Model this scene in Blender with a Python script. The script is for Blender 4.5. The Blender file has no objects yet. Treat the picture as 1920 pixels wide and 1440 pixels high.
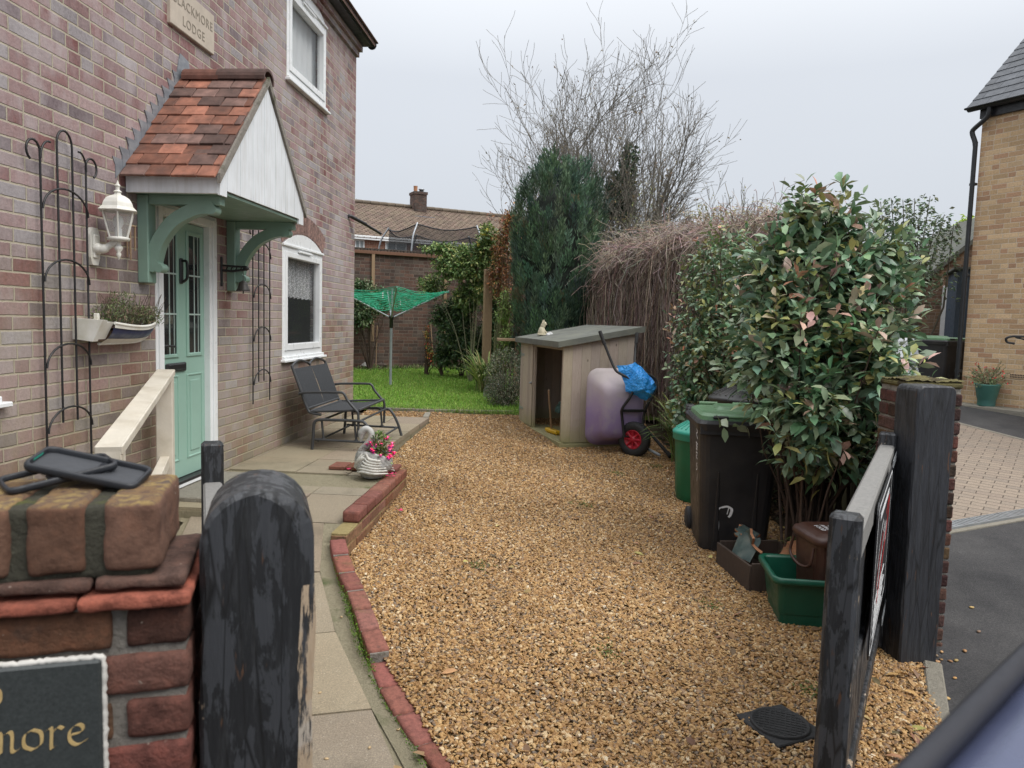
import bpy, bmesh, math, random
import numpy as np
from mathutils import Matrix, Vector, noise

random.seed(7); RNG = np.random.default_rng(11)
R = math.radians; PI = math.pi
SC = bpy.context.scene; COL = SC.collection

# ------------------------------------------------------------------ camera, world, sun, exposure
F_PX = 1387.0; CAM = np.array([0.0, 0.0, 1.70])
PITCH = math.atan(118 / F_PX); ROLL = 0.028; YAW = math.atan(100 / F_PX)
cd = bpy.data.cameras.new('camera'); cam = bpy.data.objects.new('camera', cd); COL.objects.link(cam)
cam.matrix_world = Matrix.Translation(CAM) @ Matrix.Rotation(YAW, 4, 'Z') @ Matrix.Rotation(PI / 2 - PITCH, 4, 'X') @ Matrix.Rotation(ROLL, 4, 'Z')
cd.sensor_width = 36; cd.lens = 36 * F_PX / 1920; cd.clip_start = 0.02; cd.clip_end = 500
cd.dof.use_dof = True; cd.dof.focus_distance = 5.5; cd.dof.aperture_fstop = 6.8
SC.camera = cam

w = bpy.data.worlds.new('World'); SC.world = w; w.use_nodes = True
nt = w.node_tree; nt.nodes.clear()
def wn(t, **k):
    n = nt.nodes.new(t)
    for a, v in k.items(): setattr(n, a, v)
    return n
SUN_EL, SUN_AZ = R(52), R(115)          # azimuth measured from +Y towards +X
sky = wn('ShaderNodeTexSky', sky_type='NISHITA', sun_disc=False, sun_elevation=SUN_EL, sun_rotation=SUN_AZ, dust_density=4.0, air_density=1.0)
hs = wn('ShaderNodeHueSaturation'); hs.inputs['Saturation'].default_value = 0.35
tc = wn('ShaderNodeTexCoord'); sx = wn('ShaderNodeSeparateXYZ')
rp = wn('ShaderNodeValToRGB')           # overcast cloud layer: brighter overhead than at the horizon
rp.color_ramp.elements[0].position = 0.0; rp.color_ramp.elements[0].color = (5.05, 5.4, 5.85, 1)
rp.color_ramp.elements[1].position = 0.95; rp.color_ramp.elements[1].color = (17.5, 17.8, 18.2, 1)
e = rp.color_ramp.elements.new(0.30); e.color = (5.9, 6.25, 6.8, 1)
e = rp.color_ramp.elements.new(0.5); e.color = (9.5, 9.8, 10.2, 1)
nz = wn('ShaderNodeTexNoise'); nz.inputs['Scale'].default_value = 1.6; nz.inputs['Detail'].default_value = 3
mp = wn('ShaderNodeMapping'); mp.inputs['Scale'].default_value = (1, 1, 2.5)
mr = wn('ShaderNodeMapRange'); mr.inputs['To Min'].default_value = 0.94; mr.inputs['To Max'].default_value = 1.06
mu = wn('ShaderNodeMix', data_type='RGBA', blend_type='MULTIPLY'); mu.inputs[0].default_value = 1
mx = wn('ShaderNodeMix', data_type='RGBA'); mx.inputs[0].default_value = 0.93
bg = wn('ShaderNodeBackground'); bg.inputs['Strength'].default_value = 0.09
wo = wn('ShaderNodeOutputWorld')
L = nt.links.new
L(sky.outputs[0], hs.inputs['Color']); L(tc.outputs['Generated'], sx.inputs[0]); L(sx.outputs['Z'], rp.inputs[0])
L(tc.outputs['Generated'], mp.inputs[0]); L(mp.outputs[0], nz.inputs['Vector']); L(nz.outputs[0], mr.inputs['Value'])
L(rp.outputs[0], mu.inputs[6]); L(mr.outputs[0], mu.inputs[7])
L(hs.outputs[0], mx.inputs[6]); L(mu.outputs[2], mx.inputs[7]); L(mx.outputs[2], bg.inputs[0]); L(bg.outputs[0], wo.inputs[0])

sd = bpy.data.lights.new('sun', 'SUN'); sun = bpy.data.objects.new('sun', sd); COL.objects.link(sun)
sd.energy = 1.5; sd.angle = R(35); sd.color = (1.0, 0.96, 0.9)
sdir = Vector((math.sin(SUN_AZ) * math.cos(SUN_EL), math.cos(SUN_AZ) * math.cos(SUN_EL), math.sin(SUN_EL)))
sun.rotation_euler = (-sdir).to_track_quat('-Z', 'Y').to_euler()
vs = SC.view_settings; vs.view_transform = 'Standard'; vs.look = 'None'; vs.gamma = 1; vs.exposure = 0.5
SC.cycles.max_bounces = 6; SC.cycles.transparent_max_bounces = 12; SC.cycles.use_adaptive_sampling = True

# ------------------------------------------------------------------ photograph pixel (1920x1440) -> point on a plane
_Rc = np.array(cam.matrix_world.to_3x3())
def ray(px, py): return _Rc @ np.array([(px - 960) / F_PX, (720 - py) / F_PX, -1.0])
def on(axis, px, py, c):
    d = ray(px, py); return CAM + d * (c - CAM[axis]) / d[axis]
def hx(px, py, c): return on(0, px, py, c)
def hy(px, py, c): return on(1, px, py, c)
def hz(px, py, c): return on(2, px, py, c)

# ------------------------------------------------------------------ levels of the ground
def G(x, y):
    l = np.interp(y, [-20, 0, 2, 3.5, 4.3, 6.2, 8, 9.9, 10.6, 16.2, 40], [-.1, -.06, -.02, .08, .13, .2, .25, .315, .37, .58, .62])
    r = np.interp(y, [-20, 0, 2, 3.8, 5.7, 8, 9.9, 10.6, 16.2, 40], [-.1, -.08, -.04, 0, .03, .19, .305, .37, .58, .62])
    t = np.clip((x + .9) / 2.9, 0, 1)
    return l * (1 - t) + r * t
def A(x, y): return np.interp(y, [-20, 0, 3.8, 11.75, 40], [-.3, -.2, -.02, .59, .7])
def T(x, y):
    t = np.clip((x - 1.9) / .5, 0, 1)
    z = G(x, y) * (1 - t) + A(x, y) * t
    return z + np.interp(y, [17.6, 19.5], [0, .6])
def PZ(y): return np.interp(y, [2, 2.6, 3.3, 3.8, 4.2, 4.6, 4.9, 5.5, 6, 12], [-.03, -.005, .045, .10, .16, .235, .295, .355, .375, .375])

# ------------------------------------------------------------------ mesh builder
class MB:
    def __init__(s): s.v = []; s.f = []; s.c = []; s.s = []; s.n = 0; s.M = None; s.col = (1, 1, 1); s.uv = None
    def add(s, V, Fc, smooth=False, col=None):
        V = np.asarray(V, float).reshape(-1, 3)
        if s.M is not None: V = V @ s.M[:3, :3].T + s.M[:3, 3]
        s.v.append(V); k = s.n; s.n += len(V)
        c = s.col if col is None else col
        for i, f in enumerate(Fc):
            s.f.append(tuple(int(q) + k for q in f)); s.s.append(smooth)
            s.c.append(c[i] if (isinstance(c, list)) else c)
    def at(s, loc=(0, 0, 0), rz=0, rx=0, ry=0):
        s.M = np.array(Matrix.Translation(loc) @ Matrix.Rotation(rz, 4, 'Z') @ Matrix.Rotation(ry, 4, 'Y') @ Matrix.Rotation(rx, 4, 'X')); return s
    def frame(s, o, ex, ey, ez):
        m = np.eye(4); m[:3, 0] = ex; m[:3, 1] = ey; m[:3, 2] = ez; m[:3, 3] = o; s.M = m; return s
    def rst(s): s.M = None; return s
    def box(s, lo, hi, b=0.0, col=None, jit=0.0):
        lo = np.array(lo, float); hi = np.array(hi, float); c = (lo + hi) / 2; h = (hi - lo) / 2
        if b <= 0:
            V = np.array([[x, y, z] for x in (-1, 1) for y in (-1, 1) for z in (-1, 1)]) * h + c
            Fc = [(0, 1, 3, 2), (4, 6, 7, 5), (0, 4, 5, 1), (2, 3, 7, 6), (0, 2, 6, 4), (1, 5, 7, 3)]
        else:
            b = min(b, h.min() * .9); V = []; ix = {}
            for x in (-1, 1):
                for y in (-1, 1):
                    for z in (-1, 1):
                        for a in range(3):
                            p = np.array([x, y, z]) * (h - b); p[a] = (x, y, z)[a] * h[a]
                            ix[(x, y, z, a)] = len(V); V.append(p + c)
            Fc = []
            def q(*k): Fc.append(tuple(ix[t] for t in k))
            for sg in (-1, 1):
                o = [(-1, -1), (1, -1), (1, 1), (-1, 1)]
                if sg < 0: o = o[::-1]
                q(*[(sg, u, v_, 0) for u, v_ in o]); q(*[(v_, sg, u, 1) for u, v_ in o]); q(*[(u, v_, sg, 2) for u, v_ in o])
            for u in (-1, 1):
                for v_ in (-1, 1):
                    for a in range(3):
                        b1, b2 = (a + 1) % 3, (a + 2) % 3
                        def k(t, ax):
                            p = [0, 0, 0]; p[a] = t; p[b1] = u; p[b2] = v_; return tuple(p) + (ax,)
                        fl = [k(-1, b1), k(1, b1), k(1, b2), k(-1, b2)]
                        q(*(fl if u * v_ < 0 else fl[::-1]))
            for x in (-1, 1):
                for y in (-1, 1):
                    for z in (-1, 1):
                        t = [(x, y, z, 0), (x, y, z, 1), (x, y, z, 2)]
                        q(*(t if x * y * z > 0 else t[::-1]))
            V = np.array(V)
        if jit: V = V + RNG.normal(0, jit, V.shape)
        s.add(V, Fc, False, col)
    def rough(s, lo, hi, col=None, res=.014, r=.009, amp=.0022, frq=38):
        """a worn block: rounded, pitted, never quite square"""
        lo = np.array(lo, float); hi = np.array(hi, float); c = (lo + hi) / 2; h = (hi - lo) / 2; nn = np.clip(np.round((hi - lo) / res).astype(int), 3, 18); r = min(r, h.min() * .6); ix = {}; V = []; Fc = []
        off = Vector(tuple(RNG.random(3) * 50))
        def vid(k):
            if k not in ix:
                p = (np.array(k) / nn * 2 - 1) * h; q = np.clip(p, -(h - r), h - r); d = p - q; l = np.linalg.norm(d)
                if l > 1e-9: p = q + d / l * min(l, r)
                v = Vector(tuple(p + c)); n_ = unit(p / h) ; a = noise.noise(v * frq + off) * amp + noise.noise(v * frq * 3 + off) * amp * .5 + noise.noise(v * frq * .3 + off) * amp * 1.4
                ix[k] = len(V); V.append(p + c + n_ * a)
            return ix[k]
        for a in range(3):
            b1, b2 = (a + 1) % 3, (a + 2) % 3
            for e_ in (0, nn[a]):
                for i in range(nn[b1]):
                    for j in range(nn[b2]):
                        ks = []
                        for di, dj in ((0, 0), (1, 0), (1, 1), (0, 1)): k = [0, 0, 0]; k[a] = int(e_); k[b1] = i + di; k[b2] = j + dj; ks.append(vid(tuple(k)))
                        Fc.append(tuple(ks if e_ else ks[::-1]))
        s.add(V, Fc, True, col)
    def tube(s, P, r, n=8, closed=False, cap=True, col=None, flat=1.0):
        P = np.asarray(P, float); m = len(P); r = np.broadcast_to(np.asarray(r, float), (m,))
        T_ = np.roll(P, -1, 0) - np.roll(P, 1, 0)
        if not closed: T_[0] = P[1] - P[0]; T_[-1] = P[-1] - P[-2]
        T_ /= np.linalg.norm(T_, axis=1)[:, None] + 1e-12
        up = np.array([0, 0, 1.0]) if abs(T_[0][2]) < .9 else np.array([1.0, 0, 0])
        u = np.cross(T_[0], up); u /= np.linalg.norm(u); V = []
        a = np.linspace(0, 2 * PI, n, endpoint=False) + PI / n
        for i in range(m):
            u = u - T_[i] * (u @ T_[i]); u /= np.linalg.norm(u) + 1e-12; v_ = np.cross(T_[i], u)
            V.append(P[i] + r[i] * (np.cos(a)[:, None] * u + np.sin(a)[:, None] * v_ * flat))
        V = np.concatenate(V); Fc = []
        for i in range(m if closed else m - 1):
            j = (i + 1) % m
            for k in range(n):
                l = (k + 1) % n; Fc.append((i * n + k, i * n + l, j * n + l, j * n + k))
        s.add(V, Fc, n > 4, col)
        if cap and not closed:
            s.add(V[:n], [tuple(range(n))[::-1]], False, col if not isinstance(col, list) else col[0]); s.add(V[-n:], [tuple(range(n))], False, col if not isinstance(col, list) else col[0])
    def lathe(s, prof, n=24, c=(0, 0, 0), col=None, rib=None, smooth=True, cap=True):
        prof = np.array(prof, float); m = len(prof); a = np.linspace(0, 2 * PI, n, endpoint=False); V = []
        for i, (r, z) in enumerate(prof):
            rr = r * (1 + (rib(a, i) if rib else 0))
            V.append(np.stack([c[0] + rr * np.cos(a), c[1] + rr * np.sin(a), np.full(n, c[2] + z)], 1))
        Fc = []
        for i in range(m - 1):
            for k in range(n):
                l = (k + 1) % n; Fc.append((i * n + k, i * n + l, (i + 1) * n + l, (i + 1) * n + k))
        V = np.concatenate(V); s.add(V, Fc, smooth, col)
        if cap:
            if prof[0][0] > 1e-4: s.add(V[:n], [tuple(range(n))[::-1]], False, col)
            if prof[-1][0] > 1e-4: s.add(V[-n:], [tuple(range(n))], False, col)
    def prism(s, poly, t0, t1, axes='xz', col=None):
        """extrude a 2D outline (counter-clockwise) between t0 and t1 on the third axis"""
        n = len(poly); i3 = [k for k in 'xyz' if k not in axes][0]; o = {'x': 0, 'y': 1, 'z': 2}; V = np.zeros((2 * n, 3))
        for k, (a, b) in enumerate(poly):
            for j, t in enumerate((t0, t1)):
                V[k + j * n, o[axes[0]]] = a; V[k + j * n, o[axes[1]]] = b; V[k + j * n, o[i3]] = t
        Fc = [tuple(range(n))[::-1], tuple(range(n, 2 * n))] + [(k, (k + 1) % n, (k + 1) % n + n, k + n) for k in range(n)]
        s.add(V, Fc, False, col)
    def ribbon(s, P, w_, nrm, col=None):
        P = np.asarray(P, float); T_ = unit(np.gradient(P, axis=0)); S = np.cross(T_, np.asarray(nrm, float)); w_ = np.broadcast_to(np.asarray(w_, float), (len(P),))[:, None] / 2; n = len(P)
        s.add(np.concatenate([P + S * w_, P - S * w_]), [(i, i + 1, n + i + 1, n + i) for i in range(n - 1)], False, col)
    def grid(s, X, Y, Z, smooth=True, col=None):
        h, w_ = X.shape; V = np.stack([X.ravel(), Y.ravel(), Z.ravel()], 1)
        Fc = [(i * w_ + j, i * w_ + j + 1, (i + 1) * w_ + j + 1, (i + 1) * w_ + j) for i in range(h - 1) for j in range(w_ - 1)]
        s.add(V, Fc, smooth, col)
    def build(s, name, mat, parent=None, loc=None, rz=0.0):
        me = bpy.data.meshes.new(name); V = np.concatenate(s.v) if s.v else np.zeros((0, 3))
        me.from_pydata(V.tolist(), [], s.f)
        fix_mesh(me, s.s, s.c)
        return place(name, me, mat, parent, loc, rz)

def fix_mesh(me, smooth, cols, recalc=True):
    if recalc:
        bm = bmesh.new(); bm.from_mesh(me); bmesh.ops.recalc_face_normals(bm, faces=bm.faces); bm.to_mesh(me); bm.free()
    me.polygons.foreach_set('use_smooth', np.array(smooth, bool))
    at = me.attributes.new('Col', 'FLOAT_COLOR', 'FACE')
    c = np.ones((len(me.polygons), 4), np.float32); c[:, :3] = np.array(cols, np.float32).reshape(-1, 3)
    at.data.foreach_set('color', c.ravel()); me.update()
def place(name, me, mat, parent=None, loc=None, rz=0.0):
    o = bpy.data.objects.new(name, me); COL.objects.link(o)
    for m in (mat if isinstance(mat, (list, tuple)) else [mat]): me.materials.append(m)
    if parent is not None: o.parent = parent
    if loc is not None: o.location = loc
    o.rotation_euler = (0, 0, rz)
    return o
def fast_mesh(name, V, quads, smooth, cols):
    """big meshes straight from arrays: quads is an (n,4) or (n,3) index array, cols (n,3)"""
    me = bpy.data.meshes.new(name); V = np.ascontiguousarray(V, np.float32); k = quads.shape[1]; n = len(quads)
    me.vertices.add(len(V)); me.vertices.foreach_set('co', V.ravel())
    me.loops.add(n * k); me.loops.foreach_set('vertex_index', np.ascontiguousarray(quads, np.int32).ravel())
    me.polygons.add(n); me.polygons.foreach_set('loop_start', np.arange(0, n * k, k, dtype=np.int32)); me.polygons.foreach_set('loop_total', np.full(n, k, np.int32))
    me.update(calc_edges=True)
    fix_mesh(me, np.full(n, smooth), cols, False); return me

def tag(o, label, cat=None, group=None, kind=None):
    o['label'] = label
    if cat: o['category'] = cat
    if group: o['group'] = group
    if kind: o['kind'] = kind
    return o
def thing(name, label, cat, loc=(0, 0, 0), rz=0.0, group=None):
    o = bpy.data.objects.new(name, None); COL.objects.link(o); o.location = loc; o.rotation_euler = (0, 0, rz); o.empty_display_size = .1
    return tag(o, label, cat, group)
def struct(o, label=None, kind='structure'):
    o['kind'] = kind
    if label: o['label'] = label
    return o
def dup(root, loc, rz, label, name=None):
    r_ = root.copy(); COL.objects.link(r_); r_.location = loc; r_.rotation_euler = (0, 0, rz); r_['label'] = label
    for ch in list(root.children):
        c = ch.copy(); COL.objects.link(c); c.parent = r_
        for g in list(ch.children):
            d = g.copy(); COL.objects.link(d); d.parent = c
    return r_
def text_mb(mb, txt, size, depth, o, ex, ez, align='CENTER', spacing=1.0):
    """raised lettering: ex is the reading direction, ez the up direction"""
    cu = bpy.data.curves.new('t', 'FONT'); cu.body = txt; cu.size = size; cu.extrude = depth / 2; cu.align_x = align; cu.space_character = spacing; cu.resolution_u = 3
    ob = bpy.data.objects.new('t', cu); COL.objects.link(ob)
    me = bpy.data.meshes.new_from_object(ob.evaluated_get(bpy.context.evaluated_depsgraph_get()))
    V = np.array([v.co for v in me.vertices]); Fc = [tuple(p.vertices) for p in me.polygons]
    bpy.data.objects.remove(ob); bpy.data.curves.remove(cu); bpy.data.meshes.remove(me)
    ex = np.array(ex, float); ez = np.array(ez, float); ey = np.cross(ex, ez)
    if len(V): mb.add(np.array(o) + V[:, :1] * ex + V[:, 1:2] * ez - V[:, 2:3] * ey, Fc)
def smooth_path(P, n=8):
    P = np.asarray(P, float); Q = np.vstack([2 * P[0] - P[1], P, 2 * P[-1] - P[-2]]); out = []
    for i in range(1, len(Q) - 2):
        for t in np.linspace(0, 1, n, endpoint=False):
            a, b, c, d = Q[i - 1], Q[i], Q[i + 1], Q[i + 2]
            out.append(.5 * (2 * b + (c - a) * t + (2 * a - 5 * b + 4 * c - d) * t * t + (3 * b - a - 3 * c + d) * t ** 3))
    out.append(P[-1]); return np.array(out)
def arc(c, r, a0, a1, n=10, plane='xz'):
    a = np.linspace(R(a0), R(a1), n); z = np.zeros(n)
    u, v_ = r * np.cos(a), r * np.sin(a)
    d = {'xz': (u, z, v_), 'yz': (z, u, v_), 'xy': (u, v_, z)}[plane]
    return np.stack(d, 1) + np.array(c)

# ------------------------------------------------------------------ leaves and strands
def unit(a): return a / (np.linalg.norm(a, axis=-1, keepdims=True) + 1e-9)
def leaf_arrays(P, D, U, ln, wd, cols, droop=.25, fold=.25, simple=False):
    """P base points, D directions, U up hints; every leaf a folded blade"""
    n = len(P); D = unit(D); S = unit(np.cross(D, U)); N = unit(np.cross(S, D)); ln = np.broadcast_to(ln, (n,))[:, None]; wd = np.broadcast_to(wd, (n,))[:, None]
    if simple:
        V = np.stack([P, P + D * ln * .5 + S * wd * .5 + N * ln * .05, P + D * ln - N * ln * droop, P + D * ln * .5 - S * wd * .5 + N * ln * .05], 1).reshape(-1, 3)
        q = np.arange(n)[:, None] * 4 + np.array([[0, 1, 2, 3]]); return V, q, cols
    pts = []
    for t, wv in ((0, 0), (.3, .8), (.65, 1), (1, 0)):
        c = P + D * ln * t - N * ln * droop * t * t
        if wv == 0: pts.append(c)
        else:
            for sg in (0, 1, -1): pts.append(c + sg * S * wd * .5 * wv + (N * wd * fold * .5 * wv if sg else 0))
    V = np.stack(pts, 1).reshape(-1, 3)   # 0 base,1 m1,2 l1,3 r1,4 m2,5 l2,6 r2,7 tip
    t4 = np.array([[0, 2, 1, 1], [0, 1, 3, 3]]); base = np.arange(n)[:, None, None] * 8
    q = np.array([[1, 2, 5, 4], [3, 1, 4, 6]]); tri = np.array([[0, 2, 1], [0, 1, 3], [4, 5, 7], [6, 4, 7]])
    qq = (base + q).reshape(-1, 4); tt = (base + tri).reshape(-1, 3)
    tq = np.concatenate([np.concatenate([qq[:, [0, 1, 2]], qq[:, [0, 2, 3]]]), tt])
    cc = np.concatenate([np.repeat(cols, 2, 0), np.repeat(cols, 2, 0), np.repeat(cols, 4, 0)])
    return V, tq, cc
def leaves(name, mat, parent, P, D, U, ln, wd, cols, loc=None, **k):
    V, q, c = leaf_arrays(np.asarray(P), np.asarray(D), np.asarray(U), ln, wd, np.asarray(cols), **k)
    return place(name, fast_mesh(name, V, q, not k.get('simple', False), c), mat, parent, loc)
def strands(name, mat, parent, paths, rad, cols=None, loc=None, sides=3):
    """paths (n,k,3) -> thin tapered tubes in one mesh"""
    P = np.asarray(paths, float); n, k, _ = P.shape
    Tn = unit(np.gradient(P, axis=1)); u = unit(np.cross(Tn, np.array([.3, .5, .8]))); v_ = np.cross(Tn, u)
    rad = np.asarray(rad, float)
    rad = np.broadcast_to(rad[:, None] if rad.ndim == 1 else rad, (n, k))[..., None]
    a = np.arange(sides) * 2 * PI / sides
    V = (P[:, :, None] + rad[..., None] * (np.cos(a)[:, None] * u[:, :, None] + np.sin(a)[:, None] * v_[:, :, None])).reshape(-1, 3)
    b = (np.arange(n)[:, None, None] * k + np.arange(k - 1)[None, :, None]) * sides; s_ = np.arange(sides)[None, None]; s2 = (s_ + 1) % sides
    q = np.stack([b + s_, b + s2, b + sides + s2, b + sides + s_], -1).reshape(-1, 4)
    c = np.full((n, 3), 1.0) if cols is None else np.asarray(cols); c = np.repeat(c, (k - 1) * sides, 0)
    return place(name, fast_mesh(name, V, q, True, c), mat, parent, loc)
def pick(cols, n, p=None, jit=.15):
    c = np.array(cols)[RNG.choice(len(cols), n, p=p)]; return np.clip(c * (1 + RNG.normal(0, jit, (n, 1))) * (1 + RNG.normal(0, jit * .4, (n, 3))), .005, .9)

# ------------------------------------------------------------------ materials
class N:
    def __init__(s, name, rough=.6, spec=.5, metal=0.0):
        s.m = bpy.data.materials.new(name); s.m.use_nodes = True; s.t = s.m.node_tree; s.t.nodes.clear()
        s.o = s.t.nodes.new('ShaderNodeOutputMaterial'); s.b = s.t.nodes.new('ShaderNodeBsdfPrincipled'); s.L(s.b.outputs[0], s.o.inputs[0])
        s.b.inputs['Roughness'].default_value = rough; s.b.inputs['Specular IOR Level'].default_value = spec; s.b.inputs['Metallic'].default_value = metal
        tc = s.t.nodes.new('ShaderNodeTexCoord'); s.obj = tc.outputs['Object']
    def L(s, a, b): s.t.links.new(a, b)
    def set(s, sock, v):
        if isinstance(v, bpy.types.NodeSocket): s.L(v, sock)
        elif isinstance(v, (tuple, list)) and sock.type == 'RGBA': sock.default_value = tuple(v) + (1,) * (4 - len(v))
        elif sock.type == 'RGBA': sock.default_value = (v, v, v, 1)
        else: sock.default_value = v
    def math(s, op, a, b=None, c=None):
        n = s.t.nodes.new('ShaderNodeMath'); n.operation = op; s.set(n.inputs[0], a)
        if b is not None: s.set(n.inputs[1], b)
        if c is not None: s.set(n.inputs[2], c)
        return n.outputs[0]
    def noise(s, scale, detail=4, vec=None, rough=.55, dist=0.0, stretch=None, out=0):
        n = s.t.nodes.new('ShaderNodeTexNoise'); n.inputs['Scale'].default_value = scale; n.inputs['Detail'].default_value = detail; n.inputs['Roughness'].default_value = rough; n.inputs['Distortion'].default_value = dist
        v = vec or s.obj
        if stretch: v = s.map(v, stretch)
        s.L(v, n.inputs['Vector']); return n.outputs[out]
    def map(s, v, scale=(1, 1, 1), rot=(0, 0, 0), loc=(0, 0, 0)):
        n = s.t.nodes.new('ShaderNodeMapping'); n.inputs['Scale'].default_value = scale; n.inputs['Rotation'].default_value = rot; n.inputs['Location'].default_value = loc; s.L(v, n.inputs[0]); return n.outputs[0]
    def voro(s, scale, vec=None, feature='F1', out='Distance', rnd=1.0):
        n = s.t.nodes.new('ShaderNodeTexVoronoi'); n.feature = feature; n.inputs['Scale'].default_value = scale; n.inputs['Randomness'].default_value = rnd; s.L(vec or s.obj, n.inputs['Vector']); return n.outputs[out]
    def white(s, vec, out='Value'):
        n = s.t.nodes.new('ShaderNodeTexWhiteNoise'); s.L(vec, n.inputs['Vector']); return n.outputs[out]
    def xyz(s, v=None):
        n = s.t.nodes.new('ShaderNodeSeparateXYZ'); s.L(v or s.obj, n.inputs[0]); return n.outputs
    def comb(s, x, y, z=0.0):
        n = s.t.nodes.new('ShaderNodeCombineXYZ')
        for i, q in enumerate((x, y, z)): s.set(n.inputs[i], q)
        return n.outputs[0]
    def ramp(s, fac, stops, interp='LINEAR'):
        n = s.t.nodes.new('ShaderNodeValToRGB'); cr = n.color_ramp; cr.interpolation = interp
        while len(cr.elements) < len(stops): cr.elements.new(.5)
        for el, (p, c) in zip(cr.elements, stops): el.position = p; el.color = tuple(c) + (1,)
        s.set(n.inputs[0], fac); return n.outputs[0]
    def rng(s, v, a, b, c=0.0, d=1.0, smooth=False):
        n = s.t.nodes.new('ShaderNodeMapRange'); n.interpolation_type = 'SMOOTHSTEP' if smooth else 'LINEAR'
        for k, q in zip(('Value', 'From Min', 'From Max', 'To Min', 'To Max'), (v, a, b, c, d)): s.set(n.inputs[k], q)
        return n.outputs[0]
    def mix(s, f, a, b, blend='MIX'):
        n = s.t.nodes.new('ShaderNodeMix'); n.data_type = 'RGBA'; n.blend_type = blend; s.set(n.inputs[0], f); s.set(n.inputs[6], a); s.set(n.inputs[7], b); return n.outputs[2]
    def attr(s, name='Col', kind='GEOMETRY', out='Color'):
        n = s.t.nodes.new('ShaderNodeAttribute'); n.attribute_name = name; n.attribute_type = kind; return n.outputs[out]
    def bump(s, h, st=.5, dist=.01):
        n = s.t.nodes.new('ShaderNodeBump'); n.inputs['Strength'].default_value = st; n.inputs['Distance'].default_value = dist; s.L(h, n.inputs['Height']); s.L(n.outputs[0], s.b.inputs['Normal'])
    def base(s, c): s.set(s.b.inputs['Base Color'], c); return s
    def rough(s, r_): s.set(s.b.inputs['Roughness'], r_); return s
    def vary(s, c, amt=.25, scale=8, detail=5):
        return s.mix(1, c, s.ramp(s.noise(scale, detail), [(.3, (1 - amt,) * 3), (.7, (1 + amt * .6,) * 3)]), 'MULTIPLY')

def paint(name, col, rough=.5, amt=.18, scale=6, dirt=None, spec=.5, bumpy=.0, vcol=False, metal=0.0, streak=None):
    m = N(name, rough, spec, metal); c = m.vary(m.attr() if vcol else col, amt, scale)
    if vcol and col is not None: c = m.mix(1, c, col, 'MULTIPLY')
    if dirt: c = m.mix(m.rng(m.noise(dirt[2] if len(dirt) > 2 else 3, 6, stretch=streak), .45, .72, 0, dirt[1]), c, dirt[0])
    m.base(c); m.rough(m.rng(m.noise(scale * 3, 4), .3, .7, max(.05, rough - .1), min(1, rough + .12)))
    if bumpy: m.bump(m.noise(scale * 12, 5), .4, bumpy)
    return m.m

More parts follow.
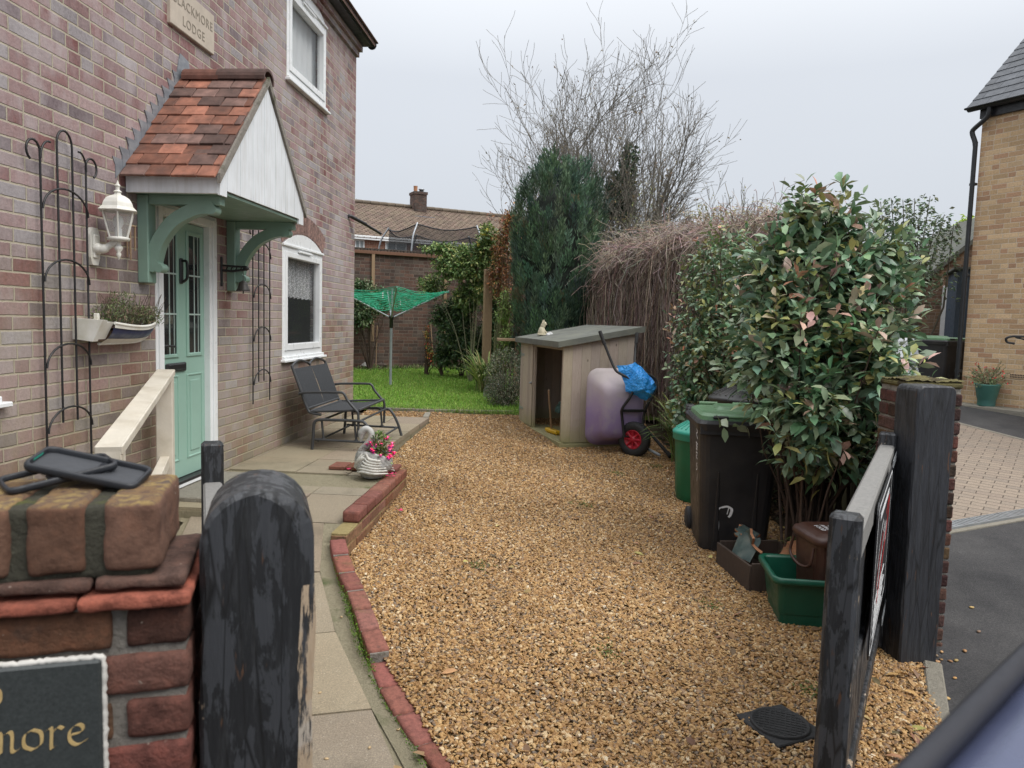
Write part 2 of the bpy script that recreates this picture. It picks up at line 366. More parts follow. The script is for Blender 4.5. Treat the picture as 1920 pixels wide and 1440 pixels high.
def brick(name, stops, mortar, H=.075, Lb=.225, joint=.011, bloom=None, algae=None, header=.35, dirt=None, bump=.006, uv=None, wob=.004, bz=None, soft=0.0):
    m = N(name, .88, .25); X = m.xyz()
    u = m.math('ADD', X['X'], X['Y']); v = X['Z']
    if uv == 'floor': u, v = X['X'], X['Y']
    wv = m.noise(9, 3, out=1); W = m.xyz(wv)
    u = m.math('ADD', u, m.math('MULTIPLY', m.math('SUBTRACT', W['X'], .5), wob * 2)); v = m.math('ADD', v, m.math('MULTIPLY', m.math('SUBTRACT', W['Y'], .5), wob * 2))
    vr = m.math('DIVIDE', v, H); row = m.math('FLOOR', vr); fv = m.math('FRACT', vr)
    uu = m.math('ADD', m.math('DIVIDE', u, Lb), m.math('ADD', m.math('MULTIPLY', row, .5), m.math('MULTIPLY', m.white(m.comb(row, 7.3)), .16)))
    colm = m.math('FLOOR', uu); fu = m.math('FRACT', uu)
    hd = m.math('LESS_THAN', m.white(m.comb(colm, row, 3.1)), header)
    half = m.math('MULTIPLY', hd, m.math('GREATER_THAN', fu, .5))
    idv = m.comb(m.math('ADD', m.math('MULTIPLY', colm, 2), half), row, 1.7)
    du = m.math('MULTIPLY', m.math('MINIMUM', fu, m.math('SUBTRACT', 1, fu)), Lb); dv = m.math('MULTIPLY', m.math('MINIMUM', fv, m.math('SUBTRACT', 1, fv)), H)
    dh = m.math('ADD', m.math('MULTIPLY', m.math('ABSOLUTE', m.math('SUBTRACT', fu, .5)), Lb), m.math('MULTIPLY', m.math('SUBTRACT', 1, hd), 9))
    d = m.math('MINIMUM', m.math('MINIMUM', du, dv), dh)
    d = m.math('ADD', d, m.math('MULTIPLY', m.math('SUBTRACT', m.noise(60, 3), .5), .006))
    mask = m.rng(d, joint * .28, joint * .68, 0, 1, True)
    rnd = m.white(idv); k = len(stops)
    c = m.ramp(rnd, [(i / k, q) for i, q in enumerate(stops)], 'CONSTANT')
    if soft: c = m.mix(soft, c, tuple(sum(q[i] for q in stops) / len(stops) for i in range(3)))
    c = m.mix(1, c, m.ramp(m.white(idv, 'Color'), [(0, (.8, .8, .8)), (1, (1.18, 1.18, 1.18))]), 'MULTIPLY')
    c = m.mix(1, c, m.ramp(m.noise(45, 6, rough=.7), [(.25, (.62, .6, .6)), (.55, (1, 1, 1)), (.8, (1.3, 1.28, 1.28))]), 'MULTIPLY')
    if bloom:
        f = m.math('MULTIPLY', m.rng(m.noise(5.5, 6, stretch=(1, 1, .45), rough=.65), .42, .7, 0, bloom[1]), m.rng(m.white(m.comb(row, colm, 9)), 0, 1, .35, 1))
        if bz: f = m.math('MULTIPLY', f, m.rng(X['Z'], bz[0], bz[1], bz[2], 1))
        c = m.mix(f, c, bloom[0]); c = m.mix(m.rng(m.noise(.8, 5), .46, .66, 0, bloom[1] * .6), c, bloom[0])
    mc = m.mix(m.noise(30, 4), tuple(q * .72 for q in mortar), tuple(q * 1.15 for q in mortar))
    c = m.mix(mask, mc, c)
    if algae:
        g = m.math('MULTIPLY', m.rng(m.math('ADD', X['Z'], m.math('MULTIPLY', m.math('SUBTRACT', m.noise(1.7, 5), .5), algae[2])), algae[1][0], algae[1][1], 1, 0), m.rng(m.noise(7, 5), .3, .6, .35, 1))
        c = m.mix(m.math('MULTIPLY', g, algae[3]), c, algae[0])
    if dirt: c = m.mix(m.rng(m.noise(dirt[1], 6, stretch=(1, 1, .35)), .45, .7, 0, dirt[2]), c, dirt[0])
    m.base(c)
    m.bump(m.math('ADD', mask, m.math('MULTIPLY', m.noise(70, 5), .5)), .75, bump)
    return m.m
# ------------------------------------------------------------------ material library
MT = {}
MT['brick_house'] = brick('house_brick', [(.31, .195, .19), (.25, .135, .13), (.31, .24, .24), (.22, .10, .095), (.30, .28, .29), (.18, .145, .155), (.33, .235, .23), (.275, .16, .155)],
    (.43, .385, .30), bloom=((.47, .43, .435), .8), algae=((.27, .235, .13), (.1, 1.9), 1.5, .6), header=.13, bz=(.4, 2.6, .3), soft=.08)
MT['brick_red'] = brick('far_red_brick', [(.36, .16, .10), (.30, .12, .08), (.40, .20, .12), (.33, .15, .1)], (.45, .4, .33), bump=.004)
MT['brick_wall'] = brick('garden_wall_brick', [(.12, .075, .062), (.15, .088, .07), (.10, .07, .06), (.17, .10, .077), (.13, .10, .085)], (.20, .165, .14), dirt=((.03, .027, .024), 1.2, .75), bump=.005)
MT['brick_buff'] = brick('buff_brick', [(.60, .425, .25), (.54, .375, .215), (.64, .465, .285), (.57, .40, .235), (.50, .33, .195), (.61, .44, .265), (.45, .275, .17)], (.66, .56, .43), joint=.010, header=.12, bump=.004, dirt=((.33, .25, .17), .9, .3))
MT['brick_garage'] = brick('garage_brick', [(.20, .13, .085), (.25, .16, .10), (.16, .10, .07), (.22, .15, .1)], (.30, .25, .2), bump=.004)
MT['brick_pillar'] = brick('pillar_brick', [(.17, .07, .05), (.2, .085, .06), (.14, .06, .05)], (.3, .28, .25), bump=.006)

def m_pillar_bricks():
    m = N('weathered_pillar_brick', .85, .3); c = m.attr()
    c = m.mix(1, c, m.ramp(m.noise(26, 8, rough=.7), [(.25, (.3, .26, .26)), (.5, (1, 1, 1)), (.75, (1.7, 1.5, 1.42))]), 'MULTIPLY')
    c = m.mix(m.rng(m.noise(11, 6), .58, .74, 0, .55), c, (.06, .05, .045))
    c = m.mix(m.rng(m.noise(90, 3, rough=.6), .70, .74, 0, .8), c, (.36, .3, .25))
    m.base(c); m.bump(m.math('ADD', m.noise(60, 8, rough=.7), m.math('MULTIPLY', m.noise(14, 4), 1.2)), .9, .010); return m.m
MT['pillar_bricks'] = m_pillar_bricks()
def m_coping():
    m = N('lichen_coping_brick', .9, .25); X = m.xyz(); n_ = m.t.nodes.new('ShaderNodeNewGeometry'); nz_ = m.xyz(n_.outputs['Normal'])['Z']
    c = m.mix(1, m.attr(), m.ramp(m.noise(30, 8, rough=.7), [(.25, (.45, .4, .4)), (.5, (1, 1, 1)), (.8, (1.5, 1.35, 1.25))]), 'MULTIPLY')
    top = m.rng(nz_, .4, .8)
    moss = m.ramp(m.noise(24, 6, stretch=(1, 1, 1)), [(.30, (.085, .055, .04)), (.44, (.19, .12, .055)), (.51, (.105, .07, .05)), (.60, (.28, .20, .075)), (.66, (.12, .085, .06)), (.74, (.07, .06, .05))])
    c = m.mix(m.math('MULTIPLY', top, .85), c, moss)
    c = m.mix(m.rng(m.voro(34), .07, .05, 0, m.rng(m.noise(7, 2), .5, .56)), c, (.52, .47, .40))
    c = m.mix(m.math('MULTIPLY', top, m.rng(m.noise(16, 4, stretch=(1, 1.6, 1)), .655, .68)), c, (.62, .6, .53))
    m.base(c); m.bump(m.noise(70, 8, rough=.7), .7, .005); return m.m
MT['coping'] = m_coping()
def m_mortar(name, c0, c1, moss=None, scale=40):
    m = N(name, .95, .2); c = m.mix(m.noise(scale, 8, rough=.75), c0, c1)
    c = m.mix(m.rng(m.noise(120, 3), .62, .75, 0, .5), c, tuple(q * 1.6 for q in c1))
    if moss: c = m.mix(m.rng(m.noise(moss[1], 6), moss[2], moss[2] + .14, 0, .85), c, moss[0])
    m.base(c); m.bump(m.math('ADD', m.noise(90, 8, rough=.75), m.math('MULTIPLY', m.noise(24, 5), 1.5)), 1.0, .012); return m.m
MT['mortar'] = m_mortar('old_mortar', (.16, .145, .125), (.40, .37, .33), ((.09, .095, .05), 9, .56))
MT['haunch'] = m_mortar('mortar_haunch', (.20, .18, .125), (.34, .30, .205), ((.055, .085, .02), 3.0, .56))
MT['dark_mortar'] = m_mortar('mossy_dark_mortar', (.035, .034, .028), (.12, .115, .085), ((.13, .14, .04), 14, .6))
MT['ledge'] = m_mortar('mossy_mortar_ledge', (.24, .19, .08), (.42, .34, .17))
def m_slab():
    m = N('concrete_slabs', .9, .25); c = m.mix(m.noise(1.6, 6), (.225, .19, .138), (.345, .293, .215))
    c = m.mix(m.rng(m.noise(.9, 5), .5, .68, 0, .5), c, (.28, .215, .15))
    c = m.mix(1, c, m.ramp(m.noise(160, 4, rough=.8), [(.3, (.6, .6, .6)), (.55, (1, 1, 1)), (.72, (1.55, 1.5, 1.45))]), 'MULTIPLY')
    c = m.mix(m.rng(m.voro(95), .2, .1, 0, m.rng(m.noise(30, 2), .45, .6)), c, (.52, .48, .4))
    c = m.mix(m.rng(m.noise(2.6, 7, rough=.7), .52, .66, 0, .45), c, (.12, .105, .075))
    m.base(m.mix(1, c, m.attr(), 'MULTIPLY')); m.bump(m.noise(170, 5, rough=.8), .6, .003); return m.m
MT['slab'] = m_slab()
def m_asphalt():
    m = N('asphalt', .8, .35); c = m.mix(m.rng(m.noise(1.1, 7, rough=.7), .35, .65), (.036, .036, .039), (.082, .08, .081))
    c = m.mix(1, c, m.ramp(m.noise(95, 7, rough=.85), [(.3, (.45, .45, .45)), (.52, (1, 1, 1)), (.7, (2.1, 2.05, 2.0))]), 'MULTIPLY')
    c = m.mix(m.rng(m.voro(60), .12, .06, 0, m.rng(m.noise(14, 2), .5, .62)), c, (.2, .19, .17))
    m.base(c); m.bump(m.noise(110, 7, rough=.8), 1.0, .010); return m.m
MT['asphalt'] = m_asphalt()
def m_pavers():
    m = N('block_paving', .85, .3); v = m.map(m.obj, rot=(0, 0, R(33))); X = m.xyz(v); u, y = X['X'], X['Y']
    vr = m.math('DIVIDE', y, .105); row = m.math('FLOOR', vr); uu = m.math('ADD', m.math('DIVIDE', u, .21), m.math('MULTIPLY', row, .5)); fu = m.math('FRACT', uu); fv = m.math('FRACT', vr)
    d = m.math('MINIMUM', m.math('MULTIPLY', m.math('MINIMUM', fu, m.math('SUBTRACT', 1, fu)), .21), m.math('MULTIPLY', m.math('MINIMUM', fv, m.math('SUBTRACT', 1, fv)), .105))
    rnd = m.white(m.comb(m.math('FLOOR', uu), row, 4)); mk = m.rng(d, .001, .006)
    c = m.ramp(rnd, [(0, (.255, .205, .165)), (.5, (.29, .235, .185)), (1, (.235, .195, .16))])
    c = m.mix(1, c, m.ramp(m.noise(120, 4), [(.3, (.65, .65, .65)), (.7, (1.3, 1.3, 1.3))]), 'MULTIPLY'); c = m.mix(mk, (.11, .09, .07), c)
    m.base(c); m.bump(mk, .8, .008); return m.m
MT['pavers'] = m_pavers()
def m_soil(name='soil', a=(.035, .026, .018), b=(.085, .06, .04)):
    m = N(name, .95, .2); m.base(m.mix(m.noise(14, 8, rough=.7), a, b)); m.bump(m.noise(50, 8, rough=.7), .9, .02); return m.m
MT['soil'] = m_soil()
def m_turf():
    m = N('turf', .9, .2); m.base(m.mix(m.noise(6, 7, rough=.7), (.085, .14, .015), (.165, .25, .035))); m.bump(m.noise(90, 5), .6, .02); return m.m
MT['turf'] = m_turf()
STONES = [(0, (.47, .295, .125)), (.13, (.36, .21, .083)), (.29, (.51, .35, .17)), (.42, (.29, .165, .068)), (.56, (.41, .255, .115)), (.68, (.22, .145, .09)), (.76, (.58, .45, .28)), (.85, (.32, .21, .125)), (.93, (.18, .145, .115)), (.985, (.68, .60, .46))]
def m_gravel_base():
    m = N('gravel_bed', .9, .25); c = m.ramp(m.xyz(m.voro(75, out='Color'))['X'], [(p, tuple(q * .62 for q in c_)) for p, c_ in STONES], 'CONSTANT')
    c = m.mix(m.rng(m.voro(75, feature='DISTANCE_TO_EDGE'), 0, .12), (.045, .03, .018), c); m.base(c); m.bump(m.voro(75, feature='DISTANCE_TO_EDGE'), .9, .012); return m.m
MT['gravel_bed'] = m_gravel_base()
def m_stone():
    m = N('gravel_stone', .62, .4); oi = m.t.nodes.new('ShaderNodeObjectInfo'); g = m.t.nodes.new('ShaderNodeNewGeometry')
    c = m.ramp(oi.outputs['Random'], STONES, 'CONSTANT'); c = m.mix(1, c, m.ramp(m.noise(1.3, 4), [(.3, (.72, .68, .62)), (.7, (1.2, 1.18, 1.15))]), 'MULTIPLY')
    big = m.noise(.7, 4, vec=g.outputs['Position']); c = m.mix(1, c, m.ramp(big, [(.35, (.78, .74, .68)), (.6, (1.05, 1.05, 1.05))]), 'MULTIPLY')
    m.base(c); return m.m
MT['stone'] = m_stone()

def wood(name, a, b, rough=.8, grain=(14, 14, 1.2), knots=True, green=None, bumpy=.003):
    m = N(name, rough, .3); c = m.mix(m.noise(5, 7, stretch=grain, rough=.7, dist=.4), a, b)
    c = m.mix(1, c, m.attr(), 'MULTIPLY')
    c = m.mix(m.rng(m.noise(22, 3, stretch=(grain[0] / 3, grain[1] / 3, grain[2])), .6, .75, 0, .35), c, tuple(q * .45 for q in a))
    if knots: c = m.mix(m.rng(m.voro(4.5, vec=m.map(m.obj, (1.6, 1.6, .9))), .09, .04, 0, .75), c, tuple(q * .35 for q in a))
    if green:
        z = m.xyz()['Z']; c = m.mix(m.math('MULTIPLY', m.rng(m.math('ADD', z, m.math('MULTIPLY', m.math('SUBTRACT', m.noise(6, 4), .5), .3)), green[1], green[2], 1, 0), .75), c, green[0])
    m.base(c); m.bump(m.noise(8, 7, stretch=grain, rough=.75), .6, bumpy); return m.m
MT['wood_grey'] = wood('weathered_boards', (.27, .22, .17), (.47, .405, .335), green=((.24, .235, .09), .0, .28))
MT['wood_brown'] = wood('brown_timber', (.25, .165, .10), (.38, .27, .175))
MT['wood_rail'] = wood('stained_rail', (.15, .075, .05), (.22, .12, .08), knots=False)
MT['wood_fence'] = wood('old_fence_boards', (.09, .075, .05), (.16, .13, .09), green=((.09, .1, .04), .2, .9))
MT['wood_dark'] = wood('dark_crate_board', (.05, .036, .028), (.085, .062, .05), knots=False)
def m_black_timber(name='black_timber', peel=.62, fl_st=(2.6, 2.6, .7), lo=(.014, .015, .017), hi=(.050, .053, .059)):
    m = N(name, .5, .45); X = m.xyz()
    g = m.noise(7, 8, stretch=(9, 9, 1.0), rough=.75); big = m.noise(3.2, 6, dist=.8, rough=.7); fl = m.noise(9, 9, stretch=fl_st, dist=.35, rough=.66)
    raw = m.mix(g, (.26, .17, .10), (.60, .49, .36)); raw = m.mix(m.rng(m.noise(12, 3), .5, .6, 0, .6), raw, (.42, .40, .37))
    blk = m.mix(m.rng(fl, .485, .515), lo, hi)
    ck = m.voro(6, vec=m.map(m.obj, (4, 4, .35)), feature='DISTANCE_TO_EDGE'); blk = m.mix(m.rng(ck, .0, .035, .85, 0), blk, (.006, .006, .006))
    blk = m.mix(m.rng(g, .5, .8, 0, .6), blk, (.075, .078, .083))
    blk = m.mix(m.rng(m.noise(17, 6, stretch=(3, 3, .5)), .66, .7, 0, .9), blk, (.10, .05, .028))
    fac = m.math('MAXIMUM', m.rng(m.math('ADD', big, m.math('MULTIPLY', g, .35)), peel + .21, peel + .235), m.rng(m.math('ADD', m.attr('Col'), m.math('MULTIPLY', m.math('SUBTRACT', g, .5), .9)), .36, .32))
    c = m.mix(fac, blk, raw); m.base(c); m.rough(m.mix(fac, m.rng(fl, .47, .53, .62, .33), .85)); m.bump(m.math('ADD', m.math('MULTIPLY', g, .8), m.math('MULTIPLY', fl, .35)), .7, .006); return m.m
MT['black_timber'] = m_black_timber()
MT['black_smooth'] = m_black_timber('black_stained_timber', .70, (7, 7, .35), (.020, .021, .025), (.036, .038, .044))
MT['gate_grey'] = wood('weathered_gate_rail', (.12, .12, .12), (.30, .29, .27), knots=False)
MT['upvc'] = paint('white_upvc', (.80, .82, .83), .32, .05, 3, dirt=((.62, .62, .60), .2, 4))
MT['white_paint'] = paint('white_boarding', (.74, .77, .80), .5, .08, 5, dirt=((.5, .5, .47), .45, 7), streak=(6, 6, .6))
MT['cream'] = paint('cream_paint', (.66, .61, .52), .5, .12, 6, dirt=((.42, .36, .26), .6, 5), bumpy=.002)
MT['sage'] = paint('sage_green_paint', (.235, .36, .295), .45, .10, 4, dirt=((.14, .22, .17), .4, 5))
MT['door_green'] = paint('door_green', (.29, .46, .385), .38, .05, 3)
MT['black_metal'] = paint('black_metal', (.018, .018, .019), .42, .2, 20, spec=.5)
MT['dark_gutter'] = paint('black_gutter', (.022, .025, .028), .4, .2, 6)
MT['charcoal_metal'] = paint('charcoal_metal', (.05, .053, .057), .42, .15, 10)
MT['mesh_fabric'] = paint('sling_fabric', (.035, .038, .043), .75, .2, 40, bumpy=.001)
MT['steel'] = paint('galvanised_steel', (.36, .38, .40), .42, .2, 10, metal=.7)
MT['grey_pole'] = paint('grey_pole', (.33, .36, .39), .45, .15, 8)
MT['lead'] = paint('lead_flashing', (.20, .215, .24), .5, .3, 9, dirt=((.36, .37, .38), .6, 6), streak=(1, 1, 3))
MT['white_cast'] = paint('white_cast_metal', (.74, .73, .68), .45, .1, 10, dirt=((.5, .47, .36), .6, 8))
MT['navy'] = paint('navy_paint', (.016, .03, .095), .4, .15, 8)
MT['bin_black'] = paint('black_bin_plastic', (.022, .022, .024), .42, .25, 5, dirt=((.055, .05, .045), .5, 3), spec=.5)
MT['bin_lid_green'] = paint('green_bin_lid', (.115, .235, .115), .42, .12, 6, dirt=((.2, .28, .18), .5, 5))
MT['dustbin_lid'] = paint('turquoise_lid', (.03, .34, .245), .4, .1, 5, dirt=((.02, .2, .15), .4, 5))
MT['dustbin_green'] = paint('green_dustbin', (.008, .135, .062), .42, .15, 5)
MT['box_green'] = paint('green_box_plastic', (.008, .085, .05), .38, .15, 5, dirt=((.03, .12, .08), .35, 4))
MT['caddy'] = paint('brown_caddy_plastic', (.062, .027, .019), .42, .12, 6)
MT['terracotta'] = paint('terracotta', (.42, .20, .105), .85, .25, 12, bumpy=.002)
MT['pot_glaze'] = paint('old_green_glaze', (.05, .085, .08), .6, .4, 14, dirt=((.16, .17, .14), .7, 12))
MT['teal_pot'] = paint('teal_plastic_pot', (.085, .245, .20), .5, .12, 6, dirt=((.10, .17, .2), .5, 4))
MT['rubber'] = paint('black_rubber', (.022, .022, .023), .75, .2, 30)
MT['navy_trim'] = paint('dark_roof_trim', (.010, .011, .018), .5, .1, 10)
MT['red_rim'] = paint('red_wheel_rim', (.42, .012, .03), .4, .15, 10)
MT['yellow'] = paint('yellow_plastic', (.62, .38, .01), .5, .12, 10)
MT['red_paint'] = paint('red_vinyl', (.55, .02, .015), .4, .05, 5)
MT['white_mark'] = paint('white_marking', (.75, .76, .77), .5, .1, 20)
MT['sign_black'] = paint('black_sign_face', (.02, .02, .022), .35, .1, 8)
MT['gold'] = paint('gold_lettering', (.50, .36, .16), .45, .2, 60, spec=.5)
MT['felt'] = paint('roofing_felt', (.115, .12, .105), .9, .25, 5, dirt=((.18, .185, .14), .6, 3), bumpy=.003)
MT['stone_plaque'] = paint('pale_stone', (.50, .435, .36), .85, .12, 10, bumpy=.001)
MT['carved'] = paint('carved_letters', (.27, .235, .19), .9, .1, 20)
MT['roof_slate'] = paint('grey_slate', (.085, .092, .105), .6, .15, 5, vcol=True)
MT['roof_tile'] = paint('clay_tiles', (1, 1, 1), .85, .35, 14, vcol=True, dirt=((.07, .05, .045), .55, 9), bumpy=.003)
MT['far_roof'] = paint('concrete_tiles', (1, 1, 1), .9, .3, 3, vcol=True, dirt=((.20, .165, .11), .5, 2.0))
MT['vcol'] = paint('coloured', (1, 1, 1), .6, .2, 10, vcol=True)
MT['cast_stone'] = paint('cast_stone_swan', (.70, .69, .64), .85, .2, 12, dirt=((.22, .22, .18), .6, 14), bumpy=.004)
MT['swan_neck'] = paint('weathered_cement', (.40, .40, .385), .85, .3, 16, dirt=((.62, .61, .57), .7, 9), bumpy=.003)
MT['concrete'] = m_mortar('weathered_concrete', (.20, .185, .15), (.34, .315, .265), ((.13, .14, .075), 5, .6))
MT['car_paint'] = paint('dark_blue_car_paint', (.095, .11, .19), .2, .05, 3, spec=.8, metal=.35)
MT['blue_board'] = paint('blue_grey_boards', (.055, .085, .125), .55, .12, 4)
MT['moss_top'] = m_mortar('mossy_pillar_top', (.12, .105, .05), (.20, .175, .075), ((.06, .048, .032), 12, .46))
def m_slate_sign():
    m = N('slate_sign_face', .32, .5); c = m.mix(m.noise(190, 5, rough=.8), (.008, .010, .010), (.085, .095, .095)); m.base(c); m.bump(m.noise(150, 4), .15, .001); return m.m
MT['slate_sign'] = m_slate_sign()
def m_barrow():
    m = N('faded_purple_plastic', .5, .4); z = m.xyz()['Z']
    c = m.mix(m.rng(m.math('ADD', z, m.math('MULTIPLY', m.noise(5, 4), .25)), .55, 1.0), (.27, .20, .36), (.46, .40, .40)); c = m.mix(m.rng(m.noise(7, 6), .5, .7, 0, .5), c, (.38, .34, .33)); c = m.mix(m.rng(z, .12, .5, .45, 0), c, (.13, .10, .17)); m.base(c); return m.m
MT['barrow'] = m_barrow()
def m_tarp():
    m = N('blue_plastic_sheet', .32, .5); m.base(m.mix(m.noise(5, 4), (.008, .22, .74), (.05, .42, .92))); m.bump(m.noise(11, 6, dist=2.2), 1.0, .03)
    m.b.inputs['Transmission Weight'].default_value = .0; return m.m
MT['tarp'] = m_tarp()
def glass(name, tint=(.02, .025, .03), rough=.03, alpha=.0):
    m = N(name, rough, .8); m.base(tint); m.b.inputs['Coat Weight'].default_value = .4; m.b.inputs['Coat Roughness'].default_value = .02
    if alpha: m.b.inputs['Alpha'].default_value = 1 - alpha
    return m.m
MT['pane'] = glass('window_pane', (.10, .11, .115), .03, .84)
MT['pane_dark'] = glass('dark_pane', (.018, .022, .024), .05)
MT['lantern_glass'] = glass('lantern_glass', (.5, .5, .48), .15, .6)
MT['voile'] = paint('white_blind', (.84, .87, .88), .8, .05, 3)
MT['room_dark'] = paint('dim_room', (.12, .11, .10), .9, .3, 2)
def m_lace():
    m = N('net_curtain', .85, .2); X = m.xyz(); y, z = X['Y'], X['Z']
    holes = m.rng(m.voro(75, vec=m.map(m.obj, (1, 1, .8))), .25, .5); folds = m.rng(m.noise(13, 2, stretch=(1, 1, .05)), .3, .7)
    m.base((.84, .86, .88)); a = m.math('MULTIPLY', m.rng(holes, 0, 1, 1, .5), m.rng(folds, 0, 1, .7, 1)); m.set(m.b.inputs['Alpha'], a); return m.m
MT['lace'] = m_lace()
def m_net():
    m = N('trampoline_net', .9, .1); m.base((.035, .038, .042)); m.b.inputs['Alpha'].default_value = .55; return m.m
MT['net'] = m_net()
def leafmat(name, rough=.4, spec=.5, gain=2.3):
    m = N(name, rough, spec); m.base(m.mix(1, m.attr(), m.ramp(m.noise(14, 3), [(.3, (.8 * gain,) * 3), (.7, (1.15 * gain,) * 3)]), 'MULTIPLY'))
    tr = m.t.nodes.new('ShaderNodeBsdfTranslucent'); m.L(m.attr(), tr.inputs[0]); ms = m.t.nodes.new('ShaderNodeMixShader'); ms.inputs[0].default_value = .22
    m.L(m.b.outputs[0], ms.inputs[1]); m.L(tr.outputs[0], ms.inputs[2]); m.L(ms.outputs[0], m.o.inputs[0]); return m.m
MT['leaf_gloss'] = leafmat('glossy_leaf', .33, .6, 2.9); MT['leaf'] = leafmat('matt_leaf', .6, .3)
MT['twig'] = paint('twigs', (1, 1, 1), .85, .2, 8, vcol=True)
MT['bark'] = paint('bark', (.10, .085, .065), .9, .35, 10, bumpy=.01)

# ------------------------------------------------------------------ the setting: ground sheets
def sheet(name, xs, ys, fz, mat, off=0.0, inside=None, kind='structure'):
    X, Y = np.meshgrid(xs, ys); Z = fz(X, Y) + off; mb = MB(); mb.grid(X, Y, Z)
    if inside is not None:
        h, w_ = X.shape; keep = []
        for f in mb.f:
            c = mb.v[0][list(f)].mean(0)
            if inside(c[0], c[1]): keep.append(f)
        mb.f = keep; mb.s = [True] * len(keep); mb.c = [(1, 1, 1)] * len(keep)
    o = mb.build(name, mat); o['kind'] = kind; return o
xs = np.concatenate([np.linspace(-120, -14, 14), np.linspace(-12, 14, 66), np.linspace(16, 120, 14)]); ys = np.concatenate([np.linspace(-60, -5, 10), np.linspace(-4, 26, 76), np.linspace(28, 200, 16)])
sheet('ground', xs, ys, T, MT['soil'], -.05)
def strip(name, ys, xl, xr, fz, mat, off=0.0, n=24):
    ys = np.asarray(ys); t = np.linspace(0, 1, n)[None]; X = xl(ys)[:, None] * (1 - t) + xr(ys)[:, None] * t; Y = np.repeat(ys[:, None], n, 1)
    mb = MB(); mb.grid(X, Y, fz(X, Y) + off); o = mb.build(name, mat); o['kind'] = 'structure'; return o
GY = [0.4, 2.0, 2.65, 3.4, 4.0, 4.3, 4.6, 4.83, 6.1, 6.38, 6.4, 6.5, 9.77, 9.78, 10.44]
GX = [.19, -.13, -.39, -.845, -1.12, -1.255, -1.385, -1.365, -1.365, -1.365, -1.38, -1.79, -1.80, -2.84, -2.84]
def gxl(y): return np.interp(y, GY, GX)
def gxr(y): return np.interp(y, [0.4, 2.0, 2.7, 3.06, 3.2, 3.75, 4.2, 5, 6.2, 8, 9, 10.44], [1.2, 1.36, 1.50, 1.60, 1.68, 1.9, 1.86, 1.9, 1.8, 1.35, 1.2, 1.1])
strip('gravel_bed', np.concatenate([np.linspace(.4, 6.38, 50), np.linspace(6.4, 6.5, 3), np.linspace(6.6, 9.77, 24), np.linspace(9.78, 10.44, 6)]), gxl, gxr, G, MT['gravel_bed'], -.004, 40)
sheet('lawn', np.linspace(-7, 1.6, 40), np.linspace(10.5, 17.6, 36), G, MT['turf'], 0.0)
# neighbouring driveway: asphalt, block paving, drain
kx = lambda y: np.interp(y, [-8, 0, 2.0, 2.7, 3.06, 3.2, 3.85, 4.3, 12, 20], [1.1, 1.22, 1.42, 1.54, 1.63, 1.70, 1.90, 2.0, 2.4, 2.5])
strip('asphalt_drive', np.linspace(-8, 18, 330), kx, lambda y: np.full_like(y, 14.0), lambda X, Y: A(X, Y), MT['asphalt'], 0.0, 20)
sheet('road', np.linspace(-30, 40, 30), np.linspace(-14, .38, 20), lambda X, Y: A(X, Y) + 0 * X, MT['asphalt'], -.012)
dl = lambda x: 5.93 + (x - 3.02) * .52
def paved(x, y): return x > 2.5 and y > dl(x) + .16 and (y < 12.6) and ((x - 5.32) * 1.0 + (y - 10.45) * .33 < 0)
sheet('block_paving', np.linspace(2.5, 9, 131), np.linspace(5.6, 13, 149), lambda X, Y: A(X, Y), MT['pavers'], .004, paved)
def path_line(name, P, wid, h, mat, fz, label, cat, b=.006, seg=1.0, jit=.0):
    P = np.array(P, float); mb = MB()
    for a, c in zip(P[:-1], P[1:]):
        d = c - a; ln = np.linalg.norm(d); d /= ln; n_ = np.array([-d[1], d[0]]); m = (a + c) / 2; z = fz(m[0], m[1]); dz = fz(c[0], c[1]) - fz(a[0], a[1])
        mb.frame((m[0], m[1], z), np.array([d[0], d[1], dz / ln]), (n_[0], n_[1], 0), (0, 0, 1)); mb.box((-ln / 2 + .002, -wid / 2, -.12), (ln / 2 - .002, wid / 2, h), b, None if not jit else tuple(1 + RNG.normal(0, jit) for _ in 'abc'))
    o = mb.rst().build(name, mat); tag(o, label, cat); return o
path_line('paving_edge', [(5.65 + .4, 9.45 - 1.2), (5.65, 9.45), (5.32, 10.45), (4.9, 11.7)], .06, .012, MT['concrete'], A, 'thin pale edging strip where the block paving meets the far tarmac', 'edging')
path_line('drive_kerb', [(1.45, 2.0), (1.53, 2.62), (1.64, 3.08), (1.74, 3.36), (1.93, 3.82)], .085, .03, MT['concrete'], lambda x, y: (G(x, y) + A(x, y)) / 2, 'pale concrete kerb stones between the gravel and the dark tarmac', 'kerb', .008)
path_line('lawn_edging', [(-2.84, 10.46), (-1.95, 10.46), (-.72, 10.57)], .045, .045, MT['concrete'], G, 'low concrete edging board between gravel and lawn', 'edging', .004)
e_ = MB(); e_.at((-1.92, 10.2, G(-1.92, 10.2)), R(97)); e_.box((-.28, -.04, -.1), (.28, .04, .03), .006); tag(e_.rst().build('edging_kerb', MT['concrete']), 'short pale kerb piece at the far end of the paved path', 'edging')
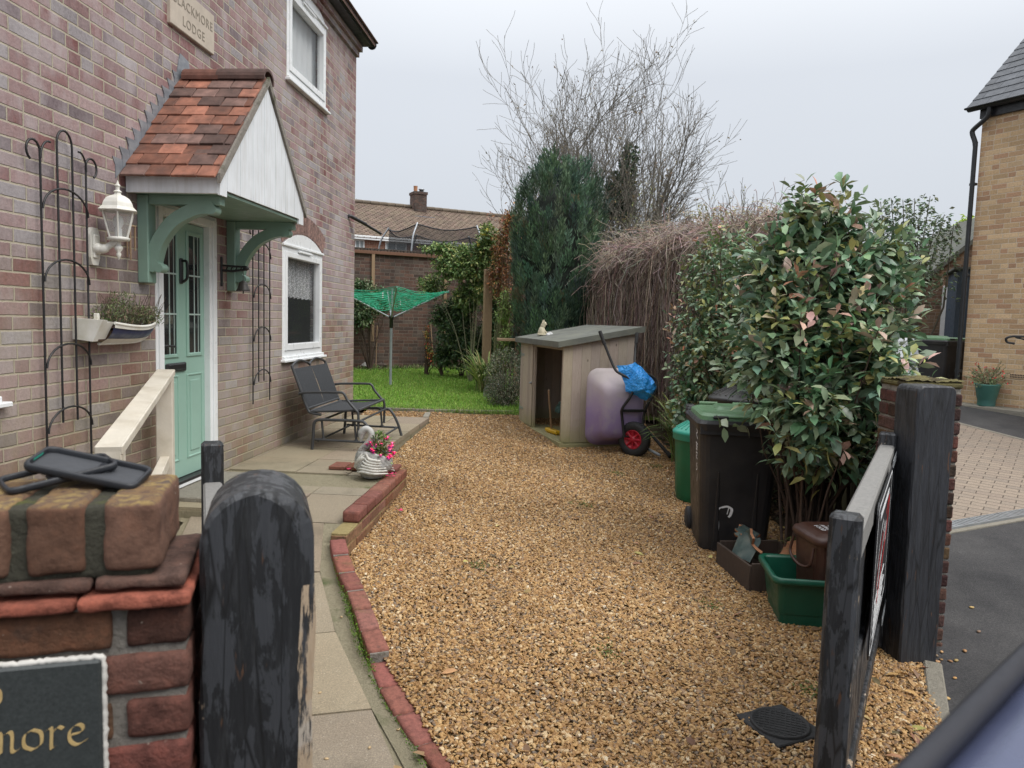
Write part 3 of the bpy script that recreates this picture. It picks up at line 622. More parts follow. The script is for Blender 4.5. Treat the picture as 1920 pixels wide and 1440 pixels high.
# slotted drain across the drive
dr = thing('drain_channel', 'steel slotted drain channel between block paving and tarmac', 'drain', (4.2, dl(4.2) + .08, 0)); d_ = np.array([1, .52]); d_ /= np.linalg.norm(d_); mb = MB(); mk = MB(); mk2 = MB()
for i in range(-42, 60):
    c = np.array([3.02, dl(3.02) + .08]) + d_ * (i * .045 + 1.0) - np.array([4.2, dl(4.2) + .08]); z = A(0, c[1] + dl(4.2) + .08) + .018
    mb.frame((c[0], c[1], z), (d_[0], d_[1], .05), (-d_[1], d_[0], 0), (0, 0, 1)); mb.box((-.016, -.052, -.012), (.016, .052, .004), 0)
    mk.frame((c[0], c[1], z), (d_[0], d_[1], .05), (-d_[1], d_[0], 0), (0, 0, 1)); mk.box((-.0225, .054, -.03), (.0225, .066, .006), 0); mk2.M = mk.M; mk2.box((-.0225, -.066, -.03), (.0225, -.054, .006), 0)
mb.build('grate', MT['steel'], dr); mk.build('channel_edge', MT['steel'], dr); mk2.build('channel_edge', MT['steel'], dr)
path_line('drain_kerb', [(2.2, dl(2.2) - .02), (3.0, dl(3.0) - .02), (4.0, dl(4) - .02), (5.5, dl(5.5) - .02)], .05, .014, MT['concrete'], A, 'pale mortar strip along the near side of the drain channel', 'edging')

# ------------------------------------------------------------------ paved path, terrace and step
mb = MB()
def slab(poly, z, th=.05, col=None):
    """poly of (x,y); z may be a function of y"""
    P = np.array(poly, float); c = P.mean(0); d = P - c; P = c + d * (1 - .006 / np.linalg.norm(d, axis=1)[:, None] * 1.0)
    k = 1 + RNG.normal(0, .07); n = len(P); zz = np.array([(z(p[1]) if callable(z) else z) for p in P]) + RNG.normal(0, .0015)
    V = np.concatenate([np.c_[P, zz], np.c_[P, zz - th]]); mb.add(V, [tuple(range(n)), tuple(range(n, 2 * n))[::-1]] + [(i, (i + 1) % n, (i + 1) % n + n, i + n) for i in range(n)], False, (k, k * (1 + RNG.normal(0, .02)), k * (1 + RNG.normal(0, .03))))
ys_ = [6.02, 6.62, 7.24, 7.86, 8.48, 9.1, 9.76]
for i in range(6):
    for a, b in ((-2.83, -2.25), (-2.25, -1.80)):
        slab([(a, ys_[i]), (b, ys_[i]), (b, ys_[i + 1]), (a, ys_[i + 1])], .378)
slab([(-1.80, 6.02), (-1.485, 6.02), (-1.485, 6.42), (-1.80, 6.42)], .370)
for (y0, y1) in ((4.86, 5.42), (5.42, 6.02)):
    for a, b in ((-2.83, -2.3), (-2.3, -1.9), (-1.9, -1.485)): slab([(a, y0), (b, y0), (b, y1), (a, y1)], lambda y: min(.350, PZ(y)) if a > -2.2 else .350)
xe = lambda y: np.interp(y, [0.6, 2, 2.65, 3.4, 4.0, 4.6, 4.86], [-.02, -.30, -.56, -1.03, -1.32, -1.59, -1.61])
yy = [0.7, 1.35, 1.9, 2.42, 3.0, 3.62, 4.24, 4.86]
for i in range(7):
    a, b = yy[i], yy[i + 1]; sk = .30 if a < 4 else 0
    for x0, x1 in ((.95, .48), (.48, 0)):
        P = [(xe(a) - x0, a - sk * x0), (xe(a) - x1, a - sk * x1), (xe(b) - x1, b - sk * x1), (xe(b) - x0, b - sk * x0)]; slab(P, PZ)
o = mb.build('path', MT['slab']); o['kind'] = 'structure'
mb = MB()      # joint bed under the slabs
ys2 = np.linspace(.7, 6.02, 40); t = np.linspace(0, 1, 4)[None]; xl2 = xe(ys2) - .97; xr2 = np.where(ys2 > 4.86, -1.485, xe(ys2) + .02); xl2 = np.where(ys2 > 4.86, -2.84, xl2)
mb.grid(xl2[:, None] * (1 - t) + xr2[:, None] * t, np.repeat(ys2[:, None], 4, 1), np.repeat(PZ(ys2)[:, None] - .012, 4, 1))
mb.box((-2.843, 6.02, .2), (-1.81, 9.76, .368)); mb.box((-2.84, 4.86, .1), (-1.92, 6.015, .325)); mb.box((-1.81, 6.02, .2), (-1.49, 6.42, .345))
o = mb.build('path_bed', MT['haunch']); o['kind'] = 'structure'
# door step and pavers
mb = MB(); mb.box((-2.84, 4.9, .1), (-2.2, 5.0, .31), .01); mb.box((-2.84, 5.0, .3), (-2.35, 5.9, .385), .008)
tag(mb.build('door_step', MT['concrete']), 'worn concrete step in front of the green front door', 'step')
mb = MB()      # haunching between slabs and edging bricks
ys3 = np.linspace(.7, 4.9, 40); W_ = np.array([0, .35, .7, 1.0])
mb.grid(xe(ys3)[:, None] + (gxl(ys3) - .085 - xe(ys3))[:, None] * W_[None], np.repeat(ys3[:, None], 4, 1), PZ(ys3)[:, None] + np.array([-.004, -.004, .0, .010])[None])
o = mb.build('path_haunch', MT['haunch']); o['kind'] = 'structure'

def bcol(s=1.0, base=(.22, .085, .065)): k = s * (1 + RNG.normal(0, .14)); return (base[0] * k, base[1] * k * (1 + RNG.normal(0, .08)), base[2] * k * (1 + RNG.normal(0, .1)))
def m_edging():
    m = N('edging_brick', .85, .3); c = m.mix(1, m.attr(), m.ramp(m.noise(34, 8, rough=.75, stretch=(1, 1, 1)), [(.25, (.4, .4, .4)), (.5, (1, 1, 1)), (.75, (1.5, 1.45, 1.4))]), 'MULTIPLY')
    c = m.mix(m.rng(m.noise(12, 7, rough=.7), .6, .68, 0, .6), c, (.06, .045, .04)); c = m.mix(m.rng(m.noise(3.5, 5), .62, .75, 0, .5), c, (.13, .11, .045)); m.base(c); m.bump(m.noise(80, 8, rough=.75), .8, .006); return m.m
MT['edging'] = m_edging()
ed = thing('brick_edging', 'curved row of worn red edging bricks beside the concrete path', 'edging', (-1.0, 3.5, 0)); mb = MB(); ms = MB()
pts = smooth_path([(-1.425, 4.56), (-1.29, 4.25), (-1.10, 3.9), (-.935, 3.55), (-.875, 3.43), (-.72, 3.12), (-.50, 2.78), (-.31, 2.52), (-.12, 2.05), (.08, 1.4), (.22, .7)], 12)
dd = np.r_[0, np.cumsum(np.linalg.norm(np.diff(pts, axis=0), axis=1))]; s_ = 0.0
while s_ + .215 < dd[-1]:
    a = np.array([np.interp(s_ + .002, dd, pts[:, k]) for k in (0, 1)]); b = np.array([np.interp(s_ + .213, dd, pts[:, k]) for k in (0, 1)]); d = b - a; ln = np.linalg.norm(d); d /= ln; m_ = (a + b) / 2
    zt = np.interp(m_[1], [.5, 2.0, 2.65, 3.30, 3.42, 3.45, 3.8, 4.2, 4.58], [-.03, -.015, .018, .062, .07, .125, .155, .215, .285]); zb = zt - .075; sl = np.interp(m_[1], [2, 3.3, 4.6], [-.05, -.07, -.12])
    mb.frame((m_[0] + 1.0, m_[1] - 3.5, zt), (d[0], d[1], sl), (-d[1], d[0], 0), (0, 0, 1)); mb.rough((-ln / 2, -.05, -.075), (ln / 2, .05, 0), bcol(), .02, .007, .002)
    ms.frame((m_[0] + 1.0, m_[1] - 3.5, zt), (d[0], d[1], sl), (-d[1], d[0], 0), (0, 0, 1)); ms.box((-ln / 2 - .008, -.045, -.16), (ln / 2 + .008, .045, -.012), 0)
    s_ += .224
mb.rst().build('bricks', MT['edging'], ed); ms.rst().build('mortar', MT['mortar'], ed)
lw = thing('low_brick_wall', 'low two course brick retaining wall holding up the paved terrace', 'wall', (-1.42, 5.4, 0)); mb = MB(); ms = MB()
y = 4.845
while y < 6.1:
    mb.rough((-.062, y - 5.4, .302), (.055, y + .213 - 5.4, .378), bcol(.95), .02, .007, .002); y += .218
mb.box((-.045, 6.145 - 5.4, .302), (.055, 6.35 - 5.4, .372), .006, bcol(.8))
for r_, (zz, o_) in enumerate(((.222, .1), (.147, 0), (.072, .1), (-.003, 0))):
    y = 4.62 - .02 - o_ if r_ < 1 else 4.58 - o_
    while y < 6.33: mb.box((-.058, max(y, 4.58) - 5.4, zz), (.052 + RNG.normal(0, .0015), min(y + .213, 6.36) - 5.4, zz + .066), .005, bcol(.95, (.22, .12, .07)), .001); y += .224
ms.box((-.053, 4.585 - 5.4, -.1), (.046, 6.355 - 5.4, .30)); lg = MB(); lg.box((-.06, 4.60 - 5.4, .286), (.05, 4.843 - 5.4, .301), .004)
mb.build('bricks', MT['edging'], lw); ms.build('mortar', MT['ledge'], lw); lg.build('mortar_ledge', MT['ledge'], lw)
mb = MB(); mb.at((-1.72, 6.27, .38), 0)
for i in range(4): mb.box((-.29 + i * .15, -.11, 0), (-.15 + i * .15, .11, .03), .005, bcol(.85))
tag(mb.rst().build('brick_tiles', MT['edging']), 'row of flat red quarry bricks laid on the terrace behind the swan', 'paving')
# ------------------------------------------------------------------ the brick house on the left
WX = -2.845
def WB(root): mb = MB(); mb.at(tuple(-np.array(root.location))); return mb
def wy(px, py=500, x=WX): return hx(px, py, x)[1]
def wz(px, py, x=WX): return hx(px, py, x)[2]
hs_ = thing('brick_house', 'two storey red brick house with white windows and a sage green front door', 'house', (WX, 5.0, .38))
OPEN = [(7.235, 8.44, 1.275, 2.40), (7.34, 8.53, 4.06, 4.95), (4.945, 5.855, .38, 2.46), (2.30, 3.50, 1.25, 2.40)]
mb = WB(hs_); Y0, Y1, ZT, XB = .9, 9.74, 5.32, -9.5
yc = sorted({Y0, Y1} | {q for o in OPEN for q in o[:2]}); zc = sorted({-.3, ZT} | {q for o in OPEN for q in o[2:]})
for a, b in zip(yc[:-1], yc[1:]):
    for c, d in zip(zc[:-1], zc[1:]):
        if any(o[0] <= a + 1e-6 and b <= o[1] + 1e-6 and o[2] <= c + 1e-6 and d <= o[3] + 1e-6 for o in OPEN): continue
        mb.add([(WX, a, c), (WX, b, c), (WX, b, d), (WX, a, d)], [(0, 1, 2, 3)])
for a, b, c, d in OPEN:
    x = WX - .14; mb.add([(WX, a, c), (WX, b, c), (WX, b, d), (WX, a, d), (x, a, c), (x, b, c), (x, b, d), (x, a, d)], [(0, 4, 5, 1), (1, 5, 6, 2), (2, 6, 7, 3), (3, 7, 4, 0)])
mb.add([(WX, Y1, -.3), (XB, Y1, -.3), (XB, Y1, ZT), ((WX + XB) / 2, Y1, 8.4), (WX, Y1, ZT)], [(0, 1, 2, 3, 4)])
mb.add([(WX, Y0, -.3), (XB, Y0, -.3), (XB, Y0, ZT), ((WX + XB) / 2, Y0, 8.4), (WX, Y0, ZT)], [(0, 1, 2, 3, 4)])
mb.add([(XB, Y0, -.3), (XB, Y1, -.3), (XB, Y1, ZT), (XB, Y0, ZT)], [(0, 1, 2, 3)])
for k, (z, pr) in enumerate(((5.055, .035), (5.13, .07))): mb.box((WX - .02, Y0, z), (WX + pr, Y1 + (.05 if k else .02), z + .072))
mb.build('wall', MT['brick_house'], hs_)
mb = WB(hs_)      # roof with a tiled edge
for sx_ in (0, 1):
    xe_, xr = (WX + .22, (WX + XB) / 2) if not sx_ else (XB - .22, (WX + XB) / 2); zr, ze = 8.55, 5.22
    mb.add([(xe_, Y0 - .1, ze), (xr, Y0 - .1, zr), (xr, Y1 + .1, zr), (xe_, Y1 + .1, ze), (xe_, Y0 - .1, ze + .05), (xr, Y0 - .1, zr + .06), (xr, Y1 + .1, zr + .06), (xe_, Y1 + .1, ze + .05)],
           [(0, 1, 2, 3), (4, 5, 6, 7), (0, 3, 7, 4), (1, 2, 6, 5), (0, 1, 5, 4), (3, 2, 6, 7)], False, (.16, .09, .07))
for i in range(40): mb.box((WX + .19, Y0 + i * .225, 5.272), (WX + .25, Y0 + i * .225 + .215, 5.29), .004, (.12, .07, .06))
rf = mb.build('roof', MT['roof_tile'], hs_)
mb = WB(hs_); mb.box((WX + .005, Y0, 5.205), (WX + .19, Y1 + .07, 5.30), .004); mb.build('soffit', MT['dark_gutter'], hs_)
mb = WB(hs_)
a = np.linspace(PI, 2 * PI, 9); pr = np.c_[np.cos(a) * .058, np.sin(a) * .058]; pr = np.r_[pr, pr[::-1] * .9]
mb.prism([(WX + .165 + u, 5.275 + v_) for u, v_ in pr], Y0, Y1 + .15, 'xz'); mb.tube([(WX + .165, Y1 + .135, 5.258), (WX + .165, Y1 + .155, 5.258)], .06, 14)
mb.build('gutter', MT['dark_gutter'], hs_)

def ring(mb, y0, y1, z0, z1, wd, x0, x1, b=.004):
    wl, wr, wb, wt = wd if isinstance(wd, tuple) else (wd,) * 4
    mb.box((x0, y0, z0), (x1, y0 + wl, z1), b); mb.box((x0, y1 - wr, z0), (x1, y1, z1), b)
    mb.box((x0, y0 + wl + .0005, z0 + .0007), (x1 - .0007, y1 - wr - .0005, z0 + wb), b); mb.box((x0, y0 + wl + .0005, z1 - wt), (x1 - .0007, y1 - wr - .0005, z1 - .0007), b)
def window(y0, y1, z0, z1, label, arch, kind):
    mb = WB(hs_); ring(mb, y0 + .004, y1 - .004, z0, z1, .06, WX - .07, WX + .004)
    ring(mb, y0 + .062, y1 - .062, z0 + .062, z1 - .062, (.055, .055, .065, .055), WX - .06, WX + .016)
    if arch:
        c = (y0 + y1) / 2; hw = (y1 - y0) / 2 - .004; r_ = (hw * hw + arch * arch) / (2 * arch); th = math.asin(hw / r_); z_c = z1 + arch - r_
        an = np.linspace(PI / 2 - th, PI / 2 + th, 15); poly = [(c + r_ * math.cos(q), z_c + r_ * math.sin(q)) for q in an]
        mb.prism(poly, WX - .01, WX + .008, 'yz'); mb.box((WX - .03, y0 - .004, z1 - .012), (WX + .024, y1 + .004, z1 + .012), .004)
    fr = mb.build('window', MT['upvc'], hs_); fr['label'] = label
    mb = WB(hs_); mb.box((WX - .04, y0 + .11, z0 + .12), (WX - .034, y1 - .11, z1 - .11)); mb.build('pane', MT['pane'], fr)
    mb = WB(hs_); mb.box((WX - .02, y0 - .03, z0 - .055), (WX + .05, y1 + .045, z0 - .028), .005); mb.box((WX - .02, y0 + .0, z0 - .03), (WX + .028, y1, z0 + .002), .004); mb.build('sill', MT['upvc'], fr)
    mb = WB(hs_); c = (y0 + y1) / 2; mb.box((WX + .014, c - .19, z1 - .052), (WX + .032, c + .19, z1 - .028), .004); mb.build('trickle_vent', MT['upvc'], fr)
    if kind == 'lace':
        mb = WB(hs_); Yg, Zg = np.meshgrid(np.linspace(y0 + .05, y1 - .05, 80), np.linspace(1.87, z1 + .02, 14)); Zg = Zg + np.where(Zg < 1.9, .022 * np.abs(np.sin(Yg * 26)), 0)
        mb.grid(WX - .10 + .014 * np.sin(Yg * 55), Yg, Zg); mb.build('net_curtain', MT['lace'], fr)
    else:
        mb = WB(hs_); Yg, Zg = np.meshgrid(np.linspace(y0 + .02, y1 - .02, 60), np.linspace(z0, z1, 4)); mb.grid(WX - .12 + .008 * np.sin(Yg * 40), Yg, Zg); mb.build('blind', MT['voile'], fr)
    mb = WB(hs_); mb.add([(x, y_, z) for x in (WX - .145, WX - 2.2) for y_ in (y0 - .3, y1 + .3) for z in (z0 - .3, z1 + .3)], [(4, 6, 7, 5), (0, 4, 5, 1), (2, 3, 7, 6), (0, 2, 6, 4), (1, 5, 7, 3)])
    mb.box((WX - .9, c + .05, z0 - .1), (WX - .86, c + .5, z1 - .1), 0, (1, 1, 1)); mb.build('room', MT['room_dark'], fr)
window(*OPEN[0], 'white window with a lace net curtain across its upper half', .145, 'lace')
window(*OPEN[1], 'white upstairs window with a pale blind', .15, 'blind')
window(*OPEN[3], 'white window at the near end of the wall with its sill end showing', 0, 'blind')
for y0, y1, z1, ar in ((7.235, 8.44, 2.40, .145), (7.34, 8.53, 5.02, .15)):
    if z1 > 3: continue
    mb = WB(hs_); c = (y0 + y1) / 2; hw = (y1 - y0) / 2 + .01; r_ = (hw * hw + ar * ar) / (2 * ar); th = math.asin(hw / r_); zc_ = z1 + ar - r_; n_ = 20
    for i in range(n_):
        q = PI / 2 + th - (i + .5) * 2 * th / n_; mb2 = Matrix.Translation((WX - hs_.location[0], c - hs_.location[1] + math.cos(q) * (r_ + .009), zc_ - hs_.location[2] + math.sin(q) * (r_ + .009))) @ Matrix.Rotation(q - PI / 2, 4, 'X')
        mb.M = np.array(mb2); k = 1 + RNG.normal(0, .12); mb.box((-.05, -.0275, 0), (.007, .0275, .205), .004, (.23 * k, .15 * k, .13 * k))
    mb.build('brick_arch', MT['pillar_bricks'], hs_)
# front door
mb = WB(hs_); y0, y1, z0, z1 = OPEN[2]; ring(mb, y0 + .004, y1 - .004, z0 + .004, z1 - .003, (.07, .12, .03, .075), WX - .10, WX + .003, .004); ring(mb, y0 + .03, y1 - .03, z0 + .01, z1 - .03, (.055, .06, .03, .06), WX - .09, WX + .018, .004)
df = mb.build('door_frame', MT['upvc'], hs_); mb = WB(hs_); mb.box((WX - .06, y0 + .07, z0 + .036), (WX + .02, y1 - .12, z0 + .062), .004); mb.build('threshold', MT['black_metal'], df)
XD = WX - .045; mb = WB(hs_); D0, D1, DZ0, DZ1 = y0 + .088, y1 - .125, z0 + .066, z1 - .095
mb.box((XD - .05, D0, DZ0), (XD, D1, DZ1), .003)
pl = (D0 + .075, D0 + .265); pr_ = (D1 - .255, D1 - .075)
GZ0, GZ1 = wz(360, 662), wz(356, 440)
for a, b in (pl, pr_):
    ring(mb, a - .03, b + .03, GZ0 - .03, GZ1 + .03, .03, XD - .005, XD + .013, .006)
    for c0, c1 in ((DZ0 + .13, GZ0 - .16),):
        ring(mb, a - .03, b + .03, c0, c1, .016, XD - .004, XD + .008, .004); mb.box((XD - .004, a + .018, c0 + .05), (XD + .008, b - .018, c1 - .05), .012)
dr_ = mb.build('door', MT['door_green'], hs_)
for a, b in (pl, pr_):
    mb = WB(hs_); mb.box((XD - .002, a, GZ0), (XD + .002, b, GZ1)); g = mb.build('glazing', MT['pane_dark'], dr_)
mb = WB(hs_)
for a, b in (pl, pr_):
    for f in (.5,): mb.box((XD + .0025, a + (b - a) * f - .005, GZ0), (XD + .006, a + (b - a) * f + .005, GZ1))
    for f in (.33, .66): mb.box((XD + .003, a, GZ0 + (GZ1 - GZ0) * f - .006), (XD + .008, b, GZ0 + (GZ1 - GZ0) * f + .006))
    mb.box((XD + .0027, b - .035, GZ0), (XD + .005, b - .028, GZ1))
mb.build('glazing_bars', paint('pale_green_bars', (.42, .52, .48), .45), dr_)
mb = WB(hs_); yk, zk = (D0 + D1) / 2 - .01, wz(341, 506); mb.box((XD, yk - .022, zk - .10), (XD + .014, yk + .022, zk + .09), .006); mb.tube(smooth_path([(XD + .014, yk, zk + .07), (XD + .05, yk, zk + .06), (XD + .052, yk, zk - .05), (XD + .02, yk, zk - .085)], 5), .010, 8); mb.build('knocker', MT['black_metal'], dr_)
mb = WB(hs_); zl = wz(340, 689); yl = wy(339, 689); mb.box((XD, yl - .14, zl - .034), (XD + .018, yl + .14, zl + .034), .010); mb.box((XD + .01, yl - .12, zl - .02), (XD + .026, yl + .12, zl + .028), .008); mb.build('letterbox', MT['black_metal'], dr_)
mb = WB(hs_); yh_, zh = D0 + .03, wz(296, 655); mb.box((XD, yh_ - .014, zh - .12), (XD + .012, yh_ + .014, zh + .12), .004); mb.tube([(XD + .01, yh_, zh + .02), (XD + .05, yh_, zh + .02), (XD + .055, yh_ + .02, zh + .02), (XD + .05, yh_ + .13, zh + .012)], .009, 8); mb.build('handle', MT['black_metal'], dr_)

# stone name plaque
sp = thing('stone_plaque', 'pale stone plaque on the brick wall carved BLACKMORE LODGE', 'plaque', (WX, 5.46, 3.70)); mb = WB(sp); mb.box((WX - .02, 5.14, 3.70), (WX + .028, 5.78, 4.00), .005); mb.build('slab', MT['stone_plaque'], sp)
mb = WB(sp); text_mb(mb, 'BLACKMORE', .092, .003, (WX + .029, 5.46, 3.865), (0, 1, 0), (0, 0, 1), spacing=1.12); mb.build('carved_line', MT['carved'], sp); mb = WB(sp); text_mb(mb, 'LODGE', .092, .003, (WX + .029, 5.46, 3.745), (0, 1, 0), (0, 0, 1), spacing=1.12); mb.build('carved_line', MT['carved'], sp)

# ------------------------------------------------------------------ gabled porch canopy
pc = thing('porch_canopy', 'small gabled porch canopy with red clay tiles and white boarded front', 'canopy', (WX, 5.36, 2.45))
cy, XF, hwid, ze, zr = 5.36, -2.235, .745, 2.545, 3.36
sl = np.array([hwid, zr - ze]); sln = np.linalg.norm(sl); pitch_ = math.atan2(zr - ze, hwid)
for sgn, nm in ((-1, 0), (1, 1)):
    mb = WB(pc); rows = 10; step = sln / rows
    for r_ in range(rows):
        t0 = r_ * step - .035; x = WX + .01 - (.09 if r_ % 2 else 0)
        while x < XF - .02:
            x1 = min(x + .163, XF + .02); xa = max(x, WX + .005)
            if x1 - xa > .02:
                # local frame: u up the slope, v along x, n outward normal
                base = np.array([0, cy + sgn * (hwid + .02), ze]) - np.array(pc.location); u = np.array([0, -sgn * math.cos(pitch_), math.sin(pitch_)]); n_ = np.array([0, sgn * math.sin(pitch_), math.cos(pitch_)])
                tilt = .075 + RNG.normal(0, .012); u2 = u * math.cos(tilt) - n_ * math.sin(tilt); n2 = n_ * math.cos(tilt) + u * math.sin(tilt)
                k = RNG.choice([.55, .75, 1.0, 1.25], p=[.25, .3, .3, .15]); base_c = np.array([.34, .145, .095]) if RNG.random() < .68 else np.array([.20, .12, .10]); c = base_c * k
                mb.frame(base + u * t0 + n_ * (.034 + RNG.normal(0, .002)), (1, 0, 0), u2, n2); mb.box((xa, 0, -.006), (x1 - .003, step + .06, .012), .003, tuple(c), .0008)
            x += .166
    mb.build('roof_tiles', MT['roof_tile'], pc)
mb = WB(pc)
for i, (xa, xb) in enumerate(((WX + .03, WX + .30), (WX + .285, XF + .03))):
    P = [(math.cos(q) * .095, math.sin(q) * .075) for q in np.linspace(-.25, PI + .25, 12)]; P2 = [(u * .8, v_ * .8 - .004) for u, v_ in P][::-1]
    mb.prism([(cy + u, zr + .02 + v_ + .004 * i) for u, v_ in P + P2], xa, xb, 'yz', (.17, .075, .055) if i == 0 else (.11, .065, .055))
mb.build('ridge_tiles', MT['roof_tile'], pc)
mb = WB(pc)      # stepped lead flashing, each step one brick course high
for sgn in (-1, 1):
    yr = lambda z: cy + sgn * hwid * 1.04 * (1 - (z - ze - .04) / (zr - ze))
    for i in range(11):
        z = ze + .105 + .075 * i; mb.prism([(yr(z) + sgn * .165, z), (yr(z) + sgn * .135, z - .05), (yr(z - .13) + sgn * .01, z - .13), (yr(z - .1) - sgn * .03, z - .06), (yr(z) - sgn * .01, z - .004)], WX + .0005 * (i % 3), WX + .005 + .002 * (i % 3), 'yz')
    mb.prism([(cy + sgn * hwid * 1.04, ze + .03), (cy + sgn * .01, zr + .06), (cy, zr - .03), (cy + sgn * (hwid - .03), ze - .01)], WX + .004, WX + .055, 'yz')
mb.prism([(cy - .12, zr - .02), (cy + .12, zr - .02), (cy + .06, zr + .17), (cy - .06, zr + .19)], WX, WX + .008, 'yz')
mb.build('lead_flashing', MT['lead'], pc)
for ya_ in (cy - hwid, cy + hwid - .022): mb = WB(pc); mb.box((WX + .004, ya_, 2.452), (XF, ya_ + .022, 2.565), .003); mb.build('fascia', MT['white_paint'], pc)
mb = WB(pc); nb = 15      # vertical boards of the gable front
for i in range(nb):
    ya, yb = cy - hwid + 2 * hwid * i / nb, cy - hwid + 2 * hwid * (i + 1) / nb; zt = lambda y: ze + (zr - .04 - ze) * (1 - abs(y - cy) / hwid) + .012; lo = 2.445 if i in (0, nb - 1) else 2.485
    P = [(ya + .0012, lo), (yb - .0012, lo), (yb - .0012, zt(yb))] + ([(cy, zt(cy))] if ya < cy < yb else []) + [(ya + .0012, zt(ya))]
    mb.prism(P, XF, XF + .016 + .001 * (i % 2), 'yz')
mb.build('gable_boards', MT['white_paint'], pc)
mb = WB(pc)
for sgn in (-1, 1): mb.prism([(cy + sgn * (hwid + .03), ze - .035), (cy + sgn * (hwid + .03), ze + .03), (cy, zr + .045), (cy, zr - .012)][::-sgn], XF + .012, XF + .034, 'yz')
mb.build('verge_mortar', MT['mortar'], pc)
mb = WB(pc); mb.box((WX + .003, cy - hwid + .023, 2.462), (XF - .001, cy + hwid - .023, 2.48)); mb.build('soffit', MT['sage'], pc)
for yb_ in (4.79, 6.075):
    mb = WB(pc); mb.box((WX, yb_ - .05, 1.885), (WX + .075, yb_ + .05, 2.461), .006); mb.box((WX + .075, yb_ - .035, 2.40), (XF - .05, yb_ + .035, 2.4615), .004)
    P = smooth_path([(WX + .085, 2.02), (WX + .13, 2.16), (WX + .23, 2.29), (WX + .36, 2.365), (WX + .47, 2.39)], 6); T_ = unit(np.gradient(P, axis=0)); Nn = np.c_[-T_[:, 1], T_[:, 0]]; hw_ = .042
    o_ = P + Nn * hw_; i_ = P - Nn * hw_; poly = [tuple(q) for q in i_] + [tuple(q) for q in o_[::-1]]
    mb.prism(poly, yb_ - .036, yb_ + .036, 'xz')
    for kq, (cx, cz, rr) in enumerate(((WX + .095, 2.0, .042), (WX + .135, 1.985, .03), (WX + .475, 2.388, .046), (WX + .50, 2.372, .032))):
        mb.prism([(cx + rr * math.cos(q), cz + rr * math.sin(q)) for q in np.linspace(0, 2 * PI, 16, endpoint=False)], yb_ - .038 - kq * .0012, yb_ + .038 + kq * .0012, 'xz')
    for zb in (1.95, 2.14): mb.box((WX + .075, yb_ - .012, zb), (WX + .083, yb_ + .012, zb + .018), .003)
    mb.build('bracket', MT['sage'], pc)

# ------------------------------------------------------------------ things fixed to the house wall
def trellis(name, ys, zt, zb, zin, arches, label, curl, xo=.035):
    t = thing(name, label, 'trellis', (WX, (ys[0] + ys[3]) / 2, zb)); mb = WB(t); x = WX + xo; r_ = .0065
    d = ys[1] - ys[0]; yi = (ys[1] + ys[2]) / 2
    for k, sgn in ((0, -1), (3, 1)):
        P = [(x, ys[k], zb), (x, ys[k], zt - .10)] + [(x, ys[k] + sgn * (curl - curl * math.cos(q)), zt - .10 + curl * 1.1 * math.sin(q)) for q in np.linspace(.3, PI * 1.35, 12)]
        mb.tube(P, r_, 6)
        yk = ys[1] if k == 0 else ys[2]; c = (ys[k] + yk) / 2; hr = abs(yk - ys[k]) / 2
        mb.tube([(x + .004, ys[k] - sgn * 2 * hr * (1 - math.cos(q)) / 2, zt - .13 + .10 * math.sin(q)) for q in np.linspace(0, PI * .55, 8)], r_ * .9, 6)
    hr = (ys[2] - ys[1]) / 2
    mb.tube([(x, ys[1], zin)] + [(x, yi - hr * math.cos(q), zt - .02 + hr * 1.25 * math.sin(q)) for q in np.linspace(0, PI, 14)] + [(x, ys[2], zin)], r_, 6)
    mb.build('uprights', MT['black_metal'], t)
    for za in arches:
        mb = WB(t); c = (ys[0] + ys[3]) / 2; hw_ = (ys[3] - ys[0]) / 2
        mb.tube([(x + .011, c - hw_ * math.cos(q), za + .13 * math.sin(q)) for q in np.linspace(0, PI, 16)], r_ * .9, 6); mb.build('arched_bar', MT['black_metal'], t)
    return t
tl = [wy(70, 560), wy(102, 560), wy(130, 560), wy(155, 560)]
trellis('wall_trellis', tl, wz(100, 262), wz(80, 892), wz(118, 790), [wz(75, 392), wz(78, 528), wz(80, 690), wz(82, 812)], 'large black metal wall trellis left of the front door with scrolled top', .05)
tr = [wy(467, 560), wy(478, 560), wy(488, 560), wy(499, 560)]
trellis('wall_trellis', tr, wz(485, 418), wz(466, 758), wz(480, 715), [wz(470, 480), wz(468, 558), wz(468, 640), wz(467, 722)], 'narrow black metal wall trellis between the door and the lower window', .03)

# lantern
ln_ = thing('wall_lantern', 'white wall lantern with clear glass beside the front door', 'lantern', (WX, wy(172, 460), wz(172, 490))); yl, zl = wy(172, 460), wz(172, 462); xl_ = WX + .155; yl2 = yl + .02
mb = WB(ln_); mb.prism([(yl + u * .045, zl + v_ * .11) for u, v_ in ((-.6, -1), (.6, -1), (1, -.6), (1, .6), (.6, 1), (-.6, 1), (-1, .6), (-1, -.6))], WX, WX + .022, 'yz'); mb.box((WX + .02, yl - .026, zl - .07), (WX + .034, yl + .026, zl + .07), .01); mb.build('back_plate', MT['white_cast'], ln_)
mb = WB(ln_); mb.tube(smooth_path([(WX + .03, yl, zl - .01), (WX + .07, yl, zl - .015), (WX + .11, yl2, zl + .015), (xl_, yl2, zl + .03)], 6), [.034] * 4 + [.026] * 5 + [.02] * 10, 8); mb.lathe([(.001, -.075), (.009, -.06), (.015, -.04), (.009, -.03), (.02, -.015), (.024, .0), (.014, .012), (.014, .035), (.06, .04), (.064, .055), (.055, .06)], 12, (xl_, yl2, zl)); mb.build('arm', MT['white_cast'], ln_)
mb = WB(ln_); z0 = zl + .058
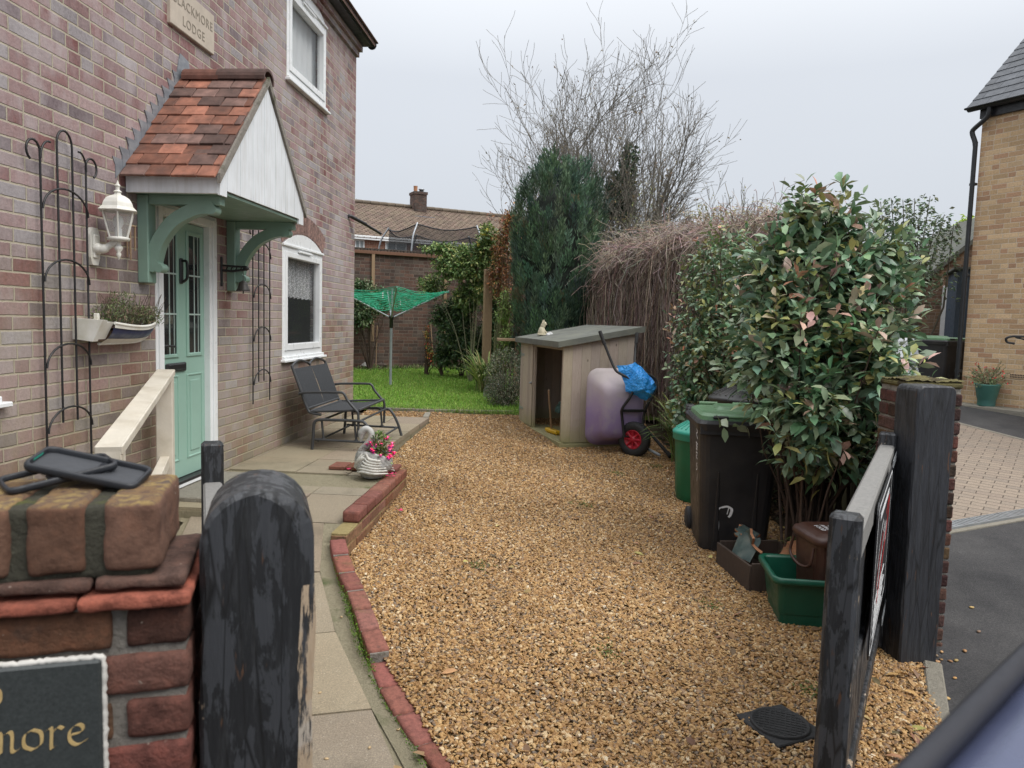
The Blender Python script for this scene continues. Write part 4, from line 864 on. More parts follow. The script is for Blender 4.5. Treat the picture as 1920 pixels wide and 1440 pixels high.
for q in range(6):
    a = q * PI / 3; mb.tube([(xl_ + .054 * math.cos(a), yl2 + .054 * math.sin(a), z0), (xl_ + .094 * math.cos(a), yl2 + .094 * math.sin(a), z0 + .15)], .0055, 6)
mb.build('cage', MT['white_cast'], ln_)
mb = WB(ln_); mb.lathe([(.112, .15), (.118, .156), (.108, .165), (.095, .178), (.088, .20), (.072, .225), (.045, .242), (.022, .25), (.018, .262), (.026, .268), (.012, .278), (.012, .295), (.018, .303), (.009, .315), (.001, .335)], 6, (xl_, yl2, z0), smooth=False); mb.build('hood', MT['white_cast'], ln_)
mb = WB(ln_); mb.lathe([(.050, 0), (.089, .148)], 6, (xl_, yl2, z0), smooth=False, cap=False); mb.build('glass', MT['lantern_glass'], ln_)
mb = WB(ln_); mb.lathe([(.02, 0), (.02, .05), (.016, .055), (.028, .08), (.03, .10), (.02, .125), (.001, .135)], 12, (xl_, yl2, z0)); mb.build('bulb', MT['voile'], ln_)
# wind chime
wc = thing('wind_chime', 'small brown wind chime hanging between the lantern and the porch bracket', 'wind chime', (WX + .06, wy(230, 470), wz(230, 490))); mb = WB(wc); yw = wy(230, 470); zt = wz(230, 425)
mb.lathe([(.001, .012), (.03, .006), (.03, 0)], 12, (WX + .06, yw, zt)); mb.tube([(WX, yw, zt + .07), (WX + .06, yw, zt + .07), (WX + .06, yw, zt + .01)], .003, 5); mb.build('top_disc', MT['wood_brown'], wc)
for k in range(5): mb = WB(wc); a = k * 1.257; mb.tube([(WX + .06 + .024 * math.cos(a), yw + .024 * math.sin(a), zt), (WX + .06 + .024 * math.cos(a), yw + .024 * math.sin(a), zt - .13 - .02 * k)], .005, 6); mb.build('chime_tube', MT['wood_brown'], wc)
# bell on a bracket
bl = thing('bell_bracket', 'black cast iron bracket with a hanging bell right of the front door', 'bell', (WX, wy(414, 520), wz(440, 548))); yb, zb = wy(414, 505), wz(420, 503); mb = WB(bl)
mb.box((WX, yb - .012, zb - .15), (WX + .014, yb + .012, zb + .09), .004); mb.tube([(WX + .01, yb, zb - .02), (WX + .09, yb + .01, zb - .025), (WX + .20, yb + .02, zb - .01)], .010, 6); mb.tube([(WX + .01, yb, zb + .02), (WX + .10, yb + .01, zb + .015), (WX + .20, yb + .02, zb + .012)], .009, 6)
for k in range(4): mb.tube([(WX + .04 + k * .04, yb + .01, zb - .02), (WX + .055 + k * .04, yb + .01, zb + .015)], .006, 5)
mb.lathe([(.001, -.02), (.018, -.012), (.026, 0), (.018, .014), (.001, .022)], 8, (WX + .205, yb + .02, zb)); mb.build('bracket', MT['black_metal'], bl)
mb = WB(bl); xb, yb2, zz = WX + .18, yb + .02, zb - .13; mb.lathe([(.054, -.055), (.055, -.05), (.044, -.03), (.036, .0), (.03, .018), (.012, .028), (.004, .03)], 16, (xb, yb2, zz)); mb.tube([(xb, yb2, zz + .03), (xb, yb2, zb)], .003, 5); mb.tube([(xb, yb2, zz - .03), (xb, yb2, zz - .075)], .006, 6); mb.build('bell', paint('dark_bronze', (.045, .038, .034), .45, .2, 20), bl)
# half boat planter
bp = thing('boat_planter', 'white and navy half boat planter fixed to the wall beside the door', 'planter', (WX, 4.55, 1.52))
ya, yb, zr0, zb0 = wy(190, 600, WX + .10), wy(286, 590, WX + .03), hx(230, 604, WX + .16)[2], hx(225, 634, WX + .08)[2]; n_ = 16; ts = np.linspace(0, 1, n_); wid = .165 * (1 - ts ** 3.2) ** .6 + .012; rim = zr0 - .03 * np.sin(ts * PI * .8) + .055 * ts ** 3 - .005; bot = zb0 - .03 + .085 * ts ** 7
def hull(f0, f1, m, nm, par, off=0.0):
    mb = WB(bp); fs = np.linspace(f0, f1, 7); X = np.zeros((7, n_)); Yh = np.zeros((7, n_)); Zh = np.zeros((7, n_))
    for i, f in enumerate(fs):
        X[i] = WX + (wid + off) * (1 - (f ** 2.6) * .55); Yh[i] = ya + (yb - ya) * ts - .03 * f * ts ** 2; Zh[i] = rim + (bot - rim) * f
    mb.grid(X, Yh, Zh)
    return mb.build(nm, m, par)
hull(.0, .22, MT['white_cast'], 'top_strake', bp, .008); hull(.20, .76, MT['navy'], 'navy_band', bp); hull(.74, 1.0, MT['white_cast'], 'lower_strake', bp, .004)
mb = WB(bp); mb.add(np.c_[WX + (wid + .004) * .45, ya + (yb - ya) * ts, bot], [tuple(range(n_))]); mb.tube(np.c_[WX + wid + .006, ya + (yb - ya) * ts, rim], .009, 6); mb.tube(np.c_[WX + wid * .45, ya + (yb - ya) * ts - .03 * ts ** 2, bot], .008, 6); mb.build('gunwale', MT['white_cast'], bp)
mb = WB(bp); mb.prism([(WX, zr0 + .012), (WX, zb0 + .02), (WX + .12, zb0), (WX + .175, zr0 + .0)], ya - .085, ya + .004, 'xz'); mb.prism([(WX, zr0 + .02), (WX, zb0 - .0), (WX + .12, zb0 - .012), (WX + .185, zr0 + .012)], ya - .115, ya - .07, 'xz'); mb.box((WX + .05, ya + .0, zr0 - .02), (WX + .08, ya + .02, zr0 + .05), .004); mb.build('stern_box', MT['white_cast'], bp)
mb = WB(bp); mb.add(np.c_[WX + wid * .96, ya + (yb - ya) * ts, rim - .03].tolist() + np.c_[np.full(n_, WX), ya + (yb - ya) * ts, rim - .03].tolist(), [(i, i + 1, n_ + i + 1, n_ + i) for i in range(n_ - 1)]); mb.build('soil', MT['soil'], bp)
nl = 1500; tt = RNG.random(nl); base = np.c_[WX + .02 + RNG.random(nl) * .11, ya + .03 + (yb - ya - .1) * tt, zr0 - .02 + RNG.random(nl) * (.10 + .10 * np.exp(-((tt - .35) / .18) ** 2))]
base[:, 0] += RNG.normal(0, .02, nl); base[:, 1] += RNG.normal(0, .02, nl); D = unit(RNG.normal(0, .6, (nl, 3)) + np.array([.15, .25, .8]))
hp = thing('heather_plant', 'low wiry green plant growing in the boat planter', 'plant', (WX + .08, 4.5, zr0))
leaves('foliage', MT['leaf'], hp, base - np.array(hp.location), D, RNG.normal(0, 1, (nl, 3)), .022 + RNG.random(nl) * .02, .006, pick([(.06, .085, .03), (.09, .10, .05), (.10, .075, .05), (.05, .06, .035)], nl), simple=True)
ps = []
for k in range(60):
    b = np.array([WX + .05 + RNG.random() * .06, ya + .05 + RNG.random() * (yb - ya - .1), zr0 - .03]); d = np.array([RNG.normal(0, .06), RNG.normal(.03, .08), .10 + RNG.random() * .12]); ps.append([b, b + d * .5 + RNG.normal(0, .008, 3), b + d])
strands('stems', MT['twig'], hp, np.array(ps) - np.array(hp.location), .0016, np.full((60, 3), (.10, .07, .05)))
# angled arm on the house corner
ar_ = thing('wall_bracket', 'black angled arm fixed near the far corner of the house', 'bracket', (WX, 9.62, 2.95)); mb = WB(ar_); p0 = hx(653, 405, WX); mb.lathe([(.03, 0), (.03, .02)], 10, (WX, p0[1], p0[2] - .01)); mb.tube([(WX, p0[1], p0[2]), (WX + .03, p0[1] + .01, p0[2]), (WX + .16, p0[1] + .25, p0[2] - .07)], .024, 8); mb.tube([(WX + .14, p0[1] + .21, p0[2] - .06), (WX + .30, p0[1] + .5, p0[2] - .16)], .018, 8); mb.build('arm', MT['black_metal'], ar_)

# handrail by the door steps
hr_ = thing('handrail', 'cream painted wooden handrail in front of the green door', 'handrail', (-2.35, 3.95, .3)); p1, p2 = np.array([-2.70, 4.80, 1.30]), np.array([-2.02, 3.12, 1.095]); d = (p2 - p1); ln = np.linalg.norm(d); ex = d / ln; ey = unit(np.cross((0, 0, 1), ex)); ez = np.cross(ex, ey); L0 = np.array(hr_.location)
mb = MB().frame(p1 - L0, ex, ey, ez); mb.box((-.06, -.058, -.045), (ln + .0, .058, .0), .005); mb.build('top_rail', MT['cream'], hr_)
mb = MB().frame(p1 - L0 + np.array([0, 0, -.60]), ex, ey, ez); mb.box((.03, -.03, -.045), (ln - .02, .03, .03), .004); mb.build('lower_rail', MT['cream'], hr_)
hd = unit(np.array([ex[0], ex[1], 0])); hy_ = np.array([-hd[1], hd[0], 0])
for p, s0, s1 in ((p1, -.05, .055), (p2, -.1, -.003)):
    mb = MB().frame(p - L0 - np.array([0, 0, p[2]]), hd, hy_, (0, 0, 1)); gz = T(p[0], p[1]) - .08; mb.box((s0, -.052, gz), (s1, .052, p[2] - (.048 if s0 > -.08 else .012)), .005); mb.build('post', MT['cream'], hr_)
# ------------------------------------------------------------------ left gate pillar, slate sign, phone cases
PA = R(20.5); pv = np.array([math.cos(PA), math.sin(PA), 0]); pn = np.array([-math.sin(PA), math.cos(PA), 0])     # along the face, into the pillar
corner = hy(353, 1122, 1.12)      # front right edge of the brickwork below the creasing
PL = thing('gate_pillar', 'weathered red brick gate pillar with lichen covered top in the left foreground', 'pillar', (corner[0], corner[1], 0), PA)
# local axes: x along the face (negative to the left), y into the pillar
ztile = hy(353, 1122, 1.12)[2]; zc0 = ztile + .048; ztop = zc0 + .112; PW, PD = -.47, .228
mb = MB(); ms = MB(); ms.box((PW + .006, .008, -.15), (-.006, PD - .008, ztile - .004))
def pbrick(mb, x0, x1, y0, y1, z0, z1, c, b=.006): mb.rough((x0, y0, z0), (x1, y1, z1), c, .011, b + .002, .0024)
z = ztile - .012 - .064; k = 0
while z > -.2:
    cb = lambda: tuple(np.array([.155, .068, .050]) * RNG.choice([.5, .75, 1, 1.15]) * (1 + RNG.normal(0, .08, 3)))
    cuts = [0, -.228, -.455] if k % 2 else [0, -.113, -.34, -.455]
    for a, b in zip(cuts[:-1], cuts[1:]): pbrick(mb, max(b, PW) + .02, a, .0, .10, z, z + .064, cb())
    pbrick(mb, -.10, 0, .113, PD, z, z + .064, cb()); pbrick(mb, PW, PW + .10, .113, PD, z, z + .064, cb()); pbrick(mb, PW + .113, -.113, PD - .1, PD, z, z + .064, cb())
    z -= .0755; k += 1
# tile creasing: two thin courses
for j, (zz, ex_, cc) in enumerate(((ztile - .006, .006, (.30, .095, .062)), (ztile + .022, -.004, (.12, .07, .055)))):
    x = ex_
    while x > PW - .03: xa = max(x - .165 + .03 * (j), PW - .03); pbrick(mb, xa + .004, x, -.02 + j * .014, PD + .02 - j * .014, zz, zz + .021, tuple(np.array(cc) * (1 + RNG.normal(0, .15))), .004); x = xa
mb.build('brickwork', MT['pillar_bricks'], PL); ms.build('mortar', MT['mortar'], PL)
mb = MB(); ms = MB(); x = -.042; ms.rough((PW + .015, .009, zc0 - .01), (-.054, PD - .014, ztop - .006), None, .012, .004, .003)
while x > PW: dz = RNG.normal(0, .002); mb.rough((max(x - .082, PW), RNG.normal(0, .0015), zc0 + dz), (x, PD - .008, ztop + dz), tuple(np.array([.155, .078, .056]) * RNG.choice([.7, 1, 1.2]) * (1 + RNG.normal(0, .06, 3))), .009, .011, .0030, 30); x -= .104
mb.build('coping_bricks', MT['coping'], PL); ms.build('coping_mortar', MT['dark_mortar'], PL)
# slate sign: lettering written with a broad nib
def on_pillar(px, py, yl=-.012):
    d = ray(px, py); o = np.array(corner) * np.array([1, 1, 0]) + pn * yl; t = ((o - CAM) @ pn) / (d @ pn); p = CAM + d * t; q = p - np.array([corner[0], corner[1], 0]); return np.array([q @ pv, p[2]])
tr_ = on_pillar(190, 1236)
SL = thing('slate_sign', 'dark polished slate house sign with gold lettering on the brick pillar', 'sign', tuple(np.array([corner[0], corner[1], 0]) + pv * tr_[0] - pn * .002 + np.array([0, 0, tr_[1]])), PA)
mb = MB(); mb.box((-.30, -.014, -.20), (0, 0, 0), .004); mb.build('slab', MT['slate_sign'], SL)
mb = MB(); zz = np.linspace(-.2, .0, 40); xx = np.linspace(.0, -.3, 60); P = [(.001 + RNG.normal(0, .0007), -.004, z) for z in zz] + [(x, -.004, .002 + RNG.normal(0, .0008)) for x in xx]; mb.tube(P, .0042 + RNG.random(100) * .0016, 6)
mb.build('sealant', paint('white_sealant', (.62, .6, .56), .7, .2, 30), SL)
NIB = np.array([math.cos(R(38)), math.sin(R(38))])
def pen(mb, stroke, o, sc, w_=.17, th=.0012):
    stroke = np.array(stroke, float) * np.array([1.26, 1.0]); P = smooth_path(np.array(stroke, float), 7) if len(stroke) > 2 else np.array(stroke, float)
    a = np.array(o) + (P + NIB * w_ / 2) * sc; b = np.array(o) + (P - NIB * w_ / 2) * sc; y = -.0150; n_ = len(P)
    V = [(p[0], y, p[1]) for p in a] + [(p[0], y, p[1]) for p in b] + [(p[0], y + th, p[1]) for p in a] + [(p[0], y + th, p[1]) for p in b]
    Fc = [(i, i + 1, n_ + i + 1, n_ + i) for i in range(n_ - 1)] + [(i, i + 1, 2 * n_ + i + 1, 2 * n_ + i) for i in range(n_ - 1)] + [(n_ + i, n_ + i + 1, 3 * n_ + i + 1, 3 * n_ + i) for i in range(n_ - 1)]
    mb.add(V, Fc)
GL = {'l': ([[(.08, 1.5), (.1, 1.45), (.1, .15), (.16, .03), (.3, .12)]], .34), 'a': ([[(.62, .95), (.3, .93), (.1, .55), (.2, .1), (.45, .1), (.6, .4)], [(.64, .97), (.6, .3), (.68, .04), (.82, .14)]], .86), 'c': ([[(.6, .82), (.4, .97), (.14, .7), (.12, .25), (.34, .03), (.62, .2)]], .7),
      'k': ([[(.08, 1.5), (.1, 1.45), (.1, .0)], [(.1, .5), (.4, .95), (.52, .8), (.2, .52)], [(.22, .52), (.5, .08), (.72, .12)]], .76), 'B': ([[(.14, 1.4), (.14, .02)], [(.02, 1.3), (.4, 1.42), (.62, 1.1), (.2, .78)], [(.2, .78), (.66, .7), (.66, .2), (.12, .02)]], .84),
      'm': ([[(-.06, .85), (.08, .95), (.12, .8), (.1, .02)], [(.14, .78), (.36, .97), (.46, .8), (.44, .02)], [(.48, .78), (.7, .97), (.8, .8), (.78, .15), (.86, .03), (1.0, .14)]], 1.04),
      'o': ([[(.38, .96), (.14, .74), (.13, .24), (.38, .03)], [(.38, .96), (.64, .78), (.64, .26), (.38, .03)]], .82), 'r': ([[(-.02, .84), (.12, .95), (.16, .8), (.14, .02), (.24, .06)], [(.18, .72), (.36, .96), (.52, .86)]], .6),
      'e': ([[(.14, .52), (.5, .62), (.54, .86), (.36, .97), (.13, .7), (.14, .25), (.36, .03), (.66, .22)]], .72), 'L': ([[(.16, 1.4), (.14, .06), (.4, .06), (.66, .16)]], .74), 'd': ([[(.6, .9), (.3, .95), (.1, .55), (.2, .1), (.45, .06), (.62, .3)], [(.3, 1.5), (.6, 1.1), (.64, .4), (.56, .06)]], .82),
      'g': ([[(.6, .95), (.3, .95), (.1, .6), (.22, .2), (.5, .3), (.6, .6)], [(.64, .98), (.62, .1), (.4, -.4), (.08, -.28)]], .8), 'N': ([[(.1, .0), (.12, 1.4)], [(.12, 1.38), (.7, .05)], [(.7, .0), (.72, 1.4)]], .9)}
def write(mb, word, right, base, sc):
    tot = sum(GL[c][1] for c in word) * sc * 1.26; x = right - tot
    for c in word:
        for st in GL[c][0]: pen(mb, st, (x, base), sc)
        x += GL[c][1] * sc * 1.26
e_b = on_pillar(165, 1392); e_t = on_pillar(160, 1353); sc_ = (e_t[1] - e_b[1]) * 1.0; lx = e_b[0] - tr_[0] + .002; mb = MB()
write(mb, 'Blackmore', lx, e_b[1] - tr_[1], sc_); write(mb, 'Lodge', lx - .048, e_b[1] - tr_[1] - sc_ * 2.75, sc_)
o_b = on_pillar(0, 1325); write(mb, 'o', o_b[0] - tr_[0] + .009, o_b[1] - tr_[1], sc_ * .95)
mb.build('lettering', MT['gold'], SL)

def phone_case(name, label, ln, wd, th, col):
    t = thing(name, label, 'phone case'); n_ = 8
    def rr(w_, l_, r_): return [(sx * (w_ / 2 - r_) + r_ * math.cos(a), sy * (l_ / 2 - r_) + r_ * math.sin(a)) for sx, sy, a0 in ((1, 1, 0), (-1, 1, 90), (-1, -1, 180), (1, -1, 270)) for a in np.radians(np.linspace(a0, a0 + 90, n_))]
    prof = [(0, 0, 0), (.0, 0, .001), (.003, 0, -.001), (.0045, .0, .003), (.0045, 0, th - .003), (.003, 0, th), (.0, 0, th), (-.0015, 0, th - .002), (-.0015, 0, .0025)]
    rings = [rr(wd + 2 * p[0], ln + 2 * p[0], .014) for p in prof[1:]]; zs = [p[2] for p in prof[1:]]; V = []; m = len(rings[0])
    for r_, z in zip(rings, zs): V += [(x, y, z) for x, y in r_]
    mb = MB(); Fc = [(i * m + k, i * m + (k + 1) % m, (i + 1) * m + (k + 1) % m, (i + 1) * m + k) for i in range(len(rings) - 1) for k in range(m)]; mb.add(V, Fc, True)
    return t, mb, rr
cpos = on_pillar(100, 880, .1)
def tilt_children(t, rx, ry): t.rotation_euler = (rx, ry, t.rotation_euler[2])
MT['case_grey'] = paint('dark_phone_case', (.016, .018, .023), .5, .15, 40); MT['case_inner'] = paint('grey_case_lining', (.045, .048, .055), .75, .1, 20); MT['teal_insert'] = paint('turquoise_insert', (.02, .34, .24), .5, .1, 20)
topp = lambda xl, yl: tuple(np.array([corner[0], corner[1], 0]) + pv * xl + pn * yl + np.array([0, 0, ztop]))
t, mb, rr = phone_case('phone_case', 'dark grey phone case with turquoise corners lying askew on top of the pillar', .170, .084, .013, None); mb.build('rim', MT['case_grey'], t)
mb = MB(); mb.prism(rr(.0825, .1685, .014), .0008, .0032, 'xy'); mb.build('back_panel', MT['case_inner'], t)
for sy in (1, -1): mb = MB(); mb.box((-.018, sy * .085 - .0016, .006), (.018, sy * .085 + .0016, .0115), .001); mb.build('corner_insert', MT['teal_insert'], t)
cl = hz(168, 880, ztop + .026); t.location = (cl[0], cl[1], ztop + .022); t.rotation_euler = Matrix.Rotation(PA + R(66), 3, 'Z').to_euler(); t.rotation_euler = (Matrix.Rotation(PA - R(97), 3, 'Z') @ Matrix.Rotation(R(-13), 3, 'X') @ Matrix.Rotation(R(9), 3, 'Y')).to_euler()
t2, mb, rr = phone_case('phone_case', 'black phone case frame with an open back lying under the other case', .158, .078, .011, None); mb.build('rim', MT['case_grey'], t2)
mb = MB(); mb.box((-.034, .035, .001), (.034, .074, .003), .001); mb.box((-.012, -.02, .001), (.012, .036, .0025), .001); mb.build('back_panel', MT['case_grey'], t2)
cl = hz(112, 896, ztop + .012); t2.location = (cl[0], cl[1], ztop + .016); t2.rotation_euler = (Matrix.Rotation(PA - R(62), 3, 'Z') @ Matrix.Rotation(R(9), 3, 'X') @ Matrix.Rotation(R(4), 3, 'Y')).to_euler()

# ------------------------------------------------------------------ gate posts, gates, right pillar
def post(label, loc, rz, wd, dp, h, top, peel, mat='black_timber'):
    t = thing('gate_post', label, 'post', loc, rz); mb = MB(); rows = 22; zs = np.r_[np.linspace(-.15, h - (.10 if top == 'round' else .03), rows)]
    na = 13
    if top == 'round':
        P = [(-wd / 2, -.15)] + [(-wd / 2, z) for z in zs[1:]] + [(-wd / 2 * math.cos(q), zs[-1] + (h - zs[-1]) * math.sin(q) ** .85) for q in np.linspace(.12, PI - .12, na)] + [(wd / 2, z) for z in zs[::-1][:-1]] + [(wd / 2, -.15)]
    else:
        r_ = .03; P = [(-wd / 2, -.15)] + [(-wd / 2, z) for z in zs[1:]] + [(-wd / 2 + r_ - r_ * math.cos(q), h - r_ + r_ * math.sin(q)) for q in np.linspace(.2, PI / 2, 5)] + [(wd / 2 - r_ + r_ * math.sin(q), h - r_ + r_ * math.cos(q)) for q in np.linspace(0, PI / 2 - .2, 5)] + [(wd / 2, z) for z in zs[::-1][:-1]] + [(wd / 2, -.15)]
    P = np.array(P); n_ = len(P); b = .008; wob = lambda z, s: .0025 * np.sin(z * 11 + s) + .002 * np.sin(z * 27 + 2 * s)
    c = P.mean(0); Pi = P.copy(); Pi[:, 0] = np.where(P[:, 0] > 0, np.maximum(P[:, 0] - (.024 if peel else b), 0), np.minimum(P[:, 0] + b, 0)); Pi[:, 1] = np.where(P[:, 1] > zs[-1], P[:, 1] - b * .8, P[:, 1])
    lay = [(Pi, -dp / 2), (P, -dp / 2 + b), (P, 0), (P, dp / 2 - b), (Pi, dp / 2)]; V = []
    for k, (Q, y) in enumerate(lay): V += [(x + wob(z, k), y, z) for x, z in Q]
    Fc = []; cl_ = []
    for k in range(4):
        for i in range(n_ - 1):
            Fc.append((k * n_ + i, k * n_ + i + 1, (k + 1) * n_ + i + 1, (k + 1) * n_ + i)); z = P[i][1]; side = P[i][0]
            v_ = 1.0
            if k in (0, 3) : v_ = .56
            if side > wd * .45 and k <= 1 and peel and z < zs[-1]: v_ = .325 if k == 0 else .41
            cl_.append((v_,) * 3)
    mb.add(V, Fc, False, cl_)
    for k in (0, 4):
        h_ = n_ // 2
        for i in range(h_): a, b2 = i, n_ - 1 - i; mb.add([V[k * n_ + a], V[k * n_ + a + 1], V[k * n_ + b2 - 1], V[k * n_ + b2]], [(0, 1, 2, 3)], False, (1, 1, 1))
    mb.build('timber', MT[mat], t); return t
pl_c = hy(478, 1300, 1.42); pp = post('black painted round topped timber gate post with peeling paint beside the brick pillar', tuple(np.array([corner[0], corner[1], 0]) + pv * .1045 + pn * .125), PA, .185, .19, 1.405, 'round', True)
pr_a = hz(1663, 1240, .0); pr_b = hz(1732, 1250, .0); PRA = R(12)
prt = post('tall black timber gate post with a flat top on the right of the drive', (1.835, 3.90, -.01), PRA, .212, .175, 1.445, 'flat', False, 'black_smooth')
RP = thing('gate_pillar', 'right hand brick gate pillar with a mossy flat top behind the black post', 'pillar', (1.945, 4.205, 0), R(2)); mb = MB(); ms = MB(); ms.box((-.142, -.142, -.2), (.142, .142, 1.42)); z = -.12; k = 0
while z < 1.38:
    cb = lambda: tuple(np.array([.12, .06, .045]) * RNG.choice([.4, .7, 1]) * (1 + RNG.normal(0, .1, 3)))
    for q in range(4):
        mb.at((0, 0, 0), q * PI / 2); o_ = .04 if k % 2 else -.06
        mb.box((-.148 if k % 2 == q % 2 else -.065, -.15, z), (o_ - .006 + .02, -.06, z + .064), .006, cb(), .001); mb.box((o_ + .025, -.15, z), (.148 if k % 2 != q % 2 else .148, -.06, z + .064), .006, cb(), .001)
    z += .0755; k += 1
mb.rst().build('brickwork', MT['pillar_bricks'], RP); ms.build('mortar', MT['mortar'], RP)
mb = MB(); Xg, Yg = np.meshgrid(np.linspace(-.152, .152, 26), np.linspace(-.152, .152, 26)); Zg = 1.445 + .007 * np.sin(Xg * 24 + 1) * np.sin(Yg * 19) + RNG.normal(0, .003, Xg.shape) + .012 * (1 - np.maximum(abs(Xg), abs(Yg)) / .152); mb.grid(Xg, Yg, Zg); mb.box((-.153, -.153, 1.405), (.153, .153, 1.44), .012); mb.build('mossy_top', MT['moss_top'], RP)

def gate(label, S, Hn, zt, rail_h, sign=None):
    S = np.array(S, float); Hn = np.array(Hn, float); d = Hn[:2] - S[:2]; ln = np.linalg.norm(d); a = math.atan2(d[1], d[0])
    t = thing('timber_gate', label, 'gate', (S[0], S[1], 0), a); g0 = .05
    def mem(lo, hi, nm, m, b=.009, worn=None):
        mb = MB(); lo = np.array(lo); hi = np.array(hi); L_ = hi - lo; k = int(np.argmax(L_)); n_ = 10
        mb.box(lo, hi, b, None if worn is None else [((worn,) * 3 if i >= 6 else (1, 1, 1)) for i in range(26)]); return mb.build(nm, m, t)
    mem((-.036, -.043, g0 - .02), (.036, .043, zt), 'stile', MT['black_timber'], .012, .46)
    mem((ln - .04, -.043, g0 - .02), (ln + .04, .043, zt - .01), 'stile', MT['black_timber'], .010, .52)
    mem((.037, -.036, zt - rail_h - .10), (ln - .041, .036, zt - rail_h), 'top_rail', MT['gate_grey'], .008); mem((.037, -.03, g0 + .05), (ln - .041, .03, g0 + .15), 'bottom_rail', MT['black_timber'], .006); mem((.037, -.028, .52), (ln - .041, .028, .60), 'middle_rail', MT['black_timber'], .006)
    mb = MB(); x = .04
    while x < ln - .05: mb.box((x, -.016, g0 + .155), (min(x + .098, ln - .042), -.001, zt - rail_h - .103), .003); x += .1
    mb.build('boarding', MT['black_timber'], t)
    for z in (.28, zt - rail_h - .05):
        mb = MB(); mb.box((ln - .34, -.048, z - .02), (ln + .06, -.0435, z + .02), .002); mb.tube([(ln + .06, -.046, z - .03), (ln + .06, -.046, z + .03)], .012, 8); mb.build('hinge', MT['steel'], t)
    return t, ln
S_ = hz(1588, 962, 1.185); H_ = hz(1668, 806, 1.175); H_ = S_ + (H_ - S_) * .945
gt, gl = gate('open right hand timber gate with worn black paint and a sign on its outer face', S_, H_, 1.185, .07)
# the sign on the gate: its face towards the road (local -y)
sg = thing('gate_sign', 'black and white rectangular sign with a red curve fixed to the open gate', 'sign', tuple(np.array(gt.matrix_basis @ Vector((gl * .52, -.048, .80)))), gt.rotation_euler[2]); w2, h2 = .46, .29
def rrect(w_, h_, r_, n_=6): return [(sx * (w_ - r_) + r_ * math.cos(a), sy * (h_ - r_) + r_ * math.sin(a)) for sx, sy, a0 in ((1, 1, 0), (-1, 1, 90), (-1, -1, 180), (1, -1, 270)) for a in np.radians(np.linspace(a0, a0 + 90, n_))]
mb = MB(); mb.prism(rrect(w2, h2, .05), -.003, .002, 'xz'); mb.build('panel', MT['sign_black'], sg)
mb = MB(); o1, o2 = rrect(w2 - .012, h2 - .012, .045), rrect(w2 - .027, h2 - .027, .035); n_ = len(o1)
mb.add([(x, -.0042, z) for x, z in o1] + [(x, -.0042, z) for x, z in o2], [(i, (i + 1) % n_, (i + 1) % n_ + n_, i + n_) for i in range(n_)])
for k in range(5): mb.box((-w2 * .75, -.0045, -.245 + k * .032), (w2 * (.35 + .12 * (k % 3)), -.0035, -.232 + k * .032))
for k, (x0, z0, x1, z1) in enumerate(((-.3, -.05, .05, .12), (-.2, -.08, .16, .1), (-.32, .02, -.08, .16), (-.05, -.1, .2, .02), (-.28, -.1, -.02, .03), (.02, -.06, .24, .09))): mb.ribbon(smooth_path([(x0, -.0045, z0), ((x0 + x1) / 2, -.0045, (z0 + z1) / 2 + .035), (x1, -.0045, z1)], 5), .014, (0, -1, 0))
mb.box((-.3, -.0045, .20), (.25, -.0035, .225)); mb.build('white_print', MT['white_mark'], sg)
mb = MB(); mb.ribbon(smooth_path([(-.22, -.005, -.14), (-.02, -.005, -.05), (.2, -.005, .06), (.30, -.005, .14), (.26, -.005, .18), (.1, -.005, .14)], 6), np.r_[np.linspace(.03, .04, 16), np.linspace(.04, .012, 15)], (0, -1, 0)); mb.ribbon(smooth_path([(-.3, -.005, -.06), (-.2, -.005, .04), (-.05, -.005, .1)], 6), .018, (0, -1, 0)); mb.build('red_print', MT['red_paint'], sg)
S2 = hy(398, 828, 2.9); gt2, _ = gate('open left hand timber gate with black stile showing behind the round topped post', (S2[0], S2[1], 0), (-.78, 1.62, 0), S2[2], .16)

# fence between the two drives
fn = thing('boundary_fence', 'low weathered boarded fence running back between the two driveways', 'fence', (2.3, 6.5, 0)); mb = MB(); mp_ = MB(); P0, P1 = np.array([2.02, 4.5]), np.array([2.45, 11.6]); d = P1 - P0; L_ = np.linalg.norm(d); d /= L_; s_ = 0
while s_ < L_:
    c = P0 + d * s_; z = T(c[0], c[1]); mb.frame((c[0] - 2.3, c[1] - 6.5, z), (d[0], d[1], 0), (-d[1], d[0], 0), (0, 0, 1)); k = 1 + RNG.normal(0, .12); mb.box((0, -.008, -.05), (.118, .008, 1.12), .002, (k, k, k)); s_ += .122
for s_ in np.arange(0, L_, 1.75): c = P0 + d * s_; z = T(c[0], c[1]); mp_.frame((c[0] - 2.3, c[1] - 6.5, z), (d[0], d[1], 0), (-d[1], d[0], 0), (0, 0, 1)); mp_.box((-.05, .01, -.05), (.05, .11, 1.2), .006); mp_.build('post', MT['wood_fence'], fn); mp_ = MB()
mb.rst().build('boards', MT['wood_fence'], fn)

# black access cover lying in the gravel
mc = hz(1462, 1364, .01); cv = thing('access_cover', 'black square access cover with a round patterned lid in the gravel', 'cover', (mc[0], mc[1], G(mc[0], mc[1]) + .012), R(-62)); mb = MB(); mb.box((-.13, -.13, -.02), (.13, .13, .006), .004); mb.build('frame', MT['rubber'], cv)
mb = MB(); mb.lathe([(.122, .0065), (.122, .016), (.112, .016), (.110, .012), (.001, .012)], 40)
for k in range(-5, 6):
    for a in (R(45), R(-45)): l_ = math.sqrt(max(.105 ** 2 - (k * .021) ** 2, 0)); mb.at((0, 0, 0), a); mb.box((-l_, k * .021 - .002, .0115), (l_, k * .021 + .002, .0145)) if l_ > .01 else None
mb.rst().build('lid', MT['rubber'], cv)

